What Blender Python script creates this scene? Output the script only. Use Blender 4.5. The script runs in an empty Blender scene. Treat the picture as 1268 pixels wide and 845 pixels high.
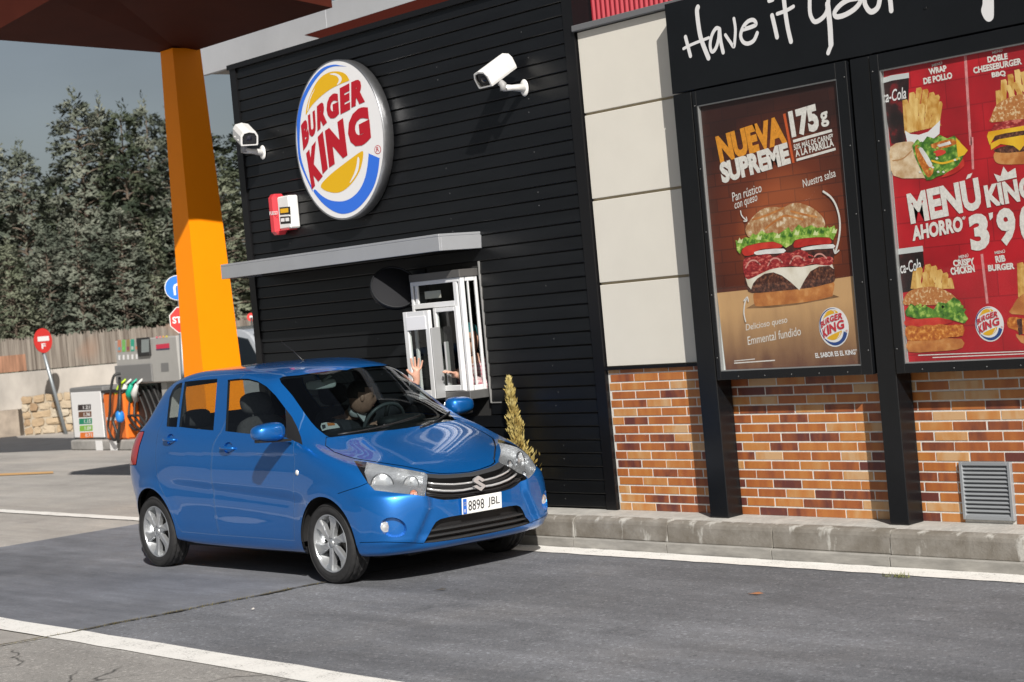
import bpy, bmesh, math, random
import numpy as np
from mathutils import Vector, Matrix, Quaternion
from mathutils.bvhtree import BVHTree
from mathutils.geometry import tessellate_polygon

# ------------------------------------------------------------------ scene, camera, world, sun
S = bpy.context.scene
COL = S.collection
random.seed(7)
RNG = np.random.RandomState(7)

# camera measured from the photograph (metres; x along the wall, y towards it, z up)
FPX, YAW, PITCH, ROLL = 2369.46856, 0.880302159, -0.0197683214, -0.0911929418
CAM = Vector((10.9887573, -7.28423050, 1.81624739))
PW, PH = 1268.0, 845.0
_f = Vector((-math.sin(YAW)*math.cos(PITCH), math.cos(YAW)*math.cos(PITCH), math.sin(PITCH)))
_r0 = Vector((math.cos(YAW), math.sin(YAW), 0.0)); _u0 = _r0.cross(_f)
_r = math.cos(ROLL)*_r0 + math.sin(ROLL)*_u0
_u = -math.sin(ROLL)*_r0 + math.cos(ROLL)*_u0
cd = bpy.data.cameras.new('camera'); co = bpy.data.objects.new('camera', cd); COL.objects.link(co)
cd.sensor_width = 36.0; cd.lens = FPX/PW*36.0; cd.clip_start = 0.1; cd.clip_end = 3000
cd.dof.use_dof = True; cd.dof.focus_distance = 13.0; cd.dof.aperture_fstop = 4.5
mw = Matrix.Identity(4)
for i in range(3):
    mw[i][0] = _r[i]; mw[i][1] = _u[i]; mw[i][2] = -_f[i]; mw[i][3] = CAM[i]
co.matrix_world = mw
S.camera = co

SUN = Vector((1.75, -1.0, 1.40)).normalized()
EL = math.asin(SUN.z); AZ = math.atan2(SUN.x, SUN.y)
W = bpy.data.worlds.new('World'); S.world = W; W.use_nodes = True
wn = W.node_tree; wn.nodes.clear()
bg = wn.nodes.new('ShaderNodeBackground'); wo = wn.nodes.new('ShaderNodeOutputWorld')
sky = wn.nodes.new('ShaderNodeTexSky'); sky.sky_type = 'NISHITA'; sky.sun_disc = False
sky.sun_elevation = EL; sky.sun_rotation = AZ; sky.air_density = 1.0; sky.dust_density = 2.2; sky.ozone_density = 1.0
hsv = wn.nodes.new('ShaderNodeHueSaturation'); hsv.inputs['Saturation'].default_value = 0.62; hsv.inputs['Value'].default_value = 0.60
wn.links.new(sky.outputs[0], hsv.inputs['Color'])
# thin high cloud: the same all over the sky
wtc = wn.nodes.new('ShaderNodeTexCoord'); wnz = wn.nodes.new('ShaderNodeTexNoise'); wmp = wn.nodes.new('ShaderNodeMapping')
wmp.inputs['Scale'].default_value = (2.2, 2.2, 6.0); wnz.inputs['Scale'].default_value = 1.6; wnz.inputs['Detail'].default_value = 6
wrp = wn.nodes.new('ShaderNodeMapRange'); wrp.inputs[1].default_value = 0.35; wrp.inputs[2].default_value = 0.75
wrp.inputs[3].default_value = 0.86; wrp.inputs[4].default_value = 1.12
wmx = wn.nodes.new('ShaderNodeVectorMath'); wmx.operation = 'SCALE'
wn.links.new(wtc.outputs['Generated'], wmp.inputs[0]); wn.links.new(wmp.outputs[0], wnz.inputs['Vector'])
wn.links.new(wnz.outputs[0], wrp.inputs[0]); wn.links.new(hsv.outputs[0], wmx.inputs[0]); wn.links.new(wrp.outputs[0], wmx.inputs['Scale'])
wn.links.new(wmx.outputs[0], bg.inputs[0]); wn.links.new(bg.outputs[0], wo.inputs[0])
bg.inputs[1].default_value = 0.052
sl = bpy.data.lights.new('sun', 'SUN'); so = bpy.data.objects.new('sun', sl); COL.objects.link(so)
sl.energy = 3.6; sl.angle = math.radians(0.5); sl.color = (1.0, 0.95, 0.88)
so.rotation_euler = (-SUN).to_track_quat('-Z', 'Y').to_euler(); so.location = (20, -12, 30)
S.view_settings.view_transform = 'Standard'; S.view_settings.look = 'None'
S.view_settings.exposure = 0.74; S.view_settings.gamma = 1.0
S.render.engine = 'CYCLES'
S.cycles.max_bounces = 8; S.cycles.transparent_max_bounces = 16

# ------------------------------------------------------------------ helpers
def ray(px, py):
    return _f + float((px-PW/2)/FPX)*_r - float((py-PH/2)/FPX)*_u
def at(px, py, Y):            # point of the photograph on the plane y = Y
    v = ray(px, py); return CAM + v*((Y-CAM.y)/v.y)
def atx(px, py, X):
    v = ray(px, py); return CAM + v*((X-CAM.x)/v.x)
def atz(px, py, Z=0.0):
    v = ray(px, py); return CAM + v*((Z-CAM.z)/v.z)
def Zm(ox, oy, s):            # reading of an enlarged detail -> photograph pixels
    return lambda a, b: (ox+a/s, oy+b/s)
def topix(P):
    q = Vector(P)-CAM; z = q.dot(_f)
    return (PW/2+FPX*q.dot(_r)/z, PH/2-FPX*q.dot(_u)/z)

MATS = {}
def mat(name, col, rough=0.5, metal=0.0, var=0.0, vs=6.0, bump=0.0, bs=60.0, coat=0.0, spec=0.5, var2=None, stretch=(1,1,1), bdist=0.004, detail=5):
    if name in MATS: return MATS[name]
    m = bpy.data.materials.new(name); m.use_nodes = True; MATS[name] = m
    nt = m.node_tree; b = nt.nodes['Principled BSDF']
    b.inputs['Base Color'].default_value = (*col, 1); b.inputs['Roughness'].default_value = rough
    b.inputs['Metallic'].default_value = metal; b.inputs['Coat Weight'].default_value = coat
    b.inputs['Coat Roughness'].default_value = 0.03; b.inputs['Specular IOR Level'].default_value = spec
    if var or bump:
        g = nt.nodes.new('ShaderNodeNewGeometry'); mp = nt.nodes.new('ShaderNodeMapping')
        mp.inputs['Scale'].default_value = stretch; nt.links.new(g.outputs['Position'], mp.inputs[0])
    if var:
        n = nt.nodes.new('ShaderNodeTexNoise'); n.inputs['Scale'].default_value = vs; n.inputs['Detail'].default_value = detail
        n.inputs['Roughness'].default_value = 0.65
        nt.links.new(mp.outputs[0], n.inputs['Vector'])
        r = nt.nodes.new('ShaderNodeValToRGB'); r.color_ramp.elements[0].position = 0.3; r.color_ramp.elements[1].position = 0.7
        c2 = var2 or tuple(min(1, c*(1+var)) for c in col); c1 = tuple(c*(1-var) for c in col)
        r.color_ramp.elements[0].color = (*c1, 1); r.color_ramp.elements[1].color = (*c2, 1)
        nt.links.new(n.outputs[0], r.inputs[0]); nt.links.new(r.outputs[0], b.inputs['Base Color'])
    if bump:
        n2 = nt.nodes.new('ShaderNodeTexNoise'); n2.inputs['Scale'].default_value = bs; n2.inputs['Detail'].default_value = 4
        nt.links.new(mp.outputs[0], n2.inputs['Vector'])
        bp = nt.nodes.new('ShaderNodeBump'); bp.inputs['Strength'].default_value = bump; bp.inputs['Distance'].default_value = bdist
        nt.links.new(n2.outputs[0], bp.inputs['Height']); nt.links.new(bp.outputs[0], b.inputs['Normal'])
    return m
def glass_mat(name, tint=(0.8, 0.85, 0.85), refl=1.45, rough=0.0, mix=0.0, body=(0.02, 0.02, 0.02)):
    if name in MATS: return MATS[name]
    m = bpy.data.materials.new(name); m.use_nodes = True; MATS[name] = m
    nt = m.node_tree; nt.nodes.clear()
    o = nt.nodes.new('ShaderNodeOutputMaterial'); t = nt.nodes.new('ShaderNodeBsdfTransparent'); t.inputs[0].default_value = (*tint, 1)
    g = nt.nodes.new('ShaderNodeBsdfGlossy'); g.inputs['Roughness'].default_value = rough
    fr = nt.nodes.new('ShaderNodeFresnel'); gb = nt.nodes.new('ShaderNodeNewGeometry'); im = nt.nodes.new('ShaderNodeMapRange')   # thin sheet: same mirror strength from both sides
    im.inputs[3].default_value = refl; im.inputs[4].default_value = 1/refl; nt.links.new(gb.outputs['Backfacing'], im.inputs[0]); nt.links.new(im.outputs[0], fr.inputs[0])
    mx = nt.nodes.new('ShaderNodeMixShader')
    src = t
    if mix:
        d = nt.nodes.new('ShaderNodeBsdfDiffuse'); d.inputs[0].default_value = (*body, 1)
        m0 = nt.nodes.new('ShaderNodeMixShader'); m0.inputs[0].default_value = mix
        nt.links.new(t.outputs[0], m0.inputs[1]); nt.links.new(d.outputs[0], m0.inputs[2]); src = m0
    nt.links.new(fr.outputs[0], mx.inputs[0]); nt.links.new(src.outputs[0], mx.inputs[1]); nt.links.new(g.outputs[0], mx.inputs[2])
    nt.links.new(mx.outputs[0], o.inputs[0])
    return m

def node_mat(name):
    m = bpy.data.materials.new(name); m.use_nodes = True; MATS[name] = m
    nt = m.node_tree; return m, nt, nt.nodes, nt.links, nt.nodes['Principled BSDF']

def tag(o, label=None, cat=None, group=None, kind=None):
    if label: o['label'] = label
    if cat: o['category'] = cat
    if group: o['group'] = group
    if kind: o['kind'] = kind
    return o
WORLD = {}
def empty(name, loc, label=None, cat=None, group=None):
    o = bpy.data.objects.new(name, None); COL.objects.link(o); o.location = loc; o.empty_display_size = 0.2
    WORLD[o] = Matrix.Translation(Vector(loc)); tag(o, label, cat, group); return o
def link(name, me, parent=None, loc=None):
    o = bpy.data.objects.new(name, me); COL.objects.link(o)
    WORLD[o] = Matrix.Translation(Vector(loc)) if loc is not None else Matrix.Identity(4)
    if loc is not None: o.location = loc
    if parent is not None:
        o.parent = parent; o.matrix_parent_inverse = WORLD[parent].inverted()
    return o

class MB:
    def __init__(s): s.v = []; s.f = []; s.m = []; s.sm = []; s.mi = 0; s.smooth = False
    def add(s, vs, fs, mi=None, smooth=None):
        o = len(s.v); s.v += [tuple(v) for v in vs]
        for f in fs:
            s.f.append(tuple(i+o for i in f)); s.m.append(s.mi if mi is None else mi); s.sm.append(s.smooth if smooth is None else smooth)
        return s
    def box(s, x0, x1, y0, y1, z0, z1, mi=None, M=None):
        vs = [Vector((x, y, z)) for x in (x0, x1) for y in (y0, y1) for z in (z0, z1)]
        if M is not None: vs = [M @ v for v in vs]
        return s.add(vs, [(0,1,3,2),(4,6,7,5),(0,4,5,1),(2,3,7,6),(0,2,6,4),(1,5,7,3)], mi)
    def bbox(s, x0, x1, y0, y1, z0, z1, b=0.006, mi=None, M=None):    # bevelled box
        vs = []; 
        for sx, X in ((1, x0), (-1, x1)):
            for sy, Y in ((1, y0), (-1, y1)):
                for sz, Zv in ((1, z0), (-1, z1)):
                    vs += [Vector((X+sx*b, Y+sy*b, Zv)), Vector((X+sx*b, Y, Zv+sz*b)), Vector((X, Y+sy*b, Zv+sz*b))]
        if M is not None: vs = [M @ v for v in vs]
        I = lambda i, j, k, a: (i*4+j*2+k)*3+a    # a 0:z-face 1:y-face 2:x-face
        fs = []
        for i in (0, 1): fs.append((I(i,0,0,2), I(i,0,1,2), I(i,1,1,2), I(i,1,0,2)))
        for j in (0, 1): fs.append((I(0,j,0,1), I(1,j,0,1), I(1,j,1,1), I(0,j,1,1)))
        for k in (0, 1): fs.append((I(0,0,k,0), I(0,1,k,0), I(1,1,k,0), I(1,0,k,0)))
        for i in (0, 1):
            for j in (0, 1): fs.append((I(i,j,0,1), I(i,j,0,2), I(i,j,1,2), I(i,j,1,1)))
            for k in (0, 1): fs.append((I(i,0,k,0), I(i,0,k,2), I(i,1,k,2), I(i,1,k,0)))
        for j in (0, 1):
            for k in (0, 1): fs.append((I(0,j,k,0), I(0,j,k,1), I(1,j,k,1), I(1,j,k,0)))
        for i in (0, 1):
            for j in (0, 1):
                for k in (0, 1): fs.append((I(i,j,k,0), I(i,j,k,1), I(i,j,k,2)))
        return s.add(vs, fs, mi)
    def tube(s, pts, r, n=8, mi=None, cap=True, smooth=True):
        pts = [Vector(p) for p in pts]; k = len(pts)
        rs = [float(q) for q in r] if isinstance(r, (list, tuple)) else [float(r)]*k
        vs = []; up = None
        for i, p in enumerate(pts):
            t = (pts[min(i+1, k-1)]-pts[max(i-1, 0)]).normalized()
            if up is None:
                a = Vector((0, 0, 1)) if abs(t.z) < 0.9 else Vector((1, 0, 0)); up = t.cross(a).normalized()
            up = (up - t*up.dot(t)).normalized(); w = t.cross(up)
            for j in range(n):
                a = 2*math.pi*j/n; vs.append(p + rs[i]*(math.cos(a)*up+math.sin(a)*w))
        fs = [(i*n+j, i*n+(j+1) % n, (i+1)*n+(j+1) % n, (i+1)*n+j) for i in range(k-1) for j in range(n)]
        if cap: fs += [tuple(range(n))[::-1], tuple((k-1)*n+j for j in range(n))]
        return s.add(vs, fs, mi, smooth)
    def lathe(s, prof, n=24, M=None, mi=None, smooth=True, closed=False, caps=False):   # prof (r, h) about local z
        vs = []; k = len(prof)
        for r, h in prof:
            for j in range(n):
                a = 2*math.pi*j/n; v = Vector((r*math.cos(a), r*math.sin(a), h)); vs.append(M @ v if M is not None else v)
        rng = range(k) if closed else range(k-1)
        fs = [(i*n+j, i*n+(j+1) % n, ((i+1) % k)*n+(j+1) % n, ((i+1) % k)*n+j) for i in rng for j in range(n)]
        if caps: fs += [tuple(range(n))[::-1], tuple((k-1)*n+j for j in range(n))]
        return s.add(vs, fs, mi, smooth)
    def prism(s, poly, d, mi=None, smooth=False):     # poly: list of 3D points, extruded by vector d
        poly = [Vector(p) for p in poly]; d = Vector(d); n = len(poly)
        tri = tessellate_polygon([poly])
        fs = [tuple(t) for t in tri] + [tuple(n+i for i in reversed(t)) for t in tri]
        fs += [(i, (i+1) % n, n+(i+1) % n, n+i) for i in range(n)]
        return s.add(poly+[p+d for p in poly], fs, mi, smooth)
    def mesh(s, name, mats, fix=True):
        me = bpy.data.meshes.new(name); me.from_pydata(s.v, [], s.f)
        for m in (mats if isinstance(mats, (list, tuple)) else [mats]): me.materials.append(m)
        me.polygons.foreach_set('material_index', s.m); me.polygons.foreach_set('use_smooth', s.sm)
        if fix:
            bm = bmesh.new(); bm.from_mesh(me); bmesh.ops.recalc_face_normals(bm, faces=bm.faces); bm.to_mesh(me); bm.free()
        me.update(); return me
    def build(s, name, mats, parent=None, loc=None, fix=True):
        me = s.mesh(name, mats, fix)
        if loc is not None:
            me.transform(Matrix.Translation(-Vector(loc)))
        return link(name, me, parent, loc)

def crv(pts, n=6, closed=True):       # Catmull-Rom through 2D or 3D points
    P = [Vector((*p, 0)) if len(p) == 2 else Vector(p) for p in pts]; k = len(P); out = []
    for i in range(k if closed else k-1):
        g = lambda j: P[j % k] if closed else P[max(0, min(k-1, j))]
        a, b, c, d = g(i-1), g(i), g(i+1), g(i+2)
        for q in range(n):
            t = q/n
            out.append(0.5*((2*b)+(c-a)*t+(2*a-5*b+4*c-d)*t*t+(3*b-a-3*c+d)*t**3))
    if not closed: out.append(P[-1])
    return [tuple(v[:2]) if len(pts[0]) == 2 else v for v in out]

_tc = {}
def text2d(s, bold=0.0, shear=0.0):   # flat lettering: vertices scaled to a unit box, triangles
    key = (s, bold, shear)
    if key in _tc: return _tc[key]
    c = bpy.data.curves.new('t', 'FONT'); c.body = s; c.offset = bold; c.shear = shear; c.resolution_u = 3; c.dimensions = '2D'; c.fill_mode = 'FRONT'
    o = bpy.data.objects.new('t', c); COL.objects.link(o); bpy.context.view_layer.update()
    me = o.to_mesh(); me.calc_loop_triangles()
    v = np.array([(a.co.x, a.co.y) for a in me.vertices]); t = [tuple(q.vertices) for q in me.loop_triangles]
    o.to_mesh_clear(); bpy.data.objects.remove(o); bpy.data.curves.remove(c)
    mn = v.min(0); mx = v.max(0); v = (v-mn)/(mx-mn)
    _tc[key] = (v, t); return v, t

class Print:                           # flat printing on the plane y = Y, in layers 0.8 mm apart
    def __init__(s, Y, step=0.0008): s.Y = Y; s.mb = MB(); s.mats = []; s.step = step
    def mi(s, m):
        if m not in s.mats: s.mats.append(m)
        return s.mats.index(m)
    def xz(s, p): v = at(p[0], p[1], s.Y); return (v.x, v.z)
    def put(s, P, tris, lay, m):
        y = s.Y - s.step*lay
        s.mb.add([(x, y, z) for x, z in P], tris, s.mi(m))
    def poly(s, pts, lay, m, zm=None, smooth=0, world=False):
        if smooth: pts = crv(pts, smooth)
        P = pts if world else [s.xz(zm(*q) if zm else q) for q in pts]
        tri = tessellate_polygon([[Vector((x, z, 0)) for x, z in P]])
        s.put(P, [tuple(t) for t in tri], lay, m); return P
    def text(s, txt, bl, br, tl, lay, m, zm=None, bold=0.03, shear=0.0, world=False):
        v, t = text2d(txt, bold, shear)
        q = [bl, br, tl]
        if not world: q = [s.xz(zm(*a) if zm else a) for a in q]
        B, R, T = [np.array(a) for a in q]
        P = [tuple(B+(R-B)*a+(T-B)*b) for a, b in v]
        s.put(P, t, lay, m)
    def stroke(s, pts, w, lay, m, zm=None, smooth=5, taper=None):
        if smooth and len(pts) > 2: pts = crv(pts, smooth, closed=False)
        P = [np.array(s.xz(zm(*q) if zm else q)) for q in pts]; n = len(P); L = []; R = []
        for i in range(n):
            t = P[min(i+1, n-1)]-P[max(i-1, 0)]; t = t/(np.linalg.norm(t)+1e-9); nn = np.array((-t[1], t[0]))
            ww = w/2*(taper[0]+(taper[1]-taper[0])*i/(n-1) if taper else 1)
            L.append(P[i]+nn*ww); R.append(P[i]-nn*ww)
        vs = L+R; fs = [(i, i+1, n+i+1, n+i) for i in range(n-1)]
        s.put([tuple(a) for a in vs], fs, lay, m)
        for e, d in ((0, 1), (n-1, -1)):           # round ends
            c = P[e]; r = np.linalg.norm(L[e]-R[e])/2
            cv = [tuple(c+r*np.array((math.cos(a), math.sin(a)))) for a in np.linspace(0, 2*math.pi, 11)[:-1]]
            s.put(cv, [tuple(range(10))], lay+0.1, m)
    def build(s, name, parent): return s.mb.build(name, s.mats, parent, fix=False)
# ------------------------------------------------------------------ ground
def asphalt(name, c, speck, crack=0.0, rough=.85, big=.25, tint=(1,1,1)):
    m, nt, N, L, B = node_mat(name)
    g = N.new('ShaderNodeNewGeometry')
    def noise(sc, det, out=0, st=(1,1,1)):
        mp = N.new('ShaderNodeMapping'); mp.inputs['Scale'].default_value = st; L.new(g.outputs['Position'], mp.inputs[0])
        n = N.new('ShaderNodeTexNoise'); n.inputs['Scale'].default_value = sc; n.inputs['Detail'].default_value = det; n.inputs['Roughness'].default_value = .7
        L.new(mp.outputs[0], n.inputs['Vector']); return n.outputs[0]
    def rng(s, a, b, lo, hi):
        r = N.new('ShaderNodeMapRange'); r.inputs[1].default_value = a; r.inputs[2].default_value = b; r.inputs[3].default_value = lo; r.inputs[4].default_value = hi; L.new(s, r.inputs[0]); return r.outputs[0]
    def mul(a, b):
        q = N.new('ShaderNodeMath'); q.operation = 'MULTIPLY'; L.new(a, q.inputs[0]); L.new(b, q.inputs[1]); return q.outputs[0]
    f = rng(noise(1.1, 5, st=(.35,1,1)), .3, .7, 1-big, 1+big)
    f = mul(f, rng(noise(.35, 3), .3, .7, 1-big*.8, 1+big*.8))
    f = mul(f, rng(noise(6, 6, st=(.3,1,1)), .25, .75, 1-big*.5, 1+big*.5))
    f = mul(f, rng(noise(2.2, 4, st=(.06,1.5,1)), .35, .7, 1-big*.55, 1+big*.45))
    f = mul(f, rng(noise(.9, 6), .60, .74, 1.0, 1-big*1.5))
    fine = noise(150, 3); f = mul(f, rng(fine, .3, .72, 1-speck, 1+speck))
    vo = N.new('ShaderNodeTexVoronoi'); vo.inputs['Scale'].default_value = 62; L.new(g.outputs['Position'], vo.inputs['Vector'])
    sp = N.new('ShaderNodeSeparateColor'); L.new(vo.outputs['Color'], sp.inputs[0]); f = mul(f, rng(sp.outputs[0], .86, 1.0, 1.0, 1+speck*1.5)); f = mul(f, rng(sp.outputs[1], 0, .10, 1-speck*.9, 1.0))
    if crack:
        wp = N.new('ShaderNodeTexNoise'); wp.inputs['Scale'].default_value = 3.0; L.new(g.outputs['Position'], wp.inputs['Vector'])
        va = N.new('ShaderNodeVectorMath'); va.operation = 'MULTIPLY_ADD'; va.inputs[1].default_value = (.35,.35,0); L.new(wp.outputs['Color'], va.inputs[0]); L.new(g.outputs['Position'], va.inputs[2])
        v2 = N.new('ShaderNodeTexVoronoi'); v2.feature = 'DISTANCE_TO_EDGE'; v2.inputs['Scale'].default_value = 1.15; L.new(va.outputs[0], v2.inputs['Vector'])
        ck = rng(v2.outputs['Distance'], .0, .013, 1.0, 0.0); mk = rng(noise(.8, 2), .46, .56, 0, crack); ck = mul(ck, mk)
        q = N.new('ShaderNodeMath'); q.operation = 'SUBTRACT'; q.inputs[0].default_value = 1; L.new(ck, q.inputs[1]); f = mul(f, q.outputs[0])
    mx = N.new('ShaderNodeVectorMath'); mx.operation = 'SCALE'; mx.inputs[0].default_value = c; L.new(f, mx.inputs['Scale'])
    # faint brownish staining
    mc = N.new('ShaderNodeMix'); mc.data_type = 'RGBA'; mc.blend_type = 'MULTIPLY'; L.new(rng(noise(.7, 4), .5, .75, 0, .4), mc.inputs[0]); L.new(mx.outputs[0], mc.inputs[6]); mc.inputs[7].default_value = (1.0,.93,.84,1)
    L.new(mc.outputs[2], B.inputs['Base Color']); B.inputs['Roughness'].default_value = rough; B.inputs['Specular IOR Level'].default_value = .35
    bp = N.new('ShaderNodeBump'); bp.inputs['Strength'].default_value = .6; bp.inputs['Distance'].default_value = .0016; L.new(fine, bp.inputs['Height']); L.new(bp.outputs[0], B.inputs['Normal'])
    return m
def sheet(name, pts, z, m, kind='structure', parent=None):
    o = MB().add([(x, y, z) for x, y in pts], [tuple(range(len(pts)))]).build(name, m, parent, fix=False)
    if parent is None: tag(o, kind=kind)
    return o
M_lane = asphalt('lane_asphalt', (.145,.151,.166), .40, big=.26)
M_smooth = asphalt('smooth_asphalt', (.155,.163,.185), .14, big=.30)
M_old = asphalt('old_concrete_paving', (.355,.338,.318), .16, big=.16)
M_fore = asphalt('worn_asphalt', (.285,.275,.262), .36, crack=.8, big=.16)
ground = sheet('ground', [(-700,-700),(700,-700),(700,700),(-700,700)], 0, M_old)
sheet('lane_paving', [(-.12,-2.03),(14,-2.03),(14,1.80),(-.12,1.80),(-.09,.0)], .004, M_lane)
sheet('dark_paving', [(-5.55,-2.03),(-.12,-2.03),(-.09,.0),(-.12,1.80),(-5.80,1.80)], .004, M_smooth)
sheet('worn_paving', [(-.24,-7.5),(14,-7.5),(14,-2.03),(-.12,-2.03)], .004, M_fore)
sheet('far_road', [(-40,10.2),(-34,4.0),(-19.1,7.65),(-19.6,9.4),(-25.4,9.6),(-30,11.5)], .004, mat('far_asphalt', (.05,.052,.058), .9, var=.25, vs=2))
wp_m, nt, N, L, B = node_mat('worn_white_paint')
g_ = N.new('ShaderNodeNewGeometry'); n_ = N.new('ShaderNodeTexNoise'); n_.inputs['Scale'].default_value = 70; n_.inputs['Detail'].default_value = 6; n_.inputs['Roughness'].default_value = .75
n2_ = N.new('ShaderNodeTexNoise'); n2_.inputs['Scale'].default_value = 5; n2_.inputs['Detail'].default_value = 4
L.new(g_.outputs['Position'], n_.inputs['Vector']); L.new(g_.outputs['Position'], n2_.inputs['Vector'])
ad = N.new('ShaderNodeMath'); ad.operation = 'MULTIPLY_ADD'; ad.inputs[1].default_value = .45; L.new(n2_.outputs[0], ad.inputs[0]); L.new(n_.outputs[0], ad.inputs[2])
rp = N.new('ShaderNodeValToRGB'); rp.color_ramp.elements[0].position = .50; rp.color_ramp.elements[0].color = (.22,.215,.21,1); rp.color_ramp.elements[1].position = .64; rp.color_ramp.elements[1].color = (.72,.71,.68,1)
e_ = rp.color_ramp.elements.new(.80); e_.color = (.80,.79,.76,1)
L.new(ad.outputs[0], rp.inputs[0]); L.new(rp.outputs[0], B.inputs['Base Color']); B.inputs['Roughness'].default_value = .7
def wavy(x0, x1, y0, y1, z, n, am):          # painted line with slightly uneven edges
    xs = np.linspace(x0, x1, n); a = [(x, y0+RNG.uniform(-am, am), z) for x in xs]; b = [(x, y1+RNG.uniform(-am, am), z) for x in xs]
    return a+b, [(i, i+1, n+i+1, n+i) for i in range(n-1)]
for x0, x1, y0, y1 in ((-14,13,-2.065,-1.835),(-.2,9,1.555,1.775),(-15,-5.75,1.80,1.97)):
    v, f = wavy(x0, x1, y0, y1, .009, 90, .008); tag(MB().add(v, f).build('painted_line', wp_m, fix=False), kind='structure')
tag(MB().add([(*atz(-40,589)[:2],.009),(*atz(66,584.5)[:2],.009),(*atz(66,587)[:2],.009),(*atz(-40,591.5)[:2],.009)], [(0,1,2,3)]).build('painted_line', mat('orange_line', (.55,.33,.14), .8)), kind='structure')
# joint between the two pavings, with dry weeds in it
xs = np.linspace(-3.6, 1.0, 70); v = []
for y in xs: v.append((-.12+.10*max(0, -2-y)*-.6+.012*math.sin(9*y)+RNG.uniform(-.008,.008), y, .012))
w_ = [.004+.012*abs(RNG.randn()) for _ in xs]
vs = [(x-w, y, z) for (x, y, z), w in zip(v, w_)]+[(x+w, y, z) for (x, y, z), w in zip(v, w_)]
tag(MB().add(vs, [(i, i+1, 70+i+1, 70+i) for i in range(69)]).build('paving_joint', mat('joint_soil', (.055,.047,.03), .95, var=.5, vs=40)), kind='structure')
mb = MB()
for k in range(420):
    y = -RNG.beta(2, 2)*3.0+.1; x = -.12+.10*max(0, -2-y)*-.6+RNG.normal(0,.014); a = RNG.uniform(0, 6.28); h = RNG.uniform(.006,.022); l = RNG.uniform(.004,.018)
    mb.add([(x-.002, y, .006),(x+.002, y, .006),(x+l*math.cos(a), y+l*math.sin(a), .006+h)], [(0,1,2)])
tag(mb.build('dry_weeds', mat('dry_weed', (.30,.25,.07), .9, var=.4, vs=30), fix=False), kind='stuff')

# ------------------------------------------------------------------ kerb
kerb_m, nt, N, L, B = node_mat('kerb_concrete')
g_ = N.new('ShaderNodeNewGeometry')
def nz(sc, st, d=5):
    mp = N.new('ShaderNodeMapping'); mp.inputs['Scale'].default_value = st; L.new(g_.outputs['Position'], mp.inputs[0])
    n = N.new('ShaderNodeTexNoise'); n.inputs['Scale'].default_value = sc; n.inputs['Detail'].default_value = d; n.inputs['Roughness'].default_value = .65; L.new(mp.outputs[0], n.inputs['Vector']); return n.outputs[0]
r1 = N.new('ShaderNodeValToRGB'); r1.color_ramp.elements[0].position = .3; r1.color_ramp.elements[0].color = (.135,.118,.095,1); r1.color_ramp.elements[1].position = .72; r1.color_ramp.elements[1].color = (.27,.255,.23,1); L.new(nz(5, (1,1,1)), r1.inputs[0])
r2 = N.new('ShaderNodeMapRange'); r2.inputs[1].default_value = .60; r2.inputs[2].default_value = .70
xs_ = N.new('ShaderNodeSeparateXYZ'); L.new(g_.outputs['Position'], xs_.inputs[0])
def mth(op, a, b=None, c=None):
    q = N.new('ShaderNodeMath'); q.operation = op
    for i, v in enumerate((a, b, c)):
        if v is None: continue
        if isinstance(v, (int, float)): q.inputs[i].default_value = v
        else: L.new(v, q.inputs[i])
    return q.outputs[0]
JX0 = at(710, 645, 1.80).x
jd = mth('ABSOLUTE', mth('SUBTRACT', mth('FRACT', mth('ADD', mth('MULTIPLY', xs_.outputs[0], 1/.972), .5-JX0/.972+20)), .5))          # cement run over the joints
jm = mth('MULTIPLY', mth('SUBTRACT', 1.0, mth('MULTIPLY', jd, 22)), .13); jm = mth('MAXIMUM', jm, 0.0)
tp_ = mth('MAXIMUM', mth('MULTIPLY', mth('SUBTRACT', xs_.outputs[2], .195), 2.2), 0.0)
L.new(mth('ADD', mth('ADD', nz(9, (1,1,.35)), jm), tp_), r2.inputs[0])
mx = N.new('ShaderNodeMix'); mx.data_type = 'RGBA'; L.new(r2.outputs[0], mx.inputs[0]); L.new(r1.outputs[0], mx.inputs[6]); mx.inputs[7].default_value = (.43,.42,.39,1)
L.new(mx.outputs[2], B.inputs['Base Color']); B.inputs['Roughness'].default_value = .85
bp = N.new('ShaderNodeBump'); bp.inputs['Strength'].default_value = .5; bp.inputs['Distance'].default_value = .006; L.new(nz(60, (1,1,1)), bp.inputs['Height']); L.new(bp.outputs[0], B.inputs['Normal'])
cap_m = mat('cement_strip', (.40,.39,.365), .9, var=.20, vs=7, bump=.6, bs=30, bdist=.01)
gut_m = mat('gutter_concrete', (.27,.26,.24), .9, var=.30, vs=8, stretch=(.4,1,1.5), bump=.5, bs=40)
kb = MB(); kb.box(-4.6, 9, 1.812, 2.12, 0, .205); kerb = kb.build('kerb', mat('kerb_mortar', (.45,.44,.41), .95, var=.15, vs=20)); tag(kerb, kind='structure')
n = 60; xs = np.linspace(-4.6, 9, n)
vs = []
for x in xs:
    d = .006*math.sin(x*2.3)+.004*math.sin(x*7.1+1)
    vs += [(x, 1.852+d, .222), (x, 1.90+d, .236), (x, 2.0, .241), (x, 2.12, .246)]
MB().add(vs, [(i*4+j, i*4+j+1, (i+1)*4+j+1, (i+1)*4+j) for i in range(n-1) for j in range(3)], 0, True).build('cement_strip', cap_m, kerb, fix=False)
jx = at(710, 645, 1.80).x
prof = [(1.802,.078),(1.797,.088),(1.799,.19),(1.806,.212),(1.822,.226),(1.850,.232),(1.90,.230),(1.90,.078)]
prof2 = [(1.779,.0),(1.777,.070),(1.786,.078),(1.83,.081),(1.83,.0)]
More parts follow.
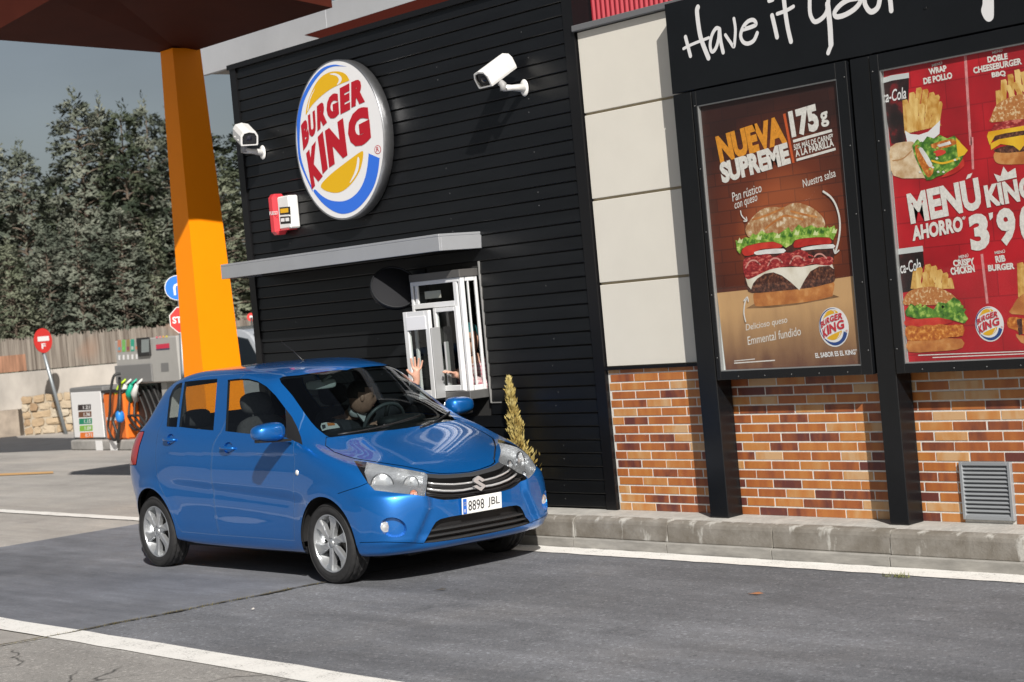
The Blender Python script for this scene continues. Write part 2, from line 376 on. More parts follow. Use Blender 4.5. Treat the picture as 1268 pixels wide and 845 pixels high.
def extr(prof, l):
    k = len(prof); return MB().add([(x, y, z) for x in (0, l) for y, z in prof], [(i, (i+1) % k, k+(i+1) % k, k+i) for i in range(k)]+[tuple(range(k))[::-1], tuple(range(k, 2*k))])
up = extr(prof, .962).mesh('kerb_stone', kerb_m); lo = extr(prof2, .962).mesh('gutter_stone', gut_m)
for k in range(-5, 8):
    for me, nm in ((up, 'kerb_stone'), (lo, 'gutter_stone')):
        o = link(nm, me, kerb, (jx+.006+k*.972, RNG.uniform(-.003,.003), RNG.uniform(-.004,.003)))
# ------------------------------------------------------------------ the restaurant
bld = empty('restaurant_building', (1.5, 2.3, 0), 'black clad burger restaurant with cream panels and brick plinth', 'building')
blk = mat('black_cladding', (.0058,.0064,.0074), .36, spec=.38, var=.25, vs=3, bump=.05, bs=90, stretch=(.5,1,3))
trim_m = mat('black_trim', (.006,.006,.007), .35, spec=.38)
wall_m = mat('wall_core', (.02,.02,.02), .9)
HX0, HX1, HZ0, HZ1 = -1.345, -.722, 1.15, 2.075          # opening of the serving window
c = MB()
c.box(-4, HX0, 2.105, 2.3, 0, 4.16); c.box(HX1, .60, 2.105, 2.3, 0, 4.16); c.box(HX0, HX1, 2.105, 2.3, 0, HZ0); c.box(HX0, HX1, 2.105, 2.3, HZ1, 4.16)
c.box(.60, 7.2, 2.12, 2.3, 0, 3.72); c.box(-4, -3.8, 2.3, 9, 0, 4.16); c.box(7.0, 7.2, 2.3, 9, 0, 3.72); c.box(-3.8, 7.0, 8.8, 9, 0, 3.72); c.box(-3.8, .60, 2.3, 8.8, 4.0, 4.16); c.box(.60, 7.0, 2.3, 8.8, 3.5, 3.70); c.box(.50, .60, 2.3, 5.0, .25, 4.0)
c.build('wall', wall_m, bld)
room = MB(); room.box(-3.8, .5, 2.3, 4.8, .05, .10); room.build('floor', mat('kitchen_floor', (.18,.17,.16), .6), bld)
room = MB(); room.box(-3.8, .5, 4.7, 4.8, .1, 3.9); room.build('kitchen_back_wall', mat('kitchen_tile', (.16,.15,.14), .5, var=.2), bld)
# siding boards, one object each
Z0, PZ = .2605, .10035
def board(x0, x1, z):
    k = [(2.080,z),(2.077,z+.004),(2.084,z+PZ-.012),(2.087,z+PZ-.009),(2.104,z+PZ-.009),(2.104,z)]
    return extr(k, x1-x0).build('siding_board', blk, bld)
def move(o, x): o.data.transform(Matrix.Translation((x, 0, 0)))
for k in range(-0, 39):
    z = Z0+k*PZ; segs = [(-3.915, .578)]
    if z+PZ > 1.04 and z < 2.15: segs = [(-3.915, -1.372), (-.668, .578)]
    for x0, x1 in segs: move(board(x0, x1, z), x0)
t = MB(); t.box(-4.012, -3.915, 2.066, 2.2, .245, 4.17); t.build('corner_trim', trim_m, bld)
t = MB(); t.box(.578, .688, 2.068, 2.3, .245, 4.17); t.build('corner_trim', trim_m, bld)
t = MB()
for k in range(36):
    for xx in (-3.3, -2.1, -.95, .12):
        if RNG.rand() < .42 and not (xx == -.95 and 7 < k < 20): t.lathe([(.0055,0),(.005,.003),(0,.004)], 6, Matrix.Translation((xx+RNG.uniform(-.03,.03), 2.0845, Z0+(k+.55)*PZ)) @ Matrix.Rotation(math.pi/2, 4, 'X'))
tag(t.build('cladding_screws', mat('zinc_screw', (.30,.30,.31), .4, .5), bld), kind='stuff')
t = MB(); t.box(-4.03, .70, 2.05, 2.32, 4.165, 4.21); t.build('roof_cap', trim_m, bld)
t = MB(); t.box(-.667, -.656, 2.070, 2.084, 1.055, 2.165); t.box(-.656, -.54, 2.072, 2.079, 1.052, 1.060); t.build('edge_trim', mat('bright_edge', (.45,.45,.44), .4, .5), bld)
# cream panels
cream = mat('cream_panel', (.66,.635,.57), .5, var=.03, vs=2)
for z0, z1 in ((1.293,1.886),(1.904,2.496),(2.514,3.118),(3.136,3.722)):
    MB().bbox(.700, 1.95, 2.088, 2.115, z0, z1, .003).build('cream_panel', cream, bld)
MB().box(.694, 1.95, 2.107, 2.118, 1.28, 3.72).build('panel_backing', mat('tan_backing', (.33,.28,.19), .7), bld)
MB().box(.69, 7, 2.072, 2.12, 1.268, 1.288).build('plinth_cap', trim_m, bld)
MB().bbox(.688, 2.3, 2.045, 2.3, 3.728, 3.772, .004).build('flashing', mat('grey_flashing', (.20,.205,.215), .45, .4), bld)
m = MB(); xx0 = at(726, 30, 2.25).x; vs = []; n = 74
for i in range(n):
    x = xx0+i*.0125; y = 2.25+(.008 if i % 4 in (0, 1) else -.004); vs += [(x, y, 3.77), (x, y, 4.75)]
m.add(vs, [(2*i, 2*i+2, 2*i+3, 2*i+1) for i in range(n-1)]); m.box(xx0, xx0+n*.0125, 2.27, 2.33, 3.74, 4.75)
m.build('red_ribbed_panel', mat('red_metal', (.36,.025,.04), .5), bld)
# bricks
brick_m, nt, N, L, B = node_mat('glazed_brick')
oi = N.new('ShaderNodeObjectInfo'); rp = N.new('ShaderNodeValToRGB'); rp.color_ramp.interpolation = 'LINEAR'
cols = [(0,(.13,.040,.032)),(.10,(.20,.062,.032)),(.26,(.33,.100,.033)),(.46,(.41,.140,.038)),(.66,(.48,.185,.048)),(.85,(.52,.255,.09)),(1,(.56,.35,.18))]
el = rp.color_ramp.elements; el[0].position, el[0].color = 0, (*cols[0][1],1); el[1].position, el[1].color = 1, (*cols[-1][1],1)
for p, c_ in cols[1:-1]: q = el.new(p); q.color = (*c_, 1)
g_ = N.new('ShaderNodeNewGeometry'); mp = N.new('ShaderNodeMapping'); mp.inputs['Scale'].default_value = (1,1,.35); L.new(g_.outputs['Position'], mp.inputs[0])
va = N.new('ShaderNodeVectorMath'); va.operation = 'ADD'; L.new(mp.outputs[0], va.inputs[0])
sc_ = N.new('ShaderNodeMath'); sc_.operation = 'MULTIPLY'; sc_.inputs[1].default_value = 57; L.new(oi.outputs['Random'], sc_.inputs[0]); L.new(sc_.outputs[0], va.inputs[1])
n_ = N.new('ShaderNodeTexNoise'); n_.inputs['Scale'].default_value = 11; n_.inputs['Detail'].default_value = 3; L.new(va.outputs[0], n_.inputs['Vector'])
mr = N.new('ShaderNodeMapRange'); mr.inputs[1].default_value = .3; mr.inputs[2].default_value = .7; mr.inputs[3].default_value = -.17; mr.inputs[4].default_value = .17; L.new(n_.outputs[0], mr.inputs[0])
ad = N.new('ShaderNodeMath'); ad.use_clamp = True; L.new(oi.outputs['Random'], ad.inputs[0]); L.new(mr.outputs[0], ad.inputs[1]); L.new(ad.outputs[0], rp.inputs[0]); L.new(rp.outputs[0], B.inputs['Base Color']); B.inputs['Roughness'].default_value = .42
n3 = N.new('ShaderNodeTexNoise'); n3.inputs['Scale'].default_value = 140; L.new(g_.outputs['Position'], n3.inputs['Vector']); bp = N.new('ShaderNodeBump'); bp.inputs['Strength'].default_value = .25; bp.inputs['Distance'].default_value = .002; L.new(n3.outputs[0], bp.inputs['Height']); L.new(bp.outputs[0], B.inputs['Normal'])
MB().box(.69, 7.1, 2.0995, 2.122, .20, 1.27).build('mortar', mat('white_mortar', (.66,.64,.60), .95, var=.12, vs=30, bump=.4, bs=200), bld)
VX0, VX1 = at(1191,600,2.09).x, at(1254,600,2.09).x; VZ0, VZ1 = at(1226,644,2.09).z, at(1221,572,2.09).z
bx0 = at(942.0, 633, 2.1).x; BW, BH, RP = .2405, .0515, .0622
bm0 = MB().bbox(0, 1, -.0035, .006, 0, BH, .0015).mesh('brick', brick_m)
far = MB(); nb = 0
for r in range(17):
    z = .2455+r*RP; h = min(BH, 1.266-z)
    if h < .01: continue
    off = bx0-(.107 if r % 2 else 0)
    for k in range(-9, 21):
        x0 = off+k*.2517+RNG.uniform(-.002,.002); x1 = x0+BW; x0c = max(x0, .700)
        if x1 < .715 or x0c > 7.0: continue
        pcs = [(x0c, x1)]
        if z+h > VZ0+.01 and z < VZ1-.01: 
            pcs = []
            if x0c < VX0-.012: pcs.append((x0c, min(x1, VX0-.004)))
            if x1 > VX1+.012: pcs.append((max(x0c, VX1+.004), x1))
        for a, b in pcs:
            if b-a < .015: continue
            if a < 4.62 and nb < 299:
                o = link('brick', bm0, bld, (a, 2.1+RNG.uniform(-.001,.001), z)); o.scale = (b-a, 1, h/BH); nb += 1
            else: far.bbox(a, b, 2.0965, 2.106, z, z+h, .0022)
tag(far.build('brickwork', brick_m, bld), kind='stuff')
# ventilation grille
vg = mat('grey_grille', (.33,.35,.37), .45, .3); m = MB()
y0, y1 = 2.074, 2.10; fw = .022
m.bbox(VX0, VX0+fw, y0, y1, VZ0, VZ1, .002); m.bbox(VX1-fw, VX1, y0, y1, VZ0, VZ1, .002); m.bbox(VX0+fw, VX1-fw, y0, y1, VZ0, VZ0+fw, .002); m.bbox(VX0+fw, VX1-fw, y0, y1, VZ1-fw, VZ1, .002)
vent = m.build('vent_frame', vg, bld); MB().box(VX0+fw, VX1-fw, 2.100, 2.102, VZ0+fw, VZ1-fw).build('vent_back', mat('vent_dark', (.01,.01,.01), .9), vent)
nl = 12; dz = (VZ1-VZ0-2*fw)/nl; lm = MB().add([(x, y, z) for x in (0, VX1-VX0-2*fw) for y, z in ((2.078,.0),(2.0785,-.003),(2.098,dz*.62),(2.098,dz*.62+.003))], [(0,1,5,4),(1,2,6,5),(2,3,7,6),(3,0,4,7)]).mesh('louvre', vg)
for k in range(nl): link('louvre', lm, vent, (VX0+fw, 0, VZ0+fw+k*dz+.003))
# serving window: a white bay with an opened leaf
YF = 1.918; XS = -.712
alu = mat('white_aluminium', (.74,.75,.76), .35, .1); gl = glass_mat('shop_glass', (.80,.84,.82), 1.5); dk = mat('grey_metal_box', (.15,.145,.14), .45, .5)
m = MB(); m.bbox(-1.36, XS+.010, YF-.012, 2.10, 2.055, 2.115, .003); wi = m.build('serving_window', dk, bld)
MB().bbox(-1.36, XS+.014, YF-.016, 2.10, 1.10, 1.165, .003).build('sill', mat('sill_metal', (.20,.20,.20), .4, .6), wi)
def bars(name, quads, y0, y1, mm=alu, par=None):
    b = MB()
    for x0, x1, z0, z1 in quads: b.bbox(x0, x1, y0, y1, z0, z1, .003)
    return b.build(name, mm, par or wi)
X = lambda px, py, Y=YF: at(px, py, Y).x
Zz = lambda px, py, Y=YF: at(px, py, Y).z
xl, xm, xr = X(512,400), X(535,400), XS
zt = 1.835
bars('frame', [(xl, xl+.030, 1.165, 2.055), (xr-.030, xr, 1.165, 2.055), (xl+.030, xr-.030, 2.022, 2.055), (xl+.030, xr-.10, zt, zt+.042), (xl+.055, xl+.090, zt+.042, 2.022), (xr-.100, xr-.055, 1.165, 2.022)], YF, YF+.020)
MB().add([(xl+.09,YF+.012,zt+.042),(xr-.10,YF+.012,zt+.042),(xr-.10,YF+.012,2.022),(xl+.09,YF+.012,2.022)],[(0,1,2,3)]).build('transom_pane', gl, wi)
MB().box(-1.23, -1.02, YF+.035, YF+.037, zt+.075, zt+.135).build('notice', mat('notice_paper', (.62,.58,.53), .7), wi)
def leaf(name, x0, x1, z0, z1, y, fw, notice=False, par=None):
    b = MB(); d = .032
    b.bbox(x0, x0+fw, y, y+d, z0, z1, .003); b.bbox(x1-fw, x1, y, y+d, z0, z1, .003); b.bbox(x0+fw, x1-fw, y, y+d, z0, z0+fw*1.3, .003); b.bbox(x0+fw, x1-fw, y, y+d, z1-fw, z1, .003)
    l = b.build(name, alu, wi); MB().add([(x0+fw,y+.015,z0+fw*1.3),(x1-fw,y+.015,z0+fw*1.3),(x1-fw,y+.015,z1-fw),(x0+fw,y+.015,z1-fw)],[(0,1,2,3)]).build('pane', gl, l, fix=False); return l
leaf('window_leaf', X(539,400), X(571,400)-.028, 1.170, zt-.004, YF-.014, .034)
yl = 1.815; lx0, lx1 = X(499.5,400,yl), X(531,400,yl)
lf = leaf('open_window_leaf', lx0, lx1, 1.12, Zz(512,386,yl), yl, .052)
MB().bbox(lx0+.045, lx1-.035, yl-.006, yl-.001, Zz(515,409,yl), Zz(515,392,yl), .002).build('leaf_panel', mat('panel_white', (.78,.79,.82), .5), lf)
b = MB(); b.bbox(lx1+.006, lx1+.020, yl+.0, yl+.09, 1.12, 1.68, .003); b.bbox(lx1+.046, lx1+.060, YF-.01, YF+.03, 1.17, 1.56, .003); b.build('leaf_track', mat('track_grey', (.42,.43,.44), .4, .4), wi)
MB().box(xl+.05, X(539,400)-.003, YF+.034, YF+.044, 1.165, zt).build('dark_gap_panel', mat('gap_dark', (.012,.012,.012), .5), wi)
b = MB(); fw = .03          # right hand return of the bay
ys0, ys1 = YF+.022, 2.086
b.bbox(XS-.020, XS, ys0, ys0+.018, 1.165, 2.055, .003); b.bbox(XS-.020, XS, ys0+.050, ys0+.060, 1.205, 2.02, .002); b.bbox(XS-.020, XS, ys1-.022, ys1, 1.165, 2.055, .003); b.bbox(XS-.032, XS, ys0+.03, ys1-.028, 1.165, 1.205, .003); b.bbox(XS-.032, XS, ys0+.03, ys1-.028, 2.02, 2.055, .003)
sd = b.build('side_frame', alu, wi); MB().add([(XS-.012,ys0+.018,1.205),(XS-.015,ys1-.028,1.205),(XS-.015,ys1-.028,2.02),(XS-.012,ys0+.018,2.02)],[(0,1,2,3)]).build('pane', gl, sd)
# awning
m = MB(); ax0, ax1, ay, az0, az1 = -3.825, -.610, 1.667, 2.264, 2.394
m.bbox(ax0, ax1, ay, 2.088, az1-.02, az1, .003); m.bbox(ax0, ax1, ay, ay+.02, az0, az1-.021, .003); m.bbox(ax0, ax0+.02, ay+.021, 2.088, az0, az1-.021, .003); m.bbox(ax1-.02, ax1, ay+.021, 2.088, az0, az1-.021, .003)
awn_m = mat('awning_metal', (.40,.415,.44), .38, .35, var=.04, vs=3)
aw = empty('window_awning', (-2.2, 2.09, az0), 'long flat grey metal awning over the serving window', 'awning'); m.build('fascia', awn_m, aw)
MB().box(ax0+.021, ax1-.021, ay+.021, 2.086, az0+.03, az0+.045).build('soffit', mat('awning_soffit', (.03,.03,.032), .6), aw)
m = MB()
for k in range(1, 4): m.box(ax0+k*.8, ax0+k*.8+.004, ay-.001, ay+.001, az0, az1)
# ------------------------------------------------------------------ filling station canopy and its orange pillar
cz = 4.85
pX = -7.0; pY = atx(251,456,pX).y
def ext(pa, pb, f):                  # straight edge through two readings, continued to the ground and to the soffit
    a, b = f(pa), f(pb); g = lambda z: a+(b-a)*((z-a.z)/(b.z-a.z)); return g(0.0), g(cz)
la, lb = ext((227.6,459.8), (198.5,64), lambda q: at(*q, pY)); ra, rb = ext((297.8,447), (248,61), lambda q: atx(*q, pX))
B_ = [(la.x,pY),(pX,pY),(pX,ra.y),(la.x,ra.y)]; T_ = [(lb.x,pY),(pX,pY),(pX,rb.y),(lb.x,rb.y)]; m = MB()
m.add([(x,y,0) for x, y in B_]+[(x,y,cz+.02) for x, y in T_], [(0,1,5,4),(1,2,6,5),(2,3,7,6),(3,0,4,7)])
org = mat('orange_paint', (.95,.275,.0006), .5, spec=.25, var=.03, vs=1.5)
can = empty('station_canopy', (pX-.2, pY+.2, 0), 'filling station canopy corner with maroon soffit on a tapered orange pillar', 'canopy')
m.build('pillar', org, can)
mar = mat('maroon_soffit', (.058,.013,.008), .75, spec=.08, var=.12, vs=2)
A = Vector((pX-.29, pY+.30, cz)); a_ = 1.65; ln = 2.15
ke = Vector(atx(0,52,pX-.29)); sl = (ke.z-cz)/(pY-ke.y)
def rid(t):                         # the mitre between the two sloping soffits
    best = None
    for k in np.linspace(0, 1.5, 151):
        q = topix(A+Vector((t, -t, t*k)))
        e = abs((q[0]-205)*(0-62)-(q[1]-62)*(153-205))
        if best is None or e < best[0]: best = (e, k)
    return best[1]
kk = rid(1.2)
I0 = A+Vector((a_, -a_, a_*kk)); xe, ye = -4.40, 1.22
L1 = Vector((A.x, ye, cz+sl*(A.y-ye))); L2 = Vector((I0.x, ye, I0.z)); R1 = Vector((xe, A.y, cz)); R2 = Vector((xe, I0.y, I0.z)); C1 = Vector((xe, ye, I0.z))
for q in ((A, L1, L2, I0), (A, I0, R2, R1), (I0, L2, C1, R2)):
    MB().add(list(q), [(0,1,2,3)]).build('soffit', mar, can, fix=False)
zt_ = I0.z+.30; U = lambda p: Vector((p.x, p.y, zt_))
MB().add([A, L1, U(A), U(L1)], [(0,1,3,2)]).build('canopy_fascia', mar, can, fix=False); MB().add([A, R1, U(A), U(R1)], [(0,1,3,2)]).build('canopy_fascia', mar, can, fix=False)
MB().add([R1, R2, C1, U(C1), U(R1)], [(0,1,2,3,4)]).build('canopy_fascia', mar, can, fix=False); MB().add([L1, L2, C1, U(C1), U(L1)], [(0,1,2,3,4)]).build('canopy_fascia', mar, can, fix=False)
MB().add([U(A), U(R1), U(C1), U(L1)], [(0,1,2,3)]).build('canopy_roof', mar, can, fix=False)
# grey roof edge behind the restaurant
YG = 4.3; g0, g1 = at(246,61,YG), at(251,94,YG)
gf = empty('station_roof', (0, 6, 4.7), 'pale grey flat roof edge of the filling station behind the black wall', 'roof')
gm = mat('grey_fascia', (.42,.44,.47), .5, var=.05, vs=2)
for k in range(5):
    x0 = -8.2+k*2.6; MB().bbox(x0+.002, x0+2.598, YG, YG+.06, g1.z, g0.z+.06, .004).build('fascia_panel', gm, gf)
MB().box(-8.2, 4.8, YG+.061, 10, g1.z+.02, g0.z+.04).build('slab', mat('roof_soffit', (.30,.28,.26), .7), gf)
pr = Print(YG-.002); pr.poly([(377,43.5),(402,48.5),(470,30),(600,-12),(700,-45),(690,-58),(560,-14)], 1, mat('maroon_band', (.065,.012,.008), .7, spec=.1)); pr.build('painted_band', gf)
# ------------------------------------------------------------------ printed colours
ink = lambda n, c, r=.6, **k: mat('ink_'+n, c, r, **k)
P_white = ink('white', (.74,.74,.74)); P_red = ink('red', (.52,.018,.035)); P_blue = ink('blue', (.03,.13,.62)); P_yel = ink('yellow', (.72,.40,.012)); P_sign = mat('sign_face', (.76,.76,.77), .25)
P_dblue = ink('dark_blue', (.015,.055,.22)); P_chalk = ink('chalk', (.70,.68,.64), var=.14, vs=60); P_orange = ink('orange', (.68,.27,.02), var=.22, vs=45); P_bar = ink('bar', (.55,.09,.02))
P_red2 = ink('logo_red', (.44,.008,.02), .3); P_yel2 = ink('logo_yellow', (.72,.42,.01), .25); P_blue2 = ink('logo_blue', (.035,.16,.70), .25)
# ------------------------------------------------------------------ round burger sign
A1 = Zm(360,70,8.05)
def A2(a, b): return A1(a, b+805)
YL = 1.965
face = [A1(*q) for q in [(470,32),(350,60),(230,170),(130,330),(75,480),(52,650),(50,760)]]+[A2(*q) for q in [(55,120),(90,290),(140,420),(210,570),(300,690),(400,780),(520,822),(640,790),(750,710),(840,580),(900,400),(930,200),(936,80)]]+[A1(*q) for q in [(925,750),(905,610),(870,480),(800,322),(720,190),(620,85),(545,42)]]
LOGO = []       # (kind, data in plane coordinates relative to the sign centre, layer, colour key)
fp = [at(*q, YL) for q in face]
lcx = (min(p.x for p in fp)+max(p.x for p in fp))/2; lcz = (min(p.z for p in fp)+max(p.z for p in fp))/2; lrx = (max(p.x for p in fp)-min(p.x for p in fp))/2; lrz = (max(p.z for p in fp)-min(p.z for p in fp))/2
R_ = lambda q: (at(*q, YL).x-lcx, at(*q, YL).z-lcz)
def lp(pts, lay, c, sm=5): LOGO.append(('p', crv([R_(q) for q in pts], sm) if sm else [R_(q) for q in pts], lay, c))
def lt(ch, bl, br, tl, lay=4, c='red', bold=.075): LOGO.append(('t', (ch, R_(bl), R_(br), R_(tl), bold), lay, c))
a = A1; b2 = A2
lp([a(560,100),(A1(500,92)),a(430,82),a(330,110),a(240,190),a(160,310),a(100,450),a(68,600),a(62,740),b2(75,170),b2(100,280),b2(150,400),b2(205,515),b2(222,545),b2(205,485),b2(165,395),b2(125,285),b2(100,180),b2(90,60),a(92,740),a(102,600),a(132,455),a(192,322),a(270,205),a(350,130),a(430,100),a(500,98)], 1, 'blue', 3)
lp([b2(228,540),b2(245,522),b2(300,575),b2(370,620),b2(450,640),b2(540,635),b2(620,595),b2(690,520),b2(740,410),b2(765,290),b2(778,168),b2(784,166),b2(882,208),b2(886,214),b2(870,350),b2(830,490),b2(760,610),b2(680,700),b2(600,750),b2(510,765),b2(420,735),b2(330,670),b2(260,590)], 1, 'blue', 3)
lp([a(150,582),a(160,500),a(190,400),a(240,290),a(300,210),a(370,165),a(430,150),a(500,155),a(550,180),a(580,225),a(578,243),a(500,275),a(400,325),a(300,400),a(220,480),a(175,545)], 1, 'yel', 4)
lp([a(390,178),a(440,168),a(490,190),a(510,225),a(495,262),a(462,284),a(482,235),a(455,195)], 2, 'white', 4)
lp([a(245,318),a(195,430),a(176,535),a(168,540),a(178,470),a(200,395)], 2, 'white', 3)
lp([b2(300,490),b2(320,450),b2(400,370),b2(500,290),b2(620,200),b2(705,142),b2(724,158),b2(715,240),b2(690,330),b2(640,420),b2(570,500),b2(500,545),b2(430,555),b2(350,535),b2(312,510)], 1, 'yel', 4)
lp([b2(670,200),b2(686,230),b2(672,330),b2(630,410),b2(588,458),b2(630,370),b2(655,290)], 2, 'white', 4)
for ch, bl, br, tl in (('B',a(128,940),a(192,846),a(103,690)),('U',a(188,822),a(258,768),a(172,590)),('R',a(268,748),a(364,658),a(262,500)),('G',a(366,648),a(486,592),a(352,408)),('E',a(498,578),a(596,528),a(490,318)),('R',a(606,512),a(742,452),a(604,258)),
                       ('K',b2(213,522),b2(322,388),b2(155,162)),('I',b2(320,370),b2(372,312),b2(270,0)),('N',b2(386,304),b2(568,180),b2(342,-62)),('G',b2(590,142),b2(806,36),b2(556,-222))): lt(ch, bl, br, tl)
lp([b2(868+33*math.cos(t), 125+44*math.sin(t)) for t in np.linspace(0, 2*math.pi, 17)[:-1]], 1, 'red', 2); lp([b2(868+27*math.cos(t), 125+37*math.sin(t)) for t in np.linspace(0, 2*math.pi, 17)[:-1]], 2, 'white', 2); lt('R', b2(856,150), b2(884,142), b2(852,102), 3, 'red', .02)
def logo(pr, cx, cz, k, lay0, mats, disc=True, kx=None, small=False):
    kx = kx or k
    if disc: 
        c = [(cx+lrx*kx*math.cos(t), cz+lrz*k*math.sin(t)) for t in np.linspace(0, 2*math.pi, 57)[:-1]]; pr.poly(c, lay0, mats['white'], world=True)
    for kind, d, lay, c in LOGO:
        if kind == 'p': pr.poly([(cx+x*kx, cz+z*k) for x, z in d], lay0+lay, mats[c], world=True)
        else:
            ch, bl, br, tl, bo = d; q = [(cx+p[0]*kx, cz+p[1]*k) for p in (bl, br, tl)]; pr.text(ch, *q, lay0+lay, mats[c], bold=bo if k > .5 else bo*.5, world=True)
sg = empty('round_sign', (lcx, 2.08, lcz), 'big round white burger sign with red lettering high on the black wall', 'sign')
m = MB(); n = 72; ring = lambda r, y: [(lcx+(lrx+r)*math.cos(t), y, lcz+(lrz+r)*math.sin(t)) for t in np.linspace(0, 2*math.pi, n+1)[:-1]]
vs = ring(-.012, YL+.002)+ring(0, YL-.004)+ring(.004, YL)+ring(.004, 2.062)+ring(-.02, 2.066)
m.add(vs, [(i*n+j, i*n+(j+1) % n, (i+1)*n+(j+1) % n, (i+1)*n+j) for i in range(4) for j in range(n)], 0, True); m.build('rim', mat('brushed_rim', (.42,.43,.45), .33, .9, var=.08, vs=20), sg)
m = MB(); m.add(ring(-.010, YL+.001), [tuple(range(n))]); m.build('face', P_sign, sg, fix=False)
for t in (.6, 2.5, 3.8, 5.6):
    m = MB(); m.tube([(lcx+lrx*.6*math.cos(t), 2.06, lcz+lrz*.6*math.sin(t)), (lcx+lrx*.6*math.cos(t), 2.085, lcz+lrz*.6*math.sin(t))], .02, 8); m.build('bracket', trim_m, sg)
pr = Print(YL-.0002, .0006); logo(pr, lcx, lcz, 1, 0, {'white': P_sign, 'red': P_red2, 'yel': P_yel2, 'blue': P_blue2}, disc=False); pr.build('logo_lettering', sg)

# ------------------------------------------------------------------ billboard frame with its slogan
frm_m = mat('frame_black', (.0055,.0062,.0075), .26, spec=.45, var=.2, vs=2, bump=.03, bs=30)
YB = 1.942
hx0 = at(828, 70, YB).x; hz = np.mean([at(854,115.5,YB).z, at(1070,69.5,YB).z, at(1124,57.5,YB).z])
fr = empty('billboard_frame', (3.4, 2.1, .243), 'black metal billboard frame with white handwritten slogan on its header', 'billboard')
MB().bbox(hx0, 6.4, YB, 2.086, hz+.006, 3.735, .004).build('header_panel', frm_m, fr)
px0 = [(at(876.5,605,YB).x, at(899,605,YB).x), (at(1096.2,582,YB).x, at(1121.5,600,YB).x)]
px0.append((px0[1][0]+1.545, px0[1][1]+1.545))
for x0, x1 in px0: MB().bbox(x0, x1, YB, 2.086, .242, hz-.002, .004).build('post', frm_m, fr)
H1, H2, H3 = Zm(840,0,7.925), Zm(980,0,7.925), Zm(1108,0,7.925)
wm = mat('slogan_white', (.66,.66,.67), .5)
def word(strokes, zm, polys=()):
    pr = Print(YB-.0008, .0004)
    for i, (pts, ww) in enumerate(strokes): pr.stroke([zm(*q) for q in pts], ww, i*.3, wm)
    for i, pts in enumerate(polys): pr.poly([zm(*q) for q in pts], i*.3, wm, smooth=3)
    pr.build('slogan_word', fr)
word([([(70,365),(95,460),(118,550)],.030),([(192,72),(183,120),(205,300),(232,410),(295,570)],.037),([(50,480),(110,448),(200,410),(300,372)],.020),
      ([(405,285),(370,280),(330,345),(312,440),(328,508),(365,480),(393,390),(402,290)],.026),([(404,290),(415,400),(440,515)],.030),([(462,345),(510,415),(545,460),(556,380),(560,280),(546,185)],.024),
      ([(635,292),(720,265),(762,240),(742,200),(690,208),(640,262),(612,345),(632,408),(680,430),(740,400),(775,325)],.027)], H1)
word([([(920,155),(945,260),(968,365)],.033),([(890,8),(925,-4)],.030),([(1030,-60),(1050,120),(1075,280),(1105,408)],.034),([(970,138),(1060,105),(1130,65)],.024)], H1)
word([([(180,-60),(180,100),(195,170),(230,215),(290,190),(340,130),(360,40),(362,-60)],.030),([(355,40),(378,250),(388,440)],.040),([(388,450),(372,490),(360,522)],.030),([(640,-15),(560,0),(480,50),(425,120),(440,165),(520,150),(620,90),(675,20),(660,-20)],.032),([(715,-40),(722,40),(760,105),(800,115),(850,70),(870,-20)],.034),([(960,-60),(972,20),(980,105)],.034)], H2)
word([], H3, [[(872,-60),(862,40),(848,100),(860,150),(890,200),(925,215),(958,195),(972,150),(972,0),(975,-60)]])

MB().bbox(at(1146,10,YB).x-.012, at(1146,10,YB).x+.012, YB-.006, YB, at(1146,10,YB).z-.008, at(1146,10,YB).z+.008, .003).build('bolt', chrome if 'chrome' in globals() else frm_m, fr)

# ------------------------------------------------------------------ poster cases
YC, YP = 1.930, 1.958
def case(label, o, i, name='poster_case'):
    (ox0, ox1, oz0, oz1), (ix0, ix1, iz0, iz1) = o, i
    e = empty(name, ((ox0+ox1)/2, 2.08, oz0), label, 'poster case', 'poster cases on the billboard frame')
    b = MB(); b.bbox(ox0, ix0, YC, YC+.034, oz0, oz1, .003); b.bbox(ix1, ox1, YC, YC+.034, oz0, oz1, .003); b.bbox(ix0, ix1, YC, YC+.034, oz0, iz0, .003); b.bbox(ix0, ix1, YC, YC+.034, iz1, oz1, .003)
    b.build('frame', frm_m, e)
    MB().box(ox0+.004, ox1-.004, YC+.0345, 2.09, oz0+.004, oz1-.004).build('back_box', frm_m, e)
    b = MB(); t = .007
    b.box(ix0, ix0+t, YC+.006, YC+.0335, iz0, iz1); b.box(ix1-t, ix1, YC+.006, YC+.0335, iz0, iz1); b.box(ix0+t, ix1-t, YC+.006, YC+.0335, iz0, iz0+t); b.box(ix0+t, ix1-t, YC+.006, YC+.0335, iz1-t, iz1)
    b.build('inner_seal', mat('aluminium_seal', (.35,.36,.36), .4, .5), e)
    MB().add([(ix0+t,YC+.012,iz0+t),(ix1-t,YC+.012,iz0+t),(ix1-t,YC+.012,iz1-t),(ix0+t,YC+.012,iz1-t)],[(0,1,2,3)]).build('cover_glass', glass_mat('poster_glass', (.95,.96,.96), 1.40), e, fix=False)
    b = MB()
    for zz in np.linspace(oz0+.15, oz1-.1, 5):
        for xx in (ox0+.02, ox1-.02): b.lathe([(.006,0),(.005,.004),(0,.005)], 8, Matrix.Translation((xx, YC, zz)) @ Matrix.Rotation(math.pi/2, 4, 'X'))
    for xx in np.linspace(ox0+.2, ox1-.2, 5): b.lathe([(.006,0),(.005,.004),(0,.005)], 8, Matrix.Translation((xx, YC, oz0+.02)) @ Matrix.Rotation(math.pi/2, 4, 'X'))
    b.build('screw', mat('screw_steel', (.10,.10,.10), .4, .8), e)
    return e
mx = lambda *q: [at(*p, YC) for p in q]
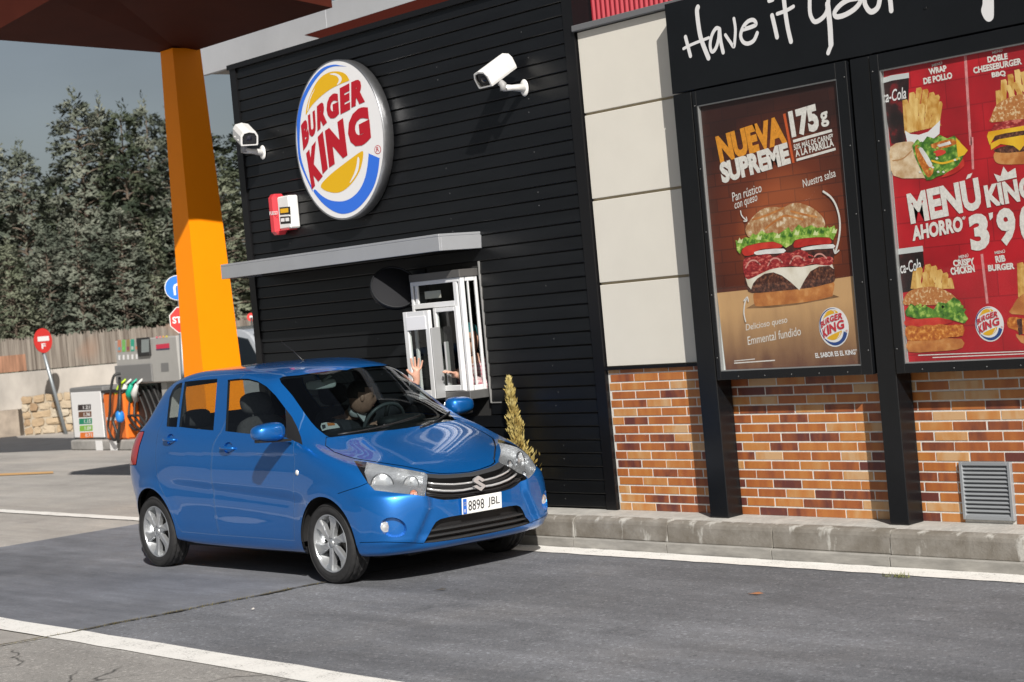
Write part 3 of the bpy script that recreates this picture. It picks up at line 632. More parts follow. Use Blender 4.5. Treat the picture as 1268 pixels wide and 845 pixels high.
q = mx((854,117),(887.7,472),(1046,77),(1081.5,463)); o1 = (np.mean([q[0].x,q[1].x])+.01, np.mean([q[2].x,q[3].x]), np.mean([q[1].z,q[3].z]), hz-.004)
q = mx((861,133),(893.8,461),(1035,96),(1066,452)); i1 = (np.mean([q[0].x,q[1].x]), np.mean([q[2].x,q[3].x]), np.mean([q[1].z,q[3].z]), np.mean([q[0].z,q[2].z]))
case1 = case('left poster case showing one tall burger on a brown poster', o1, i1)
q = mx((1075,100),(1113,462)); w2 = o1[1]-o1[0]; o2 = (np.mean([p.x for p in q]), np.mean([p.x for p in q])+w2, o1[2], o1[3])
q = mx((1086.6,84),(1121,449.5)); i2x = np.mean([p.x for p in q]); i2 = (i2x, i2x+i1[1]-i1[0], i1[2], i1[3])
case2 = case('right poster case showing a red price poster with fries', o2, i2)

# poster 1 -------------------------------------------------------
def poster_bg1():
    m, nt, N, L, B = node_mat('poster_brown'); g = N.new('ShaderNodeNewGeometry'); s = N.new('ShaderNodeSeparateXYZ'); L.new(g.outputs['Position'], s.inputs[0])
    cb = N.new('ShaderNodeCombineXYZ'); L.new(s.outputs[0], cb.inputs[0]); L.new(s.outputs[2], cb.inputs[1])
    br = N.new('ShaderNodeTexBrick'); br.inputs['Scale'].default_value = 1.0; br.inputs['Brick Width'].default_value = .23; br.inputs['Row Height'].default_value = .085; br.inputs['Mortar Size'].default_value = .004
    br.inputs['Color1'].default_value = (.100,.021,.010,1); br.inputs['Color2'].default_value = (.066,.015,.008,1); br.inputs['Mortar'].default_value = (.05,.012,.008,1); L.new(cb.outputs[0], br.inputs['Vector'])
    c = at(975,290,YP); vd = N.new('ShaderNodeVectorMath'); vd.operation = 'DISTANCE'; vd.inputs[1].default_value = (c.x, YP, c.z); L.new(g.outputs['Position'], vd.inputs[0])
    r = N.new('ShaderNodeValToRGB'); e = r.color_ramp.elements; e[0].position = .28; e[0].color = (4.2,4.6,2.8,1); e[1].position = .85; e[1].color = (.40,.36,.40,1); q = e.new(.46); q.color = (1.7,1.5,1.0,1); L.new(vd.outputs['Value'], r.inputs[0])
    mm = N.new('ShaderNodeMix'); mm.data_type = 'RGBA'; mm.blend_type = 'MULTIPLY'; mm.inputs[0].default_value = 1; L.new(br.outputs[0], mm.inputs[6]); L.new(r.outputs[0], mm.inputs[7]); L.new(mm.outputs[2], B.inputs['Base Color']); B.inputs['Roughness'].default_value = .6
    return m
def poster_paper(name, hi, lo, z0, z1):
    m, nt, N, L, B = node_mat(name); g = N.new('ShaderNodeNewGeometry'); s = N.new('ShaderNodeSeparateXYZ'); L.new(g.outputs['Position'], s.inputs[0])
    n = N.new('ShaderNodeTexNoise'); n.inputs['Scale'].default_value = 7; n.inputs['Detail'].default_value = 5; mp = N.new('ShaderNodeMapping'); mp.inputs['Scale'].default_value = (1.8,1,.6); L.new(g.outputs['Position'], mp.inputs[0]); L.new(mp.outputs[0], n.inputs['Vector'])
    r = N.new('ShaderNodeMapRange'); r.inputs[1].default_value = z0; r.inputs[2].default_value = z1; L.new(s.outputs[2], r.inputs[0])
    a = N.new('ShaderNodeMath'); a.operation = 'MULTIPLY_ADD'; a.inputs[1].default_value = .55; a.use_clamp = True; L.new(n.outputs[0], a.inputs[0])
    sb = N.new('ShaderNodeMath'); sb.operation = 'SUBTRACT'; sb.inputs[1].default_value = .27; L.new(r.outputs[0], sb.inputs[0]); L.new(sb.outputs[0], a.inputs[2])
    mm = N.new('ShaderNodeMix'); mm.data_type = 'RGBA'; mm.inputs[6].default_value = (*lo, 1); mm.inputs[7].default_value = (*hi, 1); L.new(a.outputs[0], mm.inputs[0]); L.new(mm.outputs[2], B.inputs['Base Color']); B.inputs['Roughness'].default_value = .6
    return m
def food(name, c1, c2, sc=40, c3=None, vor=False, st=(1,1,1)):
    n0 = 'food_'+name
    if n0 in MATS: return MATS[n0]
    m, nt, N, L, B = node_mat(n0); g = N.new('ShaderNodeNewGeometry'); mp = N.new('ShaderNodeMapping'); mp.inputs['Scale'].default_value = st; L.new(g.outputs['Position'], mp.inputs[0])
    n = N.new('ShaderNodeTexVoronoi' if vor else 'ShaderNodeTexNoise'); n.inputs['Scale'].default_value = sc; L.new(mp.outputs[0], n.inputs['Vector'])
    if not vor: n.inputs['Detail'].default_value = 4
    r = N.new('ShaderNodeValToRGB'); e = r.color_ramp.elements; lo, hi = (.0,.75) if vor else (.36,.64); e[0].position = lo; e[1].position = hi; e[0].color = (*c1,1); e[1].color = (*c2,1)
    if c3: q = e.new((lo+hi)/2+.05); q.color = (*c3,1)
    L.new(n.outputs[0], r.inputs[0]); L.new(r.outputs[0], B.inputs['Base Color']); B.inputs['Roughness'].default_value = .6
    return m
zA, zB, zC = Zm(870,100,6.5), Zm(870,220,6.34), Zm(880,320,5.635)
F_bun = food('bun', (.40,.13,.03), (.60,.28,.09), 14, (.52,.20,.05)); F_flour = food('floured_bun', (.36,.15,.055), (.72,.60,.44), 30, (.52,.33,.17)); F_let = food('lettuce', (.10,.24,.02), (.55,.66,.20), 30, (.30,.48,.07)); F_tom = food('tomato', (.40,.012,.010), (.64,.05,.03), 9)
F_pat = food('patty', (.035,.012,.008), (.22,.085,.045), 48, (.10,.035,.022)); F_bac = food('bacon', (.20,.012,.015), (.62,.17,.13), 34, (.38,.03,.03), st=(1,1,2.2)); F_chs = food('white_cheese', (.62,.56,.44), (.80,.76,.66), 8); F_oni = food('onion', (.60,.58,.55), (.80,.79,.77), 12)
F_dark = food('shadow_filling', (.03,.010,.008), (.10,.03,.02), 30); F_crisp = food('crisp_chicken', (.36,.08,.01), (.74,.34,.08), 44, (.55,.18,.025)); F_frs = food('fry', (.55,.28,.05), (.78,.55,.20), 26, st=(1,1,.4)); F_yel = food('yellow_cheese', (.70,.36,.01), (.82,.52,.03), 8); F_tort = food('tortilla', (.50,.32,.16), (.72,.58,.40), 18); F_cola = food('cola', (.012,.006,.006), (.16,.010,.012), 13, (.035,.010,.010)); F_let2 = food('green_lettuce', (.03,.12,.012), (.36,.52,.10), 30, (.12,.28,.03)); F_seed = food('seeded_bun', (.42,.15,.04), (.70,.52,.30), 60, (.50,.21,.06))
pr = Print(YP)
pr.poly([(i1[0]+.004, i1[2]+.004), (i1[1]-.004, i1[2]+.004), (i1[1]-.004, i1[3]-.004), (i1[0]+.004, i1[3]-.004)], -4, mat('backing_white', (.70,.72,.71), .5), world=True)
pl = [at(866,150,YP), at(872,240,YP), at(884,330,YP), at(897.5,440,YP), at(899,458,YP)]
x1_ = i1[1]-.006
pts = [(at(865,132,YP).x, i1[3]-.008)]+[(p.x, p.z) for p in pl[:-1]]+[(pl[-1].x, i1[2]+.008), (x1_, i1[2]+.008), (x1_, i1[3]-.008)]
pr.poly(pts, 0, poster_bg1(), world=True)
tz = [at(*zC(120,236),YP), at(*zC(560,200),YP), at(1066,343,YP)]
pr.poly([(pl[3].x-.02, tz[0].z), (tz[1].x, tz[1].z+.01), (x1_, tz[2].z+.01), (x1_, i1[2]+.008), (pl[-1].x, i1[2]+.008)], 1, poster_paper('kraft_paper', (.55,.33,.15), (.13,.055,.035), i1[2], i1[2]+.42), world=True)
sh = food('burger_shadow', (.16,.08,.03), (.26,.14,.06), 8); pr.poly([zC(*q) for q in [(250,350),(420,345),(600,325),(900,270),(860,255),(300,320)]], 2, sh)
pr.poly([zC(*q) for q in [(300,250),(340,238),(450,226),(600,215),(700,202),(855,160),(853,250),(838,268),(700,300),(550,318),(400,332),(330,335),(308,322)]], 3, F_bun, smooth=3)
pr.poly([zC(*q) for q in [(240,150),(300,110),(500,70),(700,45),(850,40),(868,100),(866,160),(800,182),(700,205),(500,226),(290,242),(255,200)]], 4, F_pat, smooth=3)
pr.poly([zB(*q) for q in [(330,560),(620,520),(1030,480),(1035,660),(700,720),(335,800)]], 3.5, F_dark)
pr.poly([zC(*q) for q in [(245,130),(300,100),(450,65),(640,60),(760,40),(850,40),(862,75),(830,52),(760,57),(700,90),(660,150),(622,222),(560,165),(500,120),(440,98),(380,108),(330,140),(300,175),(285,218),(262,190)]], 5, F_chs)
pr.poly([zB(*q) for q in [(330,640),(400,620),(520,600),(560,625),(640,590),(700,590),(760,565),(830,590),(845,635),(1000,620),(1030,650),(1000,690),(860,680),(780,702),(700,695),(560,715),(480,745),(400,785),(350,795),(325,730)]], 6, F_bac, smooth=3)
for k in range(7):
    t = k/6; c = zB(400+t*520, 690-t*50); pr.stroke([(c[0]-9, c[1]+3), (c[0]-4, c[1]-5), (c[0]+3, c[1]-6), (c[0]+9, c[1]-1)], .010, 6.5, F_bac if k % 2 else ink('bacon_fat', (.62,.30,.25)))
for pts in ([(320,560),(350,532),(450,512),(600,502),(632,535),(600,555),(480,560),(430,580),(400,605),(340,615),(316,590)], [(720,545),(730,500),(780,480),(980,458),(1007,480),(1007,520),(860,530),(760,550)]): pr.poly([zB(*q) for q in pts], 7, F_tom, smooth=3)
for pts in ([(410,585),(500,565),(642,558),(642,592),(500,600),(430,608)], [(780,555),(880,535),(1030,523),(1032,555),(900,562),(800,572)]): pr.poly([zB(*q) for q in pts], 7.5, F_oni, smooth=2)
pr.poly([zB(*q) for q in [(345,430),(350,380),(400,310),(470,250),(550,230),(640,235),(700,205),(780,203),(870,240),(930,290),(962,340),(957,390),(850,400),(720,420),(500,460),(380,470)]], 8, F_flour, smooth=4)
for pts in ([(400,330),(500,300),(560,275),(640,240)], [(500,400),(580,340),(660,300),(790,330)], [(700,265),(800,290),(900,310)]): pr.stroke([zB(*q) for q in pts], .014, 8.4, F_bun)
lt_ = [(265,490),(300,505),(340,468),(372,475),(400,438),(425,452),(470,416),(510,440),(560,428),(600,445),(640,418),(680,388),(705,432),(735,395),(760,368),(800,397),(860,373),(905,395),(950,388),(1000,402),(1040,375),(1057,430),(1030,492),(1000,470),(900,468),(780,478),(730,492),(705,525),(660,552),(618,522),(560,502),(450,512),(350,537),(312,562),(300,602),(275,570)]
pr.poly([zB(*q) for q in lt_], 9, F_let)
for k in range(16):
    u = k/15; a_ = 300+u*740; b_ = 500-u*90+RNG.uniform(-14,14); pr.poly([zB(a_+dx, b_+dy) for dx, dy in ((-20,14),(-4,-26),(8,-6),(24,-20),(16,18))], 9.5, F_let2 if k % 3 else ink('leaf_light', (.62,.70,.34)))
pr.text('NUEVA', (145,668), (684,500), (103,452), 2.5, P_orange, zA, bold=.06); pr.text('SUPREME', (162,832), (714,668), (131,664), 2.6, P_chalk, zA, bold=.06)
pr.poly([(648,270),(668,264),(742,660),(724,665)], 2, P_bar, zA)
pr.text('175', (722,466), (948,402), (688,252), 2.5, P_chalk, zA, bold=.06); pr.text('g', (962,380), (1026,362), (940,262), 2.5, P_chalk, zA, bold=.03)
pr.poly([(728,478),(1040,390),(1045,412),(732,500)], 2, P_chalk, zA); pr.text('50% MÁS DE CARNE*', (738,562), (1055,472), (731,504), 2, P_chalk, zA, bold=.022); pr.text('A LA PARRILLA', (752,616), (1060,526), (743,562), 2, P_chalk, zA, bold=.03); pr.poly([(755,630),(1070,540),(1074,560),(758,650)], 2, P_chalk, zA)
pr.text('Pan rústico', (238,190), (468,112), (226,122), 2, P_chalk, zB, bold=.004, shear=.15); pr.text('con queso', (258,268), (436,202), (250,205), 2, P_chalk, zB, bold=.004, shear=.15)
pr.text('Nuestra salsa', (812,862), (1075,772), (800,800), 2, P_chalk, zA, bold=.004, shear=.15); pr.text('BBQ', (806,178), (925,140), (794,112), 2, P_chalk, zB, bold=.008, shear=.1)
for pts, w_, z_ in (([(305,262),(315,300),(352,338)],.009,zB),([(330,342),(354,340),(350,312)],.008,zB),([(955,110),(1010,150),(1050,210),(1078,300),(1085,400),(1072,500),(1048,590)],.014,zB),([(1036,562),(1047,594),(1076,572)],.010,zB),([(250,440),(238,380),(245,310),(260,274)],.011,zC),([(238,296),(262,270),(268,300)],.009,zC)): pr.stroke([z_(*q) for q in pts], w_, 10, P_chalk)
pr.text('Delicioso queso', (250,518), (540,462), (242,462), 2, P_chalk, zC, bold=.002, shear=.15); pr.text('Emmental fundido', (262,606), (634,536), (252,548), 2, P_chalk, zC, bold=.002, shear=.15)
pr.poly([(165,714),(310,700),(310,706),(165,720)], 2, P_chalk, zC); pr.poly([(165,728),(450,708),(450,716),(165,736)], 2, P_chalk, zC); pr.poly([(130,779),(180,776),(180,781),(130,784)], 2, P_chalk, zC)
MINK = {'white': P_white, 'red': P_red, 'yel': P_yel, 'blue': P_dblue}
def small_logo(pr, zm, cx, cy, top, bot, lay):
    c = at(*zm(cx, cy), pr.Y); h = abs(at(*zm(cx, top), pr.Y).z-at(*zm(cx, bot), pr.Y).z)/2; logo(pr, c.x, c.z, h/lrz, lay, MINK)
small_logo(pr, zC, 861, 480, 342, 620, 3)
pr.text('EL SABOR ES EL KING*', (735,697), (1028,670), (729,660), 3, P_white, zC, bold=.03)
pr.build('poster', case1)

# poster 2 -------------------------------------------------------
zD, zE, zF = Zm(1080,40,6.037), Zm(1090,170,5.635), Zm(1100,300,5.28)
def poster_bg2():
    m, nt, N, L, B = node_mat('poster_red'); g = N.new('ShaderNodeNewGeometry'); s = N.new('ShaderNodeSeparateXYZ'); L.new(g.outputs['Position'], s.inputs[0])
    cb = N.new('ShaderNodeCombineXYZ'); L.new(s.outputs[0], cb.inputs[0]); L.new(s.outputs[2], cb.inputs[1])
    br = N.new('ShaderNodeTexBrick'); br.inputs['Scale'].default_value = 1.0; br.inputs['Brick Width'].default_value = .50; br.inputs['Row Height'].default_value = .16; br.inputs['Mortar Size'].default_value = .006; br.inputs['Mortar Smooth'].default_value = 1
    br.inputs['Color1'].default_value = (.46,.010,.018,1); br.inputs['Color2'].default_value = (.40,.008,.016,1); br.inputs['Mortar'].default_value = (.27,.006,.012,1); L.new(cb.outputs[0], br.inputs['Vector'])
    n = N.new('ShaderNodeTexNoise'); n.inputs['Scale'].default_value = 3; n.inputs['Detail'].default_value = 3; L.new(g.outputs['Position'], n.inputs['Vector']); r = N.new('ShaderNodeMapRange'); r.inputs[1].default_value = .35; r.inputs[2].default_value = .7; r.inputs[3].default_value = .75; r.inputs[4].default_value = 1.25; L.new(n.outputs[0], r.inputs[0])
    v = N.new('ShaderNodeVectorMath'); v.operation = 'SCALE'; L.new(br.outputs[0], v.inputs[0]); L.new(r.outputs[0], v.inputs['Scale']); L.new(v.outputs[0], B.inputs['Base Color']); B.inputs['Roughness'].default_value = .55
    return m
pr = Print(YP)
X0, X1, ZB0, ZT = i2[0]+.012, i2[1]-.008, i2[2]+.008, i2[3]-.008
pr.poly([(i2[0]+.002, i2[2]+.002), (i2[1]-.002, i2[2]+.002), (i2[1]-.002, i2[3]-.002), (i2[0]+.002, i2[3]-.002)], -3, MATS['backing_white'], world=True)
pr.poly([(X0,ZB0),(X1,ZB0),(X1,ZT),(X0,ZT)], 0, poster_bg2(), world=True)
P_lid = ink('lid', (.55,.58,.58)); P_pink = ink('pinkish', (.62,.24,.24), var=.3, vs=30)
def fries(zm, base, tops, w, lay):
    n = len(tops)
    for k, (tx, ty) in enumerate(tops):
        u = k/(n-1); bx = base[0]+(base[2]-base[0])*u; by = base[1]+(base[3]-base[1])*u
        pr.poly([(bx-w*.45,by),(bx+w*.45,by),(tx+w*.55,ty+w*.25),(tx+w*.3,ty-w*.2),(tx-w*.5,ty)], lay+.1*(k*7 % 5), F_frs if k % 3 else food('fry_dark', (.48,.22,.03), (.68,.42,.12), 26), zm)
def cup(zm, body, lid, bl, br, tl):
    pr.poly(body, 1, F_cola, zm); pr.poly(lid, 1.5, P_lid, zm); pr.text('ca-Cola', bl, br, tl, 2, P_white, zm, bold=.012, shear=.3)
cup(zD, [(75,345),(150,325),(275,305),(275,400),(270,500),(250,835),(145,835),(100,600)], [(72,345),(150,322),(275,303),(277,342),(150,362),(74,384)], (82,532), (258,496), (72,445))
fries(zD, (262,755,500,700), [(248,510),(300,455),(268,540),(352,420),(325,500),(312,580),(400,432),(370,540),(360,630),(448,455),(420,500),(408,610),(485,475),(462,560),(505,525),(470,630)], 42, 2)
pr.poly([(245,735),(290,762),(350,768),(420,745),(510,660),(505,760),(420,830),(265,830)], 3, P_white, zD)
pr.poly([(72,70),(215,30),(240,60),(235,110),(325,280),(300,285),(95,268)], 4, F_tort, zE, smooth=3); pr.stroke([zE(90,165),zE(160,150),zE(222,95)], .008, 4.4, ink('tortilla_edge', (.42,.22,.09)))
pr.poly([(225,60),(260,15),(300,35),(330,-5),(380,10),(420,-15),(470,10),(520,-10),(560,30),(570,60),(600,95),(575,150),(590,190),(520,240),(440,262),(400,275),(355,300),(325,300),(285,225),(245,140)], 5, F_let2, zE)
pr.poly([(530,5),(615,92),(590,125),(545,140)], 5.5, F_yel, zE); pr.poly([(580,150),(588,200),(520,255),(430,282),(470,245),(545,200)], 5.5, F_tom, zE, smooth=2)
pr.poly([(245,75),(275,62),(378,210),(348,278),(322,262),(270,170)], 6, F_crisp, zE, smooth=2); pr.poly([(272,82),(298,76),(368,190),(345,208),(310,150)], 6.5, F_oni, zE, smooth=2)
pr.poly([(355,52),(500,12),(535,48),(405,85)], 6, F_crisp, zE, smooth=2); pr.poly([(400,55),(490,28),(500,48),(415,70)], 6.5, F_oni, zE); pr.poly([(375,102),(440,85),(462,110),(400,135)], 6.5, F_tom, zE, smooth=2); pr.stroke([zE(365,165),zE(440,182),zE(545,152)], .012, 6.5, F_yel)
for k in range(14):
    a_, b_ = RNG.uniform(260,560), RNG.uniform(10,260); pr.poly([(a_-12,b_),(a_,b_-9),(a_+11,b_+3),(a_-2,b_+9)], 6.8, ink('rice_white', (.72,.74,.66)) if k % 2 else F_let, zE)
pr.text('MENÚ', (450,262), (525,240), (447,236), 2, P_chalk, zD, bold=.02); pr.text('WRAP', (428,320), (562,292), (419,274), 2, P_chalk, zD, bold=.05); pr.text('DE POLLO', (387,392), (602,346), (381,344), 2, P_chalk, zD, bold=.05)
pr.poly([(685,160),(706,156),(746,845),(727,845)], 1, P_pink, zD); pr.poly([(630,0),(650,0),(655,225),(640,225)], 1, P_pink, zE)
pr.text('MENÚ', (900,165), (975,145), (897,140), 2, P_chalk, zD, bold=.02); pr.text('DOBLE', (866,230), (1016,202), (860,184), 2, P_chalk, zD, bold=.05); pr.text('CHEESEBURGER', (760,312), (1122,240), (754,264), 2, P_chalk, zD, bold=.04); pr.text('BBQ', (898,347), (1002,330), (892,302), 2, P_chalk, zD, bold=.05)
fries(zD, (950,560,1300,480), [(945,440),(985,360),(965,460),(1035,320),(1015,400),(1085,285),(1060,380),(1130,300),(1110,400),(1180,290),(1235,330),(1290,380)], 44, 1.2)
pr.poly([(895,675),(893,630),(930,545),(1010,495),(1135,460),(1260,480),(1345,560),(1365,650),(1350,690),(1135,650)], 2.2, F_seed, zD, smooth=3); pr.poly([(915,690),(1135,640),(1345,670),(1350,760),(1135,745),(925,760)], 2.0, F_bac, zD, smooth=2)
pr.poly([(920,745),(1135,725),(1350,740),(1345,810),(1135,800),(930,835)], 2.4, F_pat, zD, smooth=2); pr.poly([(860,780),(870,745),(1000,722),(1135,700),(1350,715),(1350,740),(1135,735),(1000,755),(920,775),(880,845)], 2.6, F_yel, zD); pr.poly([(800,85),(900,55),(1003,50),(1150,60),(1150,110),(1003,100),(900,110),(810,105)], 2.8, F_pat, zE, smooth=2)
pr.poly([(770,45),(830,15),(1003,-15),(1150,0),(1150,50),(1003,60),(975,95),(930,60),(840,48),(775,90)], 3.0, F_yel, zE); pr.poly([(795,115),(850,95),(1003,92),(1150,105),(1155,150),(1090,185),(1003,188),(860,190),(805,170)], 2.7, F_bun, zE, smooth=3)
pr.text('MENU', (217,610), (718,500), (184,398), 4, P_chalk, zE, bold=.05); pr.poly([(600,296),(612,262),(646,250),(630,282)], 4, P_chalk, zE)
pr.text('KING', (748,495), (1090,428), (722,338), 4, P_chalk, zE, bold=.05); pr.poly([(795,255),(842,272),(862,205),(892,247),(945,215),(955,280),(822,312)], 4, P_chalk, zE)
pr.text('AHORRO', (229,727), (582,656), (220,622), 4, P_chalk, zE, bold=.05); pr.text('*', (572,580), (600,574), (570,555), 4, P_chalk, zE, bold=.02)
pr.text('3', (640,802), (775,775), (612,548), 4, P_chalk, zE, bold=.055); pr.text('9', (835,768), (965,742), (803,508), 4, P_chalk, zE, bold=.05); pr.text('0€', (988,745), (1230,690), (962,470), 4, P_chalk, zE, bold=.05); pr.poly([(758,532),(788,524),(788,560),(768,582)], 4, P_chalk, zE)
cup(zF, [(62,45),(225,25),(235,150),(160,320),(95,330)], [(60,45),(225,24),(230,60),(63,82)], (84,207), (220,182), (70,132))
fries(zF, (165,305,415,305), [(182,190),(205,170),(190,240),(262,150),(240,200),(300,160),(272,240),(335,185),(318,250),(372,205),(350,270),(400,240)], 40, 2)
pr.poly([(105,368),(140,322),(200,300),(300,291),(380,318),(430,350),(452,385),(400,405),(250,412),(110,410)], 4, F_seed, zF, smooth=3)
pr.poly([(112,450),(150,400),(190,425),(250,418),(300,440),(330,392),(380,400),(430,360),(470,382),(490,432),(512,438),(498,460),(525,500),(500,532),(430,512),(330,492),(200,502),(120,482)], 5, F_let2, zF)
for k in range(12): a_, b_ = RNG.uniform(130,490), RNG.uniform(405,495); pr.poly([(a_-14,b_+4),(a_-2,b_-12),(a_+13,b_-2),(a_+4,b_+12)], 5.5, F_let, zF)
pr.poly([(112,512),(200,502),(330,490),(432,520),(300,548),(120,548)], 4.5, F_tom, zF, smooth=2); pr.poly([(115,560),(160,545),(200,555),(250,540),(300,545),(340,535),(400,545),(490,540),(490,612),(400,622),(330,640),(250,642),(130,640)], 5, F_crisp, zF, smooth=2)
pr.poly([(130,645),(270,640),(280,632),(480,632),(487,690),(400,708),(280,716),(137,718)], 4, F_bun, zF, smooth=2)
pr.text('MENÚ', (462,110), (525,98), (460,84), 2, P_chalk, zF, bold=.02); pr.text('CRISPY', (428,162), (568,146), (421,118), 2, P_chalk, zF, bold=.05); pr.text('CHICKEN', (412,217), (568,196), (404,168), 2, P_chalk, zF, bold=.05)
pr.text('MENÚ', (698,80), (765,70), (695,56), 2, P_chalk, zF, bold=.02); pr.text('RIB', (705,136), (770,126), (697,92), 2, P_chalk, zF, bold=.05); pr.text('BURGER', (655,192), (828,176), (651,150), 2, P_chalk, zF, bold=.05)
pr.poly([(603,80),(620,76),(656,400),(640,402)], 1, P_pink, zF)
small_logo(pr, zF, 662, 535, 418, 650, 2)
fries(zF, (870,360,1060,360), [(865,140),(890,170),(930,150),(980,150),(1030,180)], 46, 1)
pr.poly([(808,470),(815,420),(850,365),(900,335),(1000,335),(1060,400),(1068,470)], 2, F_bun, zF, smooth=3); pr.poly([(778,530),(790,495),(840,490),(887,500),(1075,500),(1075,600),(887,600),(835,575),(790,560)], 2.5, F_crisp, zF, smooth=2); pr.poly([(840,505),(875,500),(880,600),(855,610)], 2.8, F_pat, zF); pr.poly([(835,600),(887,612),(1068,602),(1055,660),(900,668),(855,640)], 2, F_bun, zF, smooth=2)
for y0_ in (737, 752): pr.poly([(195 if y0_ < 740 else 290, y0_),(1060,y0_-32),(1060,y0_-26),(195 if y0_ < 740 else 290, y0_+6)], 2, P_chalk, zF)
pr.build('poster', case2)

# ------------------------------------------------------------------ cameras, alarm box, convex mirror
cam_w = mat('camera_white', (.70,.70,.69), .4, var=.04, vs=12)
def cctv(label, plate_px, tip_px, body_px, aim):
    P0 = at(*plate_px, 2.075); e = empty('security_camera', P0, label, 'camera', 'white security cameras on the black wall')
    tip = atx(*tip_px, P0.x); m = MB()
    m.lathe([(.0,.012),(.040,.012),(.046,.004),(.046,.0)], 18, Matrix.Translation(P0) @ Matrix.Diagonal((1,1,1.4,1)) @ Matrix.Rotation(math.pi/2, 4, 'X')); m.tube([P0+Vector((0,-.005,0)), P0.lerp(tip, .6), tip], [.034,.022,.026], 12)
    m.build('wall_bracket', cam_w, e)
    C = at(*body_px, tip.y); aim = Vector(aim).normalized(); M = Matrix.Translation(C) @ aim.to_track_quat('X', 'Z').to_matrix().to_4x4()
    MB().tube([tip+Vector((0,0,-.02)), tip+Vector((0,0,.02)), C-Vector((0,0,.05))], [.028,.028,.022], 12).build('swivel', mat('swivel_grey', (.30,.30,.30), .5), e)
    prof = [(y*1.14, z*1.14) for y, z in [(-.066,-.055),(.066,-.055),(.070,-.040),(.070,.020),(.052,.052),(.0,.064),(-.052,.052),(-.070,.020),(-.070,-.040)]]
    m = MB(); k = len(prof); vs = [M @ Vector((x, y*s, z*s+dz)) for x, s, dz in ((-.15,.94,0),(-.145,1,0),(.145,1,0),(.15,.97,0)) for y, z in prof]
    m.add(vs, [(i*k+j, i*k+(j+1) % k, (i+1)*k+(j+1) % k, (i+1)*k+j) for i in range(3) for j in range(k)]+[tuple(range(k))[::-1]])
    vi = [M @ Vector((.15, y*.80, z*.80)) for y, z in prof]; o_ = len(m.v); m.v += [tuple(v) for v in vi]; b0 = 3*k
    for j in range(k): m.f.append((b0+j, b0+(j+1) % k, o_+(j+1) % k, o_+j)); m.m.append(0); m.sm.append(False)
    h = m.build('housing', cam_w, e)
    m = MB(); m.add([M @ Vector((.135, y*.80, z*.80)) for y, z in prof], [tuple(range(k))]); m.build('front_window', mat('camera_window', (.01,.01,.012), .08), h)
    MB().lathe([(.026,0),(.022,.004),(0,.008)], 16, M @ Matrix.Translation((.137,0,0)) @ Matrix.Rotation(math.pi/2, 4, 'Y')).build('lens', mat('lens_glass', (.02,.02,.03), .03), h)
    m = MB()
    for sx in (-.06, .06): m.lathe([(.008,0),(.007,.006),(0,.007)], 8, M @ Matrix.Translation((sx,-.0798,-.03)) @ Matrix.Rotation(math.pi/2, 4, 'X'))
    m.build('screw', cam_w, h); return e
cctv('white security camera aimed left, between the round sign and the cream panels', (649.5,109), (623.5,109), (612.5,88), (.02,-.85,-.46))
cctv('white security camera aimed right at the far left edge of the black wall', (325.5,189), (302,186.5), (304,167), (.80,-.28,-.32))
P0 = at(352,262,2.08); ab = empty('alarm_box', P0, 'red and white alarm siren box left of the round sign', 'alarm')
w0 = at(345,262,1.98); 
xa0, xa1 = at(344,262,1.98).x, at(358.5,262,1.98).x; za0, za1 = at(352,284,1.98).z, at(350,243,1.98).z
MB().bbox(xa0, xa1, 1.98, 2.085, za0, za1, .012).build('white_case', cam_w, ab)
xr0, xr1 = at(331.5,262,1.95).x, at(346,262,1.95).x; zr0, zr1 = at(342,291,1.95).z, at(339,240,1.95).z
m = MB(); m.bbox(xr0, xa0-.002, 1.95, 2.085, zr0, zr1, .03); m.bbox(xa0-.001, xa0+.14, 1.972, 2.08, zr0+.03, za0-.002, .006); m.build('red_strobe', mat('strobe_red', (.62,.045,.06), .3, coat=.5), ab)
pa = Print(1.979); zq = Zm(280,140,5.28)
pa.poly([(348,618),(418,612),(422,662),(352,668)], 0, ink('black', (.015,.015,.015)), zq); pa.poly([(353,628),(406,622),(408,650),(356,656)], 1, P_yel, zq); pa.poly([(352,680),(422,674),(424,722),(356,728)], 0, ink('black', (.02,.02,.02)), zq)
for q in ((358,690),(388,687)): pa.poly([(q[0],q[1]),(q[0]+24,q[1]-2),(q[0]+25,q[1]+20),(q[0]+1,q[1]+22)], 1, P_white, zq)
pa.build('maker_label', ab)
pa = Print(1.949); pa.text('FUEGO', (284,670), (338,664), (283,646), 0, P_white, zq, bold=.03); pa.build('lettering', ab)
# black convex mirror on an arm beside the serving window
mc = at(488,357,1.885); e = empty('convex_mirror', (mc.x, 2.08, mc.z), 'round black traffic mirror mounted under the awning beside the serving window', 'mirror')
ax = Vector((.80,-.34,.50)).normalized(); M = Matrix.Translation(mc) @ ax.to_track_quat('Z','Y').to_matrix().to_4x4()
MB().lathe([(.0,-.055),(.09,-.052),(.165,-.045),(.192,-.03),(.198,0),(.195,.022),(.186,.026),(.183,.010)], 40, M).build('rim', mat('mirror_black', (.010,.011,.013), .5, spec=.3), e)
MB().lathe([(.184,.012),(.15,.022),(.08,.030),(0,.034)], 40, M).build('mirror_dish', mat('dark_dish', (.015,.0155,.018), .7, spec=.15), e)
MB().tube([mc-ax*.04, Vector((mc.x-.05,2.02,mc.z-.02)), Vector((mc.x-.03,2.085,mc.z))], .016, 8).build('arm', trim_m, e)
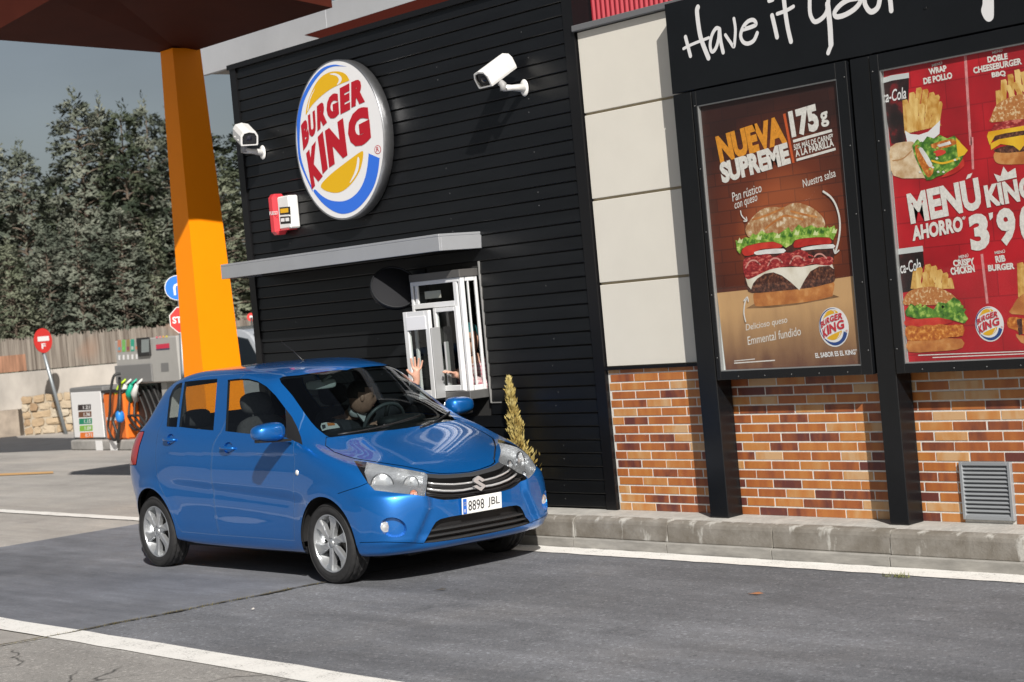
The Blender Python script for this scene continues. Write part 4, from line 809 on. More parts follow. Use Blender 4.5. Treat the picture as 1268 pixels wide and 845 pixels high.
# ------------------------------------------------------------------ the car
CY = 0.79
paint, nt, N, L, B = node_mat('blue_paint')
B.inputs['Base Color'].default_value = (0.004, 0.135, 0.47, 1); B.inputs['Metallic'].default_value = 0.55
B.inputs['Roughness'].default_value = 0.32; B.inputs['Coat Weight'].default_value = 1.0; B.inputs['Coat Roughness'].default_value = 0.02
g_ = N.new('ShaderNodeNewGeometry'); vz = N.new('ShaderNodeTexVoronoi'); vz.inputs['Scale'].default_value = 900
L.new(g_.outputs['Position'], vz.inputs['Vector'])
r_ = N.new('ShaderNodeMapRange'); r_.inputs[3].default_value = 0.25; r_.inputs[4].default_value = 0.42
L.new(vz.outputs['Color'], r_.inputs[0]); L.new(r_.outputs[0], B.inputs['Roughness'])
black_pl = mat('black_plastic', (0.012, 0.012, 0.013), 0.45, bump=0.1, bs=300)
lining_m = mat('cabin_lining', (0.012, 0.012, 0.013), 0.8)
gloss_bk = mat('gloss_black', (0.008, 0.008, 0.009), 0.08)
chrome = mat('chrome', (0.66, 0.67, 0.69), 0.26, 0.6)
dgrey = mat('grille_grey', (0.10, 0.105, 0.115), 0.3, 0.6)
rubber = mat('tyre_rubber', (0.018, 0.018, 0.019), 0.75, var=0.35, vs=25, bump=0.3, bs=120)
alloy = mat('alloy_silver', (0.56, 0.58, 0.60), 0.28, 0.75, var=0.06, vs=40)
car_glass = glass_mat('car_window_glass', (0.66, 0.70, 0.69), 1.5)
screen_glass = glass_mat('windscreen_glass', (0.38, 0.45, 0.46), 1.65)
lens_clear = glass_mat('lamp_lens', (0.93, 0.95, 0.96), 1.45)
lamp_chrome = mat('lamp_reflector', (0.66, 0.67, 0.69), 0.22, 0.8, bump=0.45, bs=45, bdist=0.006)
bowl_m = mat('lamp_bowl_chrome', (0.88, 0.89, 0.90), 0.16, 0.7, bump=0.2, bs=60)
red_lens = mat('red_lamp', (0.42, 0.008, 0.010), 0.1, coat=1.0)
amber = mat('amber_bulb', (0.75, 0.17, 0.02), 0.2, coat=0.6)

# control net: rows from the sill up to the roof, columns from the nose round to the tail (x, half width, height)
NET = [
 [(.50,0,.20),(.48,.35,.20),(.42,.56,.20),(.34,.66,.20),(0,.72,.20),(-.35,.73,.20),(-1.35,.735,.20),(-2.1,.72,.23),(-2.6,.68,.29),(-2.86,.57,.31),(-2.92,.35,.31),(-2.94,0,.31)],
 [(.635,0,.205),(.625,.33,.205),(.575,.55,.207),(.455,.715,.212),(0,.775,.215),(-.35,.763,.218),(-1.35,.763,.225),(-2.1,.772,.24),(-2.6,.745,.305),(-2.92,.60,.33),(-2.99,.35,.33),(-3.01,0,.33)],
 [(.695,0,.275),(.682,.33,.275),(.625,.56,.28),(.49,.735,.285),(0,.797,.295),(-.35,.782,.295),(-1.35,.778,.30),(-2.1,.79,.32),(-2.6,.77,.38),(-2.935,.62,.40),(-3.02,.36,.40),(-3.04,0,.40)],
 [(.712,0,.43),(.70,.33,.43),(.635,.56,.435),(.488,.745,.44),(0,.803,.455),(-.35,.787,.46),(-1.35,.782,.46),(-2.1,.80,.48),(-2.6,.785,.52),(-2.935,.64,.54),(-3.03,.37,.54),(-3.05,0,.54)],
 [(.715,0,.55),(.70,.33,.552),(.628,.56,.56),(.465,.745,.58),(0,.804,.615),(-.35,.795,.63),(-1.35,.792,.63),(-2.1,.803,.65),(-2.6,.78,.68),(-2.945,.66,.68),(-3.01,.38,.68),(-3.02,0,.68)],
 [(.672,0,.655),(.648,.33,.660),(.565,.55,.682),(.395,.725,.72),(0,.79,.78),(-.35,.789,.80),(-1.35,.786,.815),(-2.1,.793,.85),(-2.6,.757,.86),(-2.925,.665,.85),(-2.985,.38,.85),(-2.99,0,.85)],
 [(.46,0,.775),(.435,.33,.778),(.355,.53,.792),(.215,.69,.825),(-.06,.765,.88),(-.36,.778,.90),(-1.35,.772,.935),(-2.1,.772,.97),(-2.58,.725,.98),(-2.875,.645,.98),(-2.94,.38,.98),(-2.94,0,.98)],
 [(.15,0,.895),(.13,.33,.895),(.06,.51,.897),(-.05,.65,.910),(-.16,.735,.945),(-.40,.757,.97),(-1.36,.755,1.01),(-2.12,.752,1.045),(-2.56,.705,1.06),(-2.80,.63,1.06),(-2.88,.38,1.06),(-2.89,0,1.06)],
 [(-.105,0,.985),(-.12,.33,.985),(-.165,.50,.985),(-.225,.615,.995),(-.30,.69,1.01),(-.50,.728,1.03),(-1.38,.735,1.06),(-2.14,.728,1.10),(-2.53,.685,1.12),(-2.71,.61,1.12),(-2.81,.38,1.12),(-2.83,0,1.12)],
 [(-.40,0,1.205),(-.415,.32,1.20),(-.46,.49,1.19),(-.535,.588,1.185),(-.60,.635,1.19),(-.72,.66,1.20),(-1.36,.668,1.24),(-2.12,.660,1.26),(-2.42,.630,1.27),(-2.57,.565,1.27),(-2.65,.36,1.27),(-2.67,0,1.27)],
 [(-.70,0,1.415),(-.715,.30,1.410),(-.76,.46,1.395),(-.825,.547,1.38),(-.87,.585,1.375),(-.98,.607,1.385),(-1.36,.617,1.425),(-2.02,.610,1.425),(-2.25,.580,1.425),(-2.40,.51,1.425),(-2.47,.34,1.425),(-2.49,0,1.425)],
 [(-.80,0,1.465),(-.815,.29,1.458),(-.855,.44,1.442),(-.91,.515,1.428),(-.96,.548,1.425),(-1.06,.570,1.436),(-1.38,.582,1.470),(-1.95,.572,1.475),(-2.15,.540,1.472),(-2.27,.46,1.472),(-2.34,.32,1.475),(-2.36,0,1.478)],
 [(-1.02,0,1.505),(-1.03,.24,1.501),(-1.06,.36,1.492),(-1.10,.425,1.484),(-1.14,.45,1.483),(-1.20,.470,1.488),(-1.42,.482,1.508),(-1.85,.475,1.510),(-1.98,.45,1.508),(-2.07,.38,1.508),(-2.12,.27,1.509),(-2.14,0,1.511)],
 [(-1.42,0,1.526),(-1.43,.10,1.525),(-1.44,.15,1.524),(-1.45,.175,1.523),(-1.46,.185,1.523),(-1.48,.19,1.523),(-1.55,.195,1.526),(-1.66,.192,1.526),(-1.70,.18,1.526),(-1.73,.15,1.526),(-1.75,.11,1.526),(-1.76,0,1.527)],
 [(-1.58+.001*k,0,1.529) for k in range(12)][::-1],
]
NETA = np.array(NET, float)
def nat_spline(P, u, uu):            # natural cubic through P (k, ...) at knots u, evaluated at uu
    k = len(u); h = np.diff(u); sh = P.reshape(k, -1)
    A = np.zeros((k, k)); R = np.zeros_like(sh); A[0, 0] = A[-1, -1] = 1
    for i in range(1, k-1):
        A[i, i-1] = h[i-1]; A[i, i] = 2*(h[i-1]+h[i]); A[i, i+1] = h[i]
        R[i] = 6*((sh[i+1]-sh[i])/h[i]-(sh[i]-sh[i-1])/h[i-1])
    Mm = np.linalg.solve(A, R); out = np.zeros((len(uu), sh.shape[1]))
    ix = np.clip(np.searchsorted(u, uu, side='right')-1, 0, k-2)
    for q, (i, x) in enumerate(zip(ix, uu)):
        a = u[i+1]-x; b = x-u[i]
        out[q] = Mm[i]*a**3/(6*h[i])+Mm[i+1]*b**3/(6*h[i])+(sh[i]/h[i]-Mm[i]*h[i]/6)*a+(sh[i+1]/h[i]-Mm[i+1]*h[i]/6)*b
    return out.reshape((len(uu),)+P.shape[1:])
def knots(P, ax):
    d = np.linalg.norm(np.diff(P, axis=ax), axis=2); d = d.mean(axis=1-ax)**0.6; return np.concatenate([[0], np.cumsum(d)])
def dense(u, n):
    out = []
    for a, b, q in zip(u[:-1], u[1:], n): out += list(np.linspace(a, b, q+1)[:-1])
    return np.array(out+[u[-1]])
ur = knots(NETA, 0); uc = knots(NETA, 1)
ROWN = [4,6,8,9,9,9,8,7,8,8,6,6,7,5]; COLN = [8,10,11,10,9,12,9,8,7,6,6]
G = nat_spline(NETA, ur, dense(ur, ROWN))                       # rows
G = nat_spline(G.transpose(1, 0, 2), uc, dense(uc, COLN)).transpose(1, 0, 2)
G[:, 0, 1] = 0; G[:, -1, 1] = 0
NR, NC = G.shape[:2]
# swage line pressed into the doors
def press(G):
    for i in range(NR):
        for j in range(NC):
            x, v, z = G[i, j]
            if -2.3 < x < -.15 and .35 < z < .9 and v > .7:
                zl = .56+.10*(-x-.3)/2.0; w = math.exp(-((z-zl)/.055)**2); e = min(1, (x+2.3)/.3, (-.15-x)/.3)
                zl2 = .93+.05*(-x-.3)/2.0
                G[i, j, 1] -= .012*w*max(0, e)+.006*sst(.020, -.004, z-zl2)*sst(-.16, -.05, z-zl2)*max(0, e)
def sst(a, b, x):
    t = min(1, max(0, (x-a)/(b-a))); return t*t*(3-2*t)
def bumper(G):
    for i in range(NR):
        for j in range(NC):
            x, v, z = G[i, j]
            if x > .30 and .2 < z < .66:
                edge = .40+.55*max(0, .50-z)                       # wedge that flares towards the bottom round the air intake
                w = sst(edge-.005, edge+.035, v)*sst(.655, .60, z)*sst(.25, .31, z)
                G[i, j, 0] += .036*w; G[i, j, 1] += .004*w
                G[i, j, 0] += .014*sst(.315, .285, z)*sst(.20, .24, z)   # lower lip
            for cx, cz, rr in ((.002, .275, .338), (-2.425, .29, .343)):
                d = math.hypot(x-cx, z-cz)
                if v > .6 and z > .12 and d < rr+.09: G[i, j, 1] += .007*sst(rr+.085, rr+.03, d)
bumper(G); press(G)
def P3(g): return Vector((g[0], CY-g[1], g[2]))
gv = [P3(G[i, j]) for i in range(NR) for j in range(NC)]
gf = [(i*NC+j, i*NC+j+1, (i+1)*NC+j+1, (i+1)*NC+j) for i in range(NR-1) for j in range(NC-1)]
ref = bpy.data.meshes.new('body_reference'); ref.from_pydata(gv, [], gf)
bm = bmesh.new(); bm.from_mesh(ref); bmesh.ops.remove_doubles(bm, verts=bm.verts, dist=1e-5)
bmesh.ops.dissolve_degenerate(bm, edges=bm.edges, dist=1e-6)
for f in bm.faces:                                              # outward normals
    c = f.calc_center_median()
    if f.normal.dot(c-Vector((-1.3, CY, .75))) < 0: f.normal_flip()
bm.normal_update()
bm.verts.ensure_lookup_table()
REFV = [v.co.copy() for v in bm.verts]; REFN = [v.normal.copy() for v in bm.verts]
for i, v in enumerate(bm.verts):
    if abs(v.co.y-CY) < 1e-4: REFN[i] = Vector((REFN[i].x, 0, REFN[i].z)).normalized()
REFF = [tuple(v.index for v in f.verts) for f in bm.faces]
BVH = BVHTree.FromPolygons(REFV, REFF)
BVHF = BVHTree.FromPolygons(REFV+[Vector((v.x, 2*CY-v.y, v.z)) for v in REFV], REFF+[tuple(q+len(REFV) for q in reversed(f)) for f in REFF])
def refn(p):
    if p.y > CY:
        n = refn(Vector((p.x, 2*CY-p.y, p.z))); return Vector((n.x, -n.y, n.z))
    co_, n_, i_, d_ = BVH.find_nearest(p)
    f = REFF[i_]; w = [1/((REFV[q]-co_).length+1e-4)**2 for q in f]
    return sum((REFN[q]*a for q, a in zip(f, w)), Vector()).normalized()
def front_x(y, z):                  # x of the skin seen from the front (right half mirrored)
    yy = CY-abs(y-CY)
    h = BVH.ray_cast(Vector((3, yy, z)), Vector((-1, 0, 0))); return h[0].x if h[0] else None
def side_y(x, z):
    h = BVH.ray_cast(Vector((x, -2, z)), Vector((0, 1, 0))); return h[0].y if h[0] else None
def skin_px(px, py):                # point of the skin seen at a pixel of the photograph
    h = BVHF.ray_cast(CAM, ray(px, py).normalized()); return h[0], h[1]

# outlines: 'cam' ones were traced on the photograph and cut through the skin along the line of sight, 'side' ones are x, z
z5 = Zm(190,430,5.28); zh = Zm(420,530,6.036); zp = Zm(500,560,6.033); zc = Zm(320,430,6.5)
def zl(z, pts): return [z(*q) for q in pts]
def circle(cx, cz, r, a0=0, a1=360, n=28): return [(cx+r*math.cos(math.radians(a)), cz+r*math.sin(math.radians(a))) for a in np.linspace(a0, a1, n)]
CH, CHR = (0.0, .285), (-2.425, .285)
arch_f = [(.338,.0)]+circle(.002,.275,.338,0,180,26)+[(-.336,.0)]
arch_r = [(-2.09,.0)]+circle(-2.425,.29,.343,-6,186,26)+[(-2.77,.0)]
OUT = {}
OUT['windscreen'] = ('cam', crv([(346,469),(362,490),(385,522.5),(401,537.5),(411,541),(440,537.6),(470,534),(500,530.5),(520,520),(480,470),(432,458.6),(400,460.5),(370,464.8)], 3))
OUT['front_window'] = ('cam', zl(z5, [(487,214),(555,206),(620,207),(680,222),(740,258),(800,318),(862,400),(868,520),(868,592),(760,580),(600,565),(470,550),(478,400)]))
OUT['mirror_triangle'] = ('cam', zl(z5, [(863,401),(905,455),(940,522),(965,590),(975,640),(940,622),(869,593)]))
OUT['rear_window'] = ('cam', zl(z5, [(205,226),(300,216),(418,207),(405,380),(392,545),(280,536),(168,522),(185,370)]))
OUT['quarter_window'] = ('cam', zl(z5, [(190,230),(170,236),(150,248),(125,280),(105,330),(93,430),(86,520),(152,524),(170,370)]))
OUT['lamp_bezel'] = ('cam', zl(zh, [(110,246),(206,257),(188,330),(215,413),(160,330)]))
OUT['grille_band'] = ('cam', zl(zp, [(170,160),(260,166),(330,166),(420,160),(500,152),(620,136),(620,166),(500,182),(420,189),(330,196),(260,197),(180,190)]))
OUT['headlamp'] = ('cam', zl(zh, [(110,245),(200,255),(400,293),(550,318),(640,336),(662,355),(655,430),(640,512),(500,494),(400,484),(265,467),(215,415),(160,330)]))
OUT['grille'] = ('cam', zl(zp, [(170,160),(260,166),(330,166),(420,160),(500,152),(620,136),(620,330),(500,340),(430,347),(370,355),(300,358),(245,350),(200,338),(163,326),(168,240)]))
OUT['lower_grille'] = ('cam', zl(zp, [(150,680),(185,620),(215,560),(240,522),(275,500),(350,482),(450,466),(620,432),(620,612),(500,634),(350,658),(220,676)]))
OUT['fog_recess'] = ('cam', zl(zh, circle(405,745,101,0,345,22)) if False else [zh(405+100*math.cos(a), 745+75*math.sin(a)+.10*100*math.cos(a)) for a in np.linspace(0, 2*math.pi, 25)[:-1]])
OUT['hood'] = ('cam', [(404,541.5),(403,552),(414,560),(427,564.6),(440,568.2),(470,572.8),(500,577.4),(523,582.0),(533,585.4),(545,586.5),(565,586),(585,584.3),(606,580),(560,528),(500,530.4),(470,534),(440,537.6),(411,541.3)])
b_seam = [(-1.47,.40),(-1.472,.60),(-1.468,.73),(-1.455,.90),(-1.44,.965),(-1.395,1.03),(-1.365,1.06),(-1.30,1.27),(-1.235,1.476)]
OUT['front_door'] = ('side', [(-1.455,.292)]+b_seam+[(-1.06,1.468),(-.90,1.448),(-.76,1.405),(-.66,1.335),(-.577,1.262),(-.48,1.16),(-.41,1.07),(-.372,.98),(-.335,.85),(-.352,.745),(-.38,.60),(-.41,.45),(-.428,.33),(-.44,.288)])
OUT['rear_door'] = ('side', [(-1.47,.292)]+[(x-.012, z) for x, z in b_seam]+[(-1.50,1.478),(-1.80,1.474),(-2.02,1.452),(-2.14,1.40),(-2.22,1.30),(-2.28,1.18),(-2.325,1.06),(-2.33,.96),(-2.30,.80),(-2.257,.663),(-2.162,.56),(-2.09,.44),(-2.04,.335),(-2.0,.30)])
OUT['handle_recess'] = ('side', [(-1.235+.062*math.cos(a), .945+.042*math.sin(a)) for a in np.linspace(0, 2*math.pi, 17)[:-1]])
OUT['handle_recess_rear'] = ('side', [(-2.09+.062*math.cos(a), 1.010+.042*math.sin(a)) for a in np.linspace(0, 2*math.pi, 17)[:-1]])
OUT['rear_lamp'] = ('cam', [(178.5,534.5),(150,535),(150,576),(168.5,576),(170,566),(172.5,553),(176.5,541)])
OUT['arch_f'] = ('side', arch_f); OUT['arch_r'] = ('side', arch_r)
OUT['rear_screen'] = ('rear', [(-.05,1.14),(.50,1.14),(.545,1.17),(.47,1.37),(.42,1.40),(-.05,1.41)])
SEAMS = {'bumper_seam': ('cam', [zh(212,412), zh(150,440), zh(80,462), zh(-10,492)]),
         'bumper_lip': ('cam', [zp(-330,676), zp(-150,672), zp(0,676), zp(148,682)])}

def proj2(kind, p):
    if kind == 'cam': return topix(p)
    if kind == 'side': return (p.x, p.z)
    return (CY-p.y, p.z)
def plane(kind, a, b):
    if kind == 'cam': return CAM, ray(*a).cross(ray(*b)).normalized()
    d = Vector((b[0]-a[0], 0, b[1]-a[1])) if kind == 'side' else Vector((0, -(b[0]-a[0]), b[1]-a[1]))
    ax = Vector((0, 1, 0)) if kind == 'side' else Vector((1, 0, 0))
    p = Vector((a[0], 0, a[1])) if kind == 'side' else Vector((0, CY-a[0], a[1]))
    return p, d.cross(ax).normalized()
def facing(kind, f):
    c = f.calc_center_median()
    if kind == 'cam': return f.normal.dot(CAM-c) > 0.0
    if kind == 'side': return f.normal.y < -0.12 and c.y < CY-.3
    return f.normal.x < -0.1
def pin(poly, p):
    x, y = p; c = False; j = len(poly)-1
    for i in range(len(poly)):
        xi, yi = poly[i]; xj, yj = poly[j]
        if (yi > y) != (yj > y) and x < (xj-xi)*(y-yi)/(yj-yi)+xi: c = not c
        j = i
    return c
def offset(poly, d):
    n = len(poly); A = sum(poly[i][0]*poly[(i+1) % n][1]-poly[(i+1) % n][0]*poly[i][1] for i in range(n)); s = 1 if A > 0 else -1; out = []
    for i in range(n):
        a, b, c = [np.array(poly[(i+k) % n]) for k in (-1, 0, 1)]
        t1 = (b-a)/(np.linalg.norm(b-a)+1e-9); t2 = (c-b)/(np.linalg.norm(c-b)+1e-9)
        nn = np.array((t1[1]+t2[1], -t1[0]-t2[0])); nn = nn/(np.linalg.norm(nn)+1e-9)
        k = max(.6, nn @ np.array((t1[1], -t1[0]))); out.append(tuple(b+s*d/k*nn))
    return out
def cut(kind, pts, closed=True):
    xs = [p[0] for p in pts]; ys = [p[1] for p in pts]; e = 8 if kind == 'cam' else .06
    cand = set()
    for f in bm.faces:
        if not facing(kind, f): continue
        q = [proj2(kind, v.co) for v in f.verts]
        if max(a[0] for a in q) > min(xs)-e and min(a[0] for a in q) < max(xs)+e and max(a[1] for a in q) > min(ys)-e and min(a[1] for a in q) < max(ys)+e: cand.add(f)
    n = len(pts)
    for i in range(n if closed else n-1):
        a, b = pts[i], pts[(i+1) % n]; po, no = plane(kind, a, b); m = .5 if kind == 'cam' else .004
        sel = []
        for f in cand:
            if not f.is_valid: continue
            q = [proj2(kind, v.co) for v in f.verts]
            if max(t[0] for t in q) < min(a[0], b[0])-m or min(t[0] for t in q) > max(a[0], b[0])+m or max(t[1] for t in q) < min(a[1], b[1])-m or min(t[1] for t in q) > max(a[1], b[1])+m: continue
            sel.append(f)
        if not sel: continue
        geom = list({v for f in sel for v in f.verts})+list({ee for f in sel for ee in f.edges})+sel
        r = bmesh.ops.bisect_plane(bm, geom=geom, dist=1e-6, plane_co=po, plane_no=no)
        cand = {f for f in cand if f.is_valid}
        for el in r['geom_cut']:
            if isinstance(el, bmesh.types.BMEdge): cand.update(el.link_faces)
        for el in r['geom']:
            if isinstance(el, bmesh.types.BMFace) and el.is_valid: cand.add(el)
GAPW = {'cam': .45, 'side': .0032, 'rear': .003}
GAPPED = ('front_door', 'rear_door', 'hood', 'rear_lamp')
for k, (kind, pts) in OUT.items():
    if k in GAPPED:
        cut(kind, offset(pts, GAPW[kind])); cut(kind, offset(pts, -GAPW[kind]))
    else: cut(kind, pts)
STR = {}
for k, (kind, pts) in SEAMS.items():
    P = [np.array(p) for p in pts]; Lp = []; Rp = []
    for i in range(len(P)):
        t = P[min(i+1, len(P)-1)]-P[max(i-1, 0)]; t = t/np.linalg.norm(t); nn = np.array((-t[1], t[0])); Lp.append(tuple(P[i]+nn*.4)); Rp.append(tuple(P[i]-nn*.4))
    STR[k] = (kind, Lp+Rp[::-1]); cut(kind, STR[k][1])
ORDER = ['windscreen', 'front_window', 'mirror_triangle', 'rear_window', 'quarter_window', 'rear_screen', 'lamp_bezel', 'headlamp', 'grille_band', 'grille', 'lower_grille', 'fog_recess', 'handle_recess', 'handle_recess_rear', 'rear_lamp', 'hood', 'front_door', 'rear_door']
groups = {k: [] for k in ORDER+['body', 'gap', 'seam_f', 'seam_r', 'gone']}
OFS = {k: (offset(OUT[k][1], GAPW[OUT[k][0]]), offset(OUT[k][1], -GAPW[OUT[k][0]])) for k in GAPPED}
for f in bm.faces:
    c = f.calc_center_median(); g = 'body'
    for k in ('arch_f', 'arch_r'):
        if facing('side', f) and pin(OUT[k][1], (c.x, c.z)): g = 'gone'
    if c.z < .30 and CY-c.y > .5:                                # arches also open the sill underneath
        for k in ('arch_f', 'arch_r'):
            if pin(OUT[k][1], (c.x, max(c.z, .21))): g = 'gone'
    if g == 'body':
        for k, (kind, pts) in STR.items():
            if facing(kind, f) and pin(pts, proj2(kind, c)): g = 'gap'
    if g == 'body':
        for k in ORDER:
            kind, pts = OUT[k]
            if not facing(kind, f): continue
            p = proj2(kind, c)
            if k in GAPPED:
                a, b = OFS[k]; i1, i2 = pin(a, p), pin(b, p)
                if i1 and i2: g = k; break
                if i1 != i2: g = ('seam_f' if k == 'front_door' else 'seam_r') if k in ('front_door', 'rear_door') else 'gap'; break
            elif pin(pts, p): g = k; break
    groups[g].append(f)

car = empty('parked_car', (-1.2, CY, 0), 'bright blue five door hatchback stopped at the serving window beside the kerb', 'car')
def patch(name, keys, m, off=0.0, both='join', parent=None, wall=False):
    """one sheet of the skin: right half plus its mirror image, normals from the whole smooth skin"""
    idx = {}; vs = []; ns = []; fs = []
    for k in keys:
        for f in groups[k]:
            if not f.is_valid: continue
            r = []
            for v in f.verts:
                if v not in idx:
                    idx[v] = len(vs); n = refn(v.co); vs.append(v.co - n*off); ns.append(n)
                r.append(idx[v])
            fs.append(r)
    if wall and off:                                            # rim that joins the recess to the skin
        sel = {f for k in keys for f in groups[k] if f.is_valid}; cen_ = sum((f.calc_center_median() for f in sel), Vector())/len(sel)
        for f in sel:
            for e in f.edges:
                if sum(1 for g in e.link_faces if g in sel) == 1 and not all(abs(v.co.y-CY) < 1e-4 for v in e.verts):
                    a, b = e.verts; q = []; wn_ = (b.co-a.co).cross(refn(a.co)).normalized(); wn_ = -wn_ if wn_.dot(cen_-a.co) < 0 else wn_
                    for v, o in ((a, 0), (b, 0), (b, off), (a, off)):
                        q.append(len(vs)); n = refn(v.co); vs.append(v.co-n*o+(cen_-v.co).normalized()*(.009 if o else .0008)); ns.append(wn_)
                    fs.append(q if (vs[q[1]]-vs[q[0]]).cross(vs[q[2]]-vs[q[0]]).dot(wn_) > 0 else q[::-1])
    def mk(vv, ff, nn):
        me = bpy.data.meshes.new(name); me.from_pydata(vv, [], ff); me.materials.append(m)
        me.polygons.foreach_set('use_smooth', [True]*len(ff)); me.update()
        me.normals_split_custom_set_from_vertices([tuple(a) for a in nn])
        return link(name, me, parent or car)
    mv = [Vector((v.x, 2*CY-v.y, v.z)) for v in vs]; mn = [Vector((n.x, -n.y, n.z)) for n in ns]
    if both == 'join':
        n0 = len(vs); av = vs+mv; an = ns+mn; af = fs+[[q+n0 for q in reversed(f)] for f in fs]
        return [mk(av, af, an)]
    if both == 'right': return [mk(vs, fs, ns)]
    return [mk(vs, fs, ns), mk(mv, [list(reversed(f)) for f in fs], mn)]
body, = patch('body_shell', ['body'], paint)
seam_m = mat('panel_edge_glint', (.10,.25,.58), .25, .5, coat=1)  # lighter than the body: sun glints on the door edges, put into the colour
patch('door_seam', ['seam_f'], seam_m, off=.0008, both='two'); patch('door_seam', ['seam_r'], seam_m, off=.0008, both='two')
hood, = patch('hood', ['hood'], paint)
doors_f = patch('front_door', ['front_door'], paint, both='two')
doors_r = patch('rear_door', ['rear_door'], paint, both='two')
patch('windscreen', ['windscreen'], screen_glass)
patch('side_window', ['front_window'], car_glass, both='right'); patch('side_window', ['rear_window'], car_glass, both='two'); patch('side_window', ['quarter_window'], car_glass, both='two')
patch('window_corner_trim', ['mirror_triangle'], black_pl, both='two')
patch('rear_window', ['rear_screen'], car_glass)
patch('tail_lamp', ['rear_lamp'], red_lens, both='two')
lens = patch('headlamp', ['headlamp'], lens_clear, both='two')
groups['lined'] = [f for f in groups['body'] if f.is_valid and f.calc_center_median().x < .30]
patch('cabin_lining', ['lined', 'hood', 'front_door', 'rear_door', 'gap', 'seam_f', 'seam_r'], lining_m, off=.020)
patch('lamp_bezel', ['lamp_bezel'], gloss_bk, both='two')
patch('lamp_reflector', ['headlamp'], lamp_chrome, off=.050, both='two', wall=True)
patch('grille_band', ['grille_band'], dgrey)
patch('fog_lamp_recess', ['fog_recess'], paint, off=.035, both='two', wall=True)
patch('handle_recess', ['handle_recess'], paint, off=.012, both='two', wall=True); patch('handle_recess', ['handle_recess_rear'], paint, off=.012, both='two', wall=True)
patch('grille_panel', ['grille'], black_pl, off=.045, wall=True)
patch('lower_grille_panel', ['lower_grille'], black_pl, off=.05, wall=True)
bm.free(); bpy.data.meshes.remove(ref)
mir = lambda p: Vector((p[0], 2*CY-p[1], p[2]))
def two(fn):                         # the same part on both sides
    for s in (1, -1): fn((lambda p: Vector(p)) if s == 1 else mir)
# wheels
def tyre_mesh():
    prof = [(.200,-.070),(.207,-.078),(.235,-.083),(.258,-.080),(.272,-.070),(.2785,-.058),(.2815,-.050),(.2765,-.047),(.2765,-.041),(.2835,-.038),(.2845,-.012),(.2775,-.009),(.2775,-.003),(.2845,0)]
    prof = prof+[(r, -h) for r, h in prof[::-1][1:]]
    n = 84; m = MB(); vs = []
    for k, (r, h) in enumerate(prof):
        for j in range(n):
            a = 2*math.pi*j/n; tread = r > .279
            rr = r-(.006 if tread and (j+(k//3)) % 3 == 0 else 0)
            tw = .02*h/.05 if tread else 0
            vs.append((rr*math.cos(a+tw), h, rr*math.sin(a+tw)))
    K = len(prof); fs = [(i*n+j, i*n+(j+1) % n, (i+1)*n+(j+1) % n, (i+1)*n+j) for i in range(K-1) for j in range(n)]
    m.add(vs, fs, 0, True)
    # raised ribs moulded on the side wall
    for rr in (.222, .262):
        m.lathe([(rr, .079), (rr+.002, .0835), (rr+.004, .079)], 48, Matrix.Rotation(math.pi/2, 4, 'X'))
    return m.mesh('tyre', rubber)
def rim_mesh():
    m = MB(); RX = Matrix.Rotation(math.pi/2, 4, 'X')       # lathe axis -> -y is the outer side
    m.lathe([(.166,.005),(.180,.030),(.188,.060),(.192,.072),(.1965,.077),(.2015,.076),(.203,.068),(.200,.055)], 60, RX)
    m.lathe([(.196,.060),(.188,.0),(.182,-.07)], 48, RX)
    for k in range(6):
        a = k*math.pi/3+.35
        out = [(.030,-.022),(.070,-.022),(.110,-.028),(.150,-.043),(.190,-.066),(.192,.030),(.155,.022),(.110,.021),(.070,.021),(.030,.024)]
        top = [.060,.060,.056,.056,.066,.066,.060,.058,.060,.060]
        v1 = []; v2 = []
        for (r, t), h in zip(out, top):
            x = r*math.cos(a)-t*math.sin(a); z = r*math.sin(a)+t*math.cos(a)
            v1.append((x, -h, z)); v2.append((x*.985, -h+.030, z*.985))
        vi = []
        for (r, t), h in zip(out, top):                     # chamfer: inset face stands prouder
            cr, ct = .112, -.006; r2 = r+(cr-r)*.12; t2 = t+(ct-t)*.30
            vi.append((r2*math.cos(a)-t2*math.sin(a), -h-.007, r2*math.sin(a)+t2*math.cos(a)))
        nn = len(out); vs = vi+v1+v2
        fs = [tuple(range(nn))]+[(i, (i+1) % nn, nn+(i+1) % nn, nn+i) for i in range(nn)]+[(nn+i, nn+(i+1) % nn, 2*nn+(i+1) % nn, 2*nn+i) for i in range(nn)]
        m.add(vs, fs, 0, False)
    m.lathe([(.0, .069),(.022,.069),(.028,.064),(.030,.055)], 20, RX)
    m.lathe([(.030,.060),(.048,.062),(.056,.050),(.056,.030)], 24, RX)
    for k in range(4):
        a = k*math.pi/2+.5; c = Matrix.Translation((.044*math.cos(a), 0, .044*math.sin(a))) @ RX
        m.lathe([(.0075,.058),(.0085,.0635),(.006,.0645),(.0055,.060),(0,.060)], 10, c, 1)
    return m.mesh('rim', [alloy, black_pl])
def hub_mesh():
    m = MB(); RX = Matrix.Rotation(math.pi/2, 4, 'X')
    m.lathe([(0,.012),(.125,.012),(.127,.0),(.127,-.01),(.0,-.012)], 40, RX); m.lathe([(.19,-.075),(.14,-.076),(0,-.076)], 30, RX); m.lathe([(.0,.04),(.05,.04),(.06,.01)], 24, RX)
    return m.mesh('brake_disc', mat('brake_steel', (.06,.058,.055), .5, .6))
TY, RM, HB = tyre_mesh(), rim_mesh(), hub_mesh()
for k, (x, y, fl) in enumerate(((0,.090,1),(-2.425,.090,1),(0,1.490,-1),(-2.425,1.490,-1))):
    w = link('wheel', HB, car, (x, y, .2835))
    if fl < 0: w.rotation_euler = (0, 0, math.pi)
    for me, nm in ((TY, 'tyre'), (RM, 'rim')):
        c = link(nm, me, None); c.parent = w
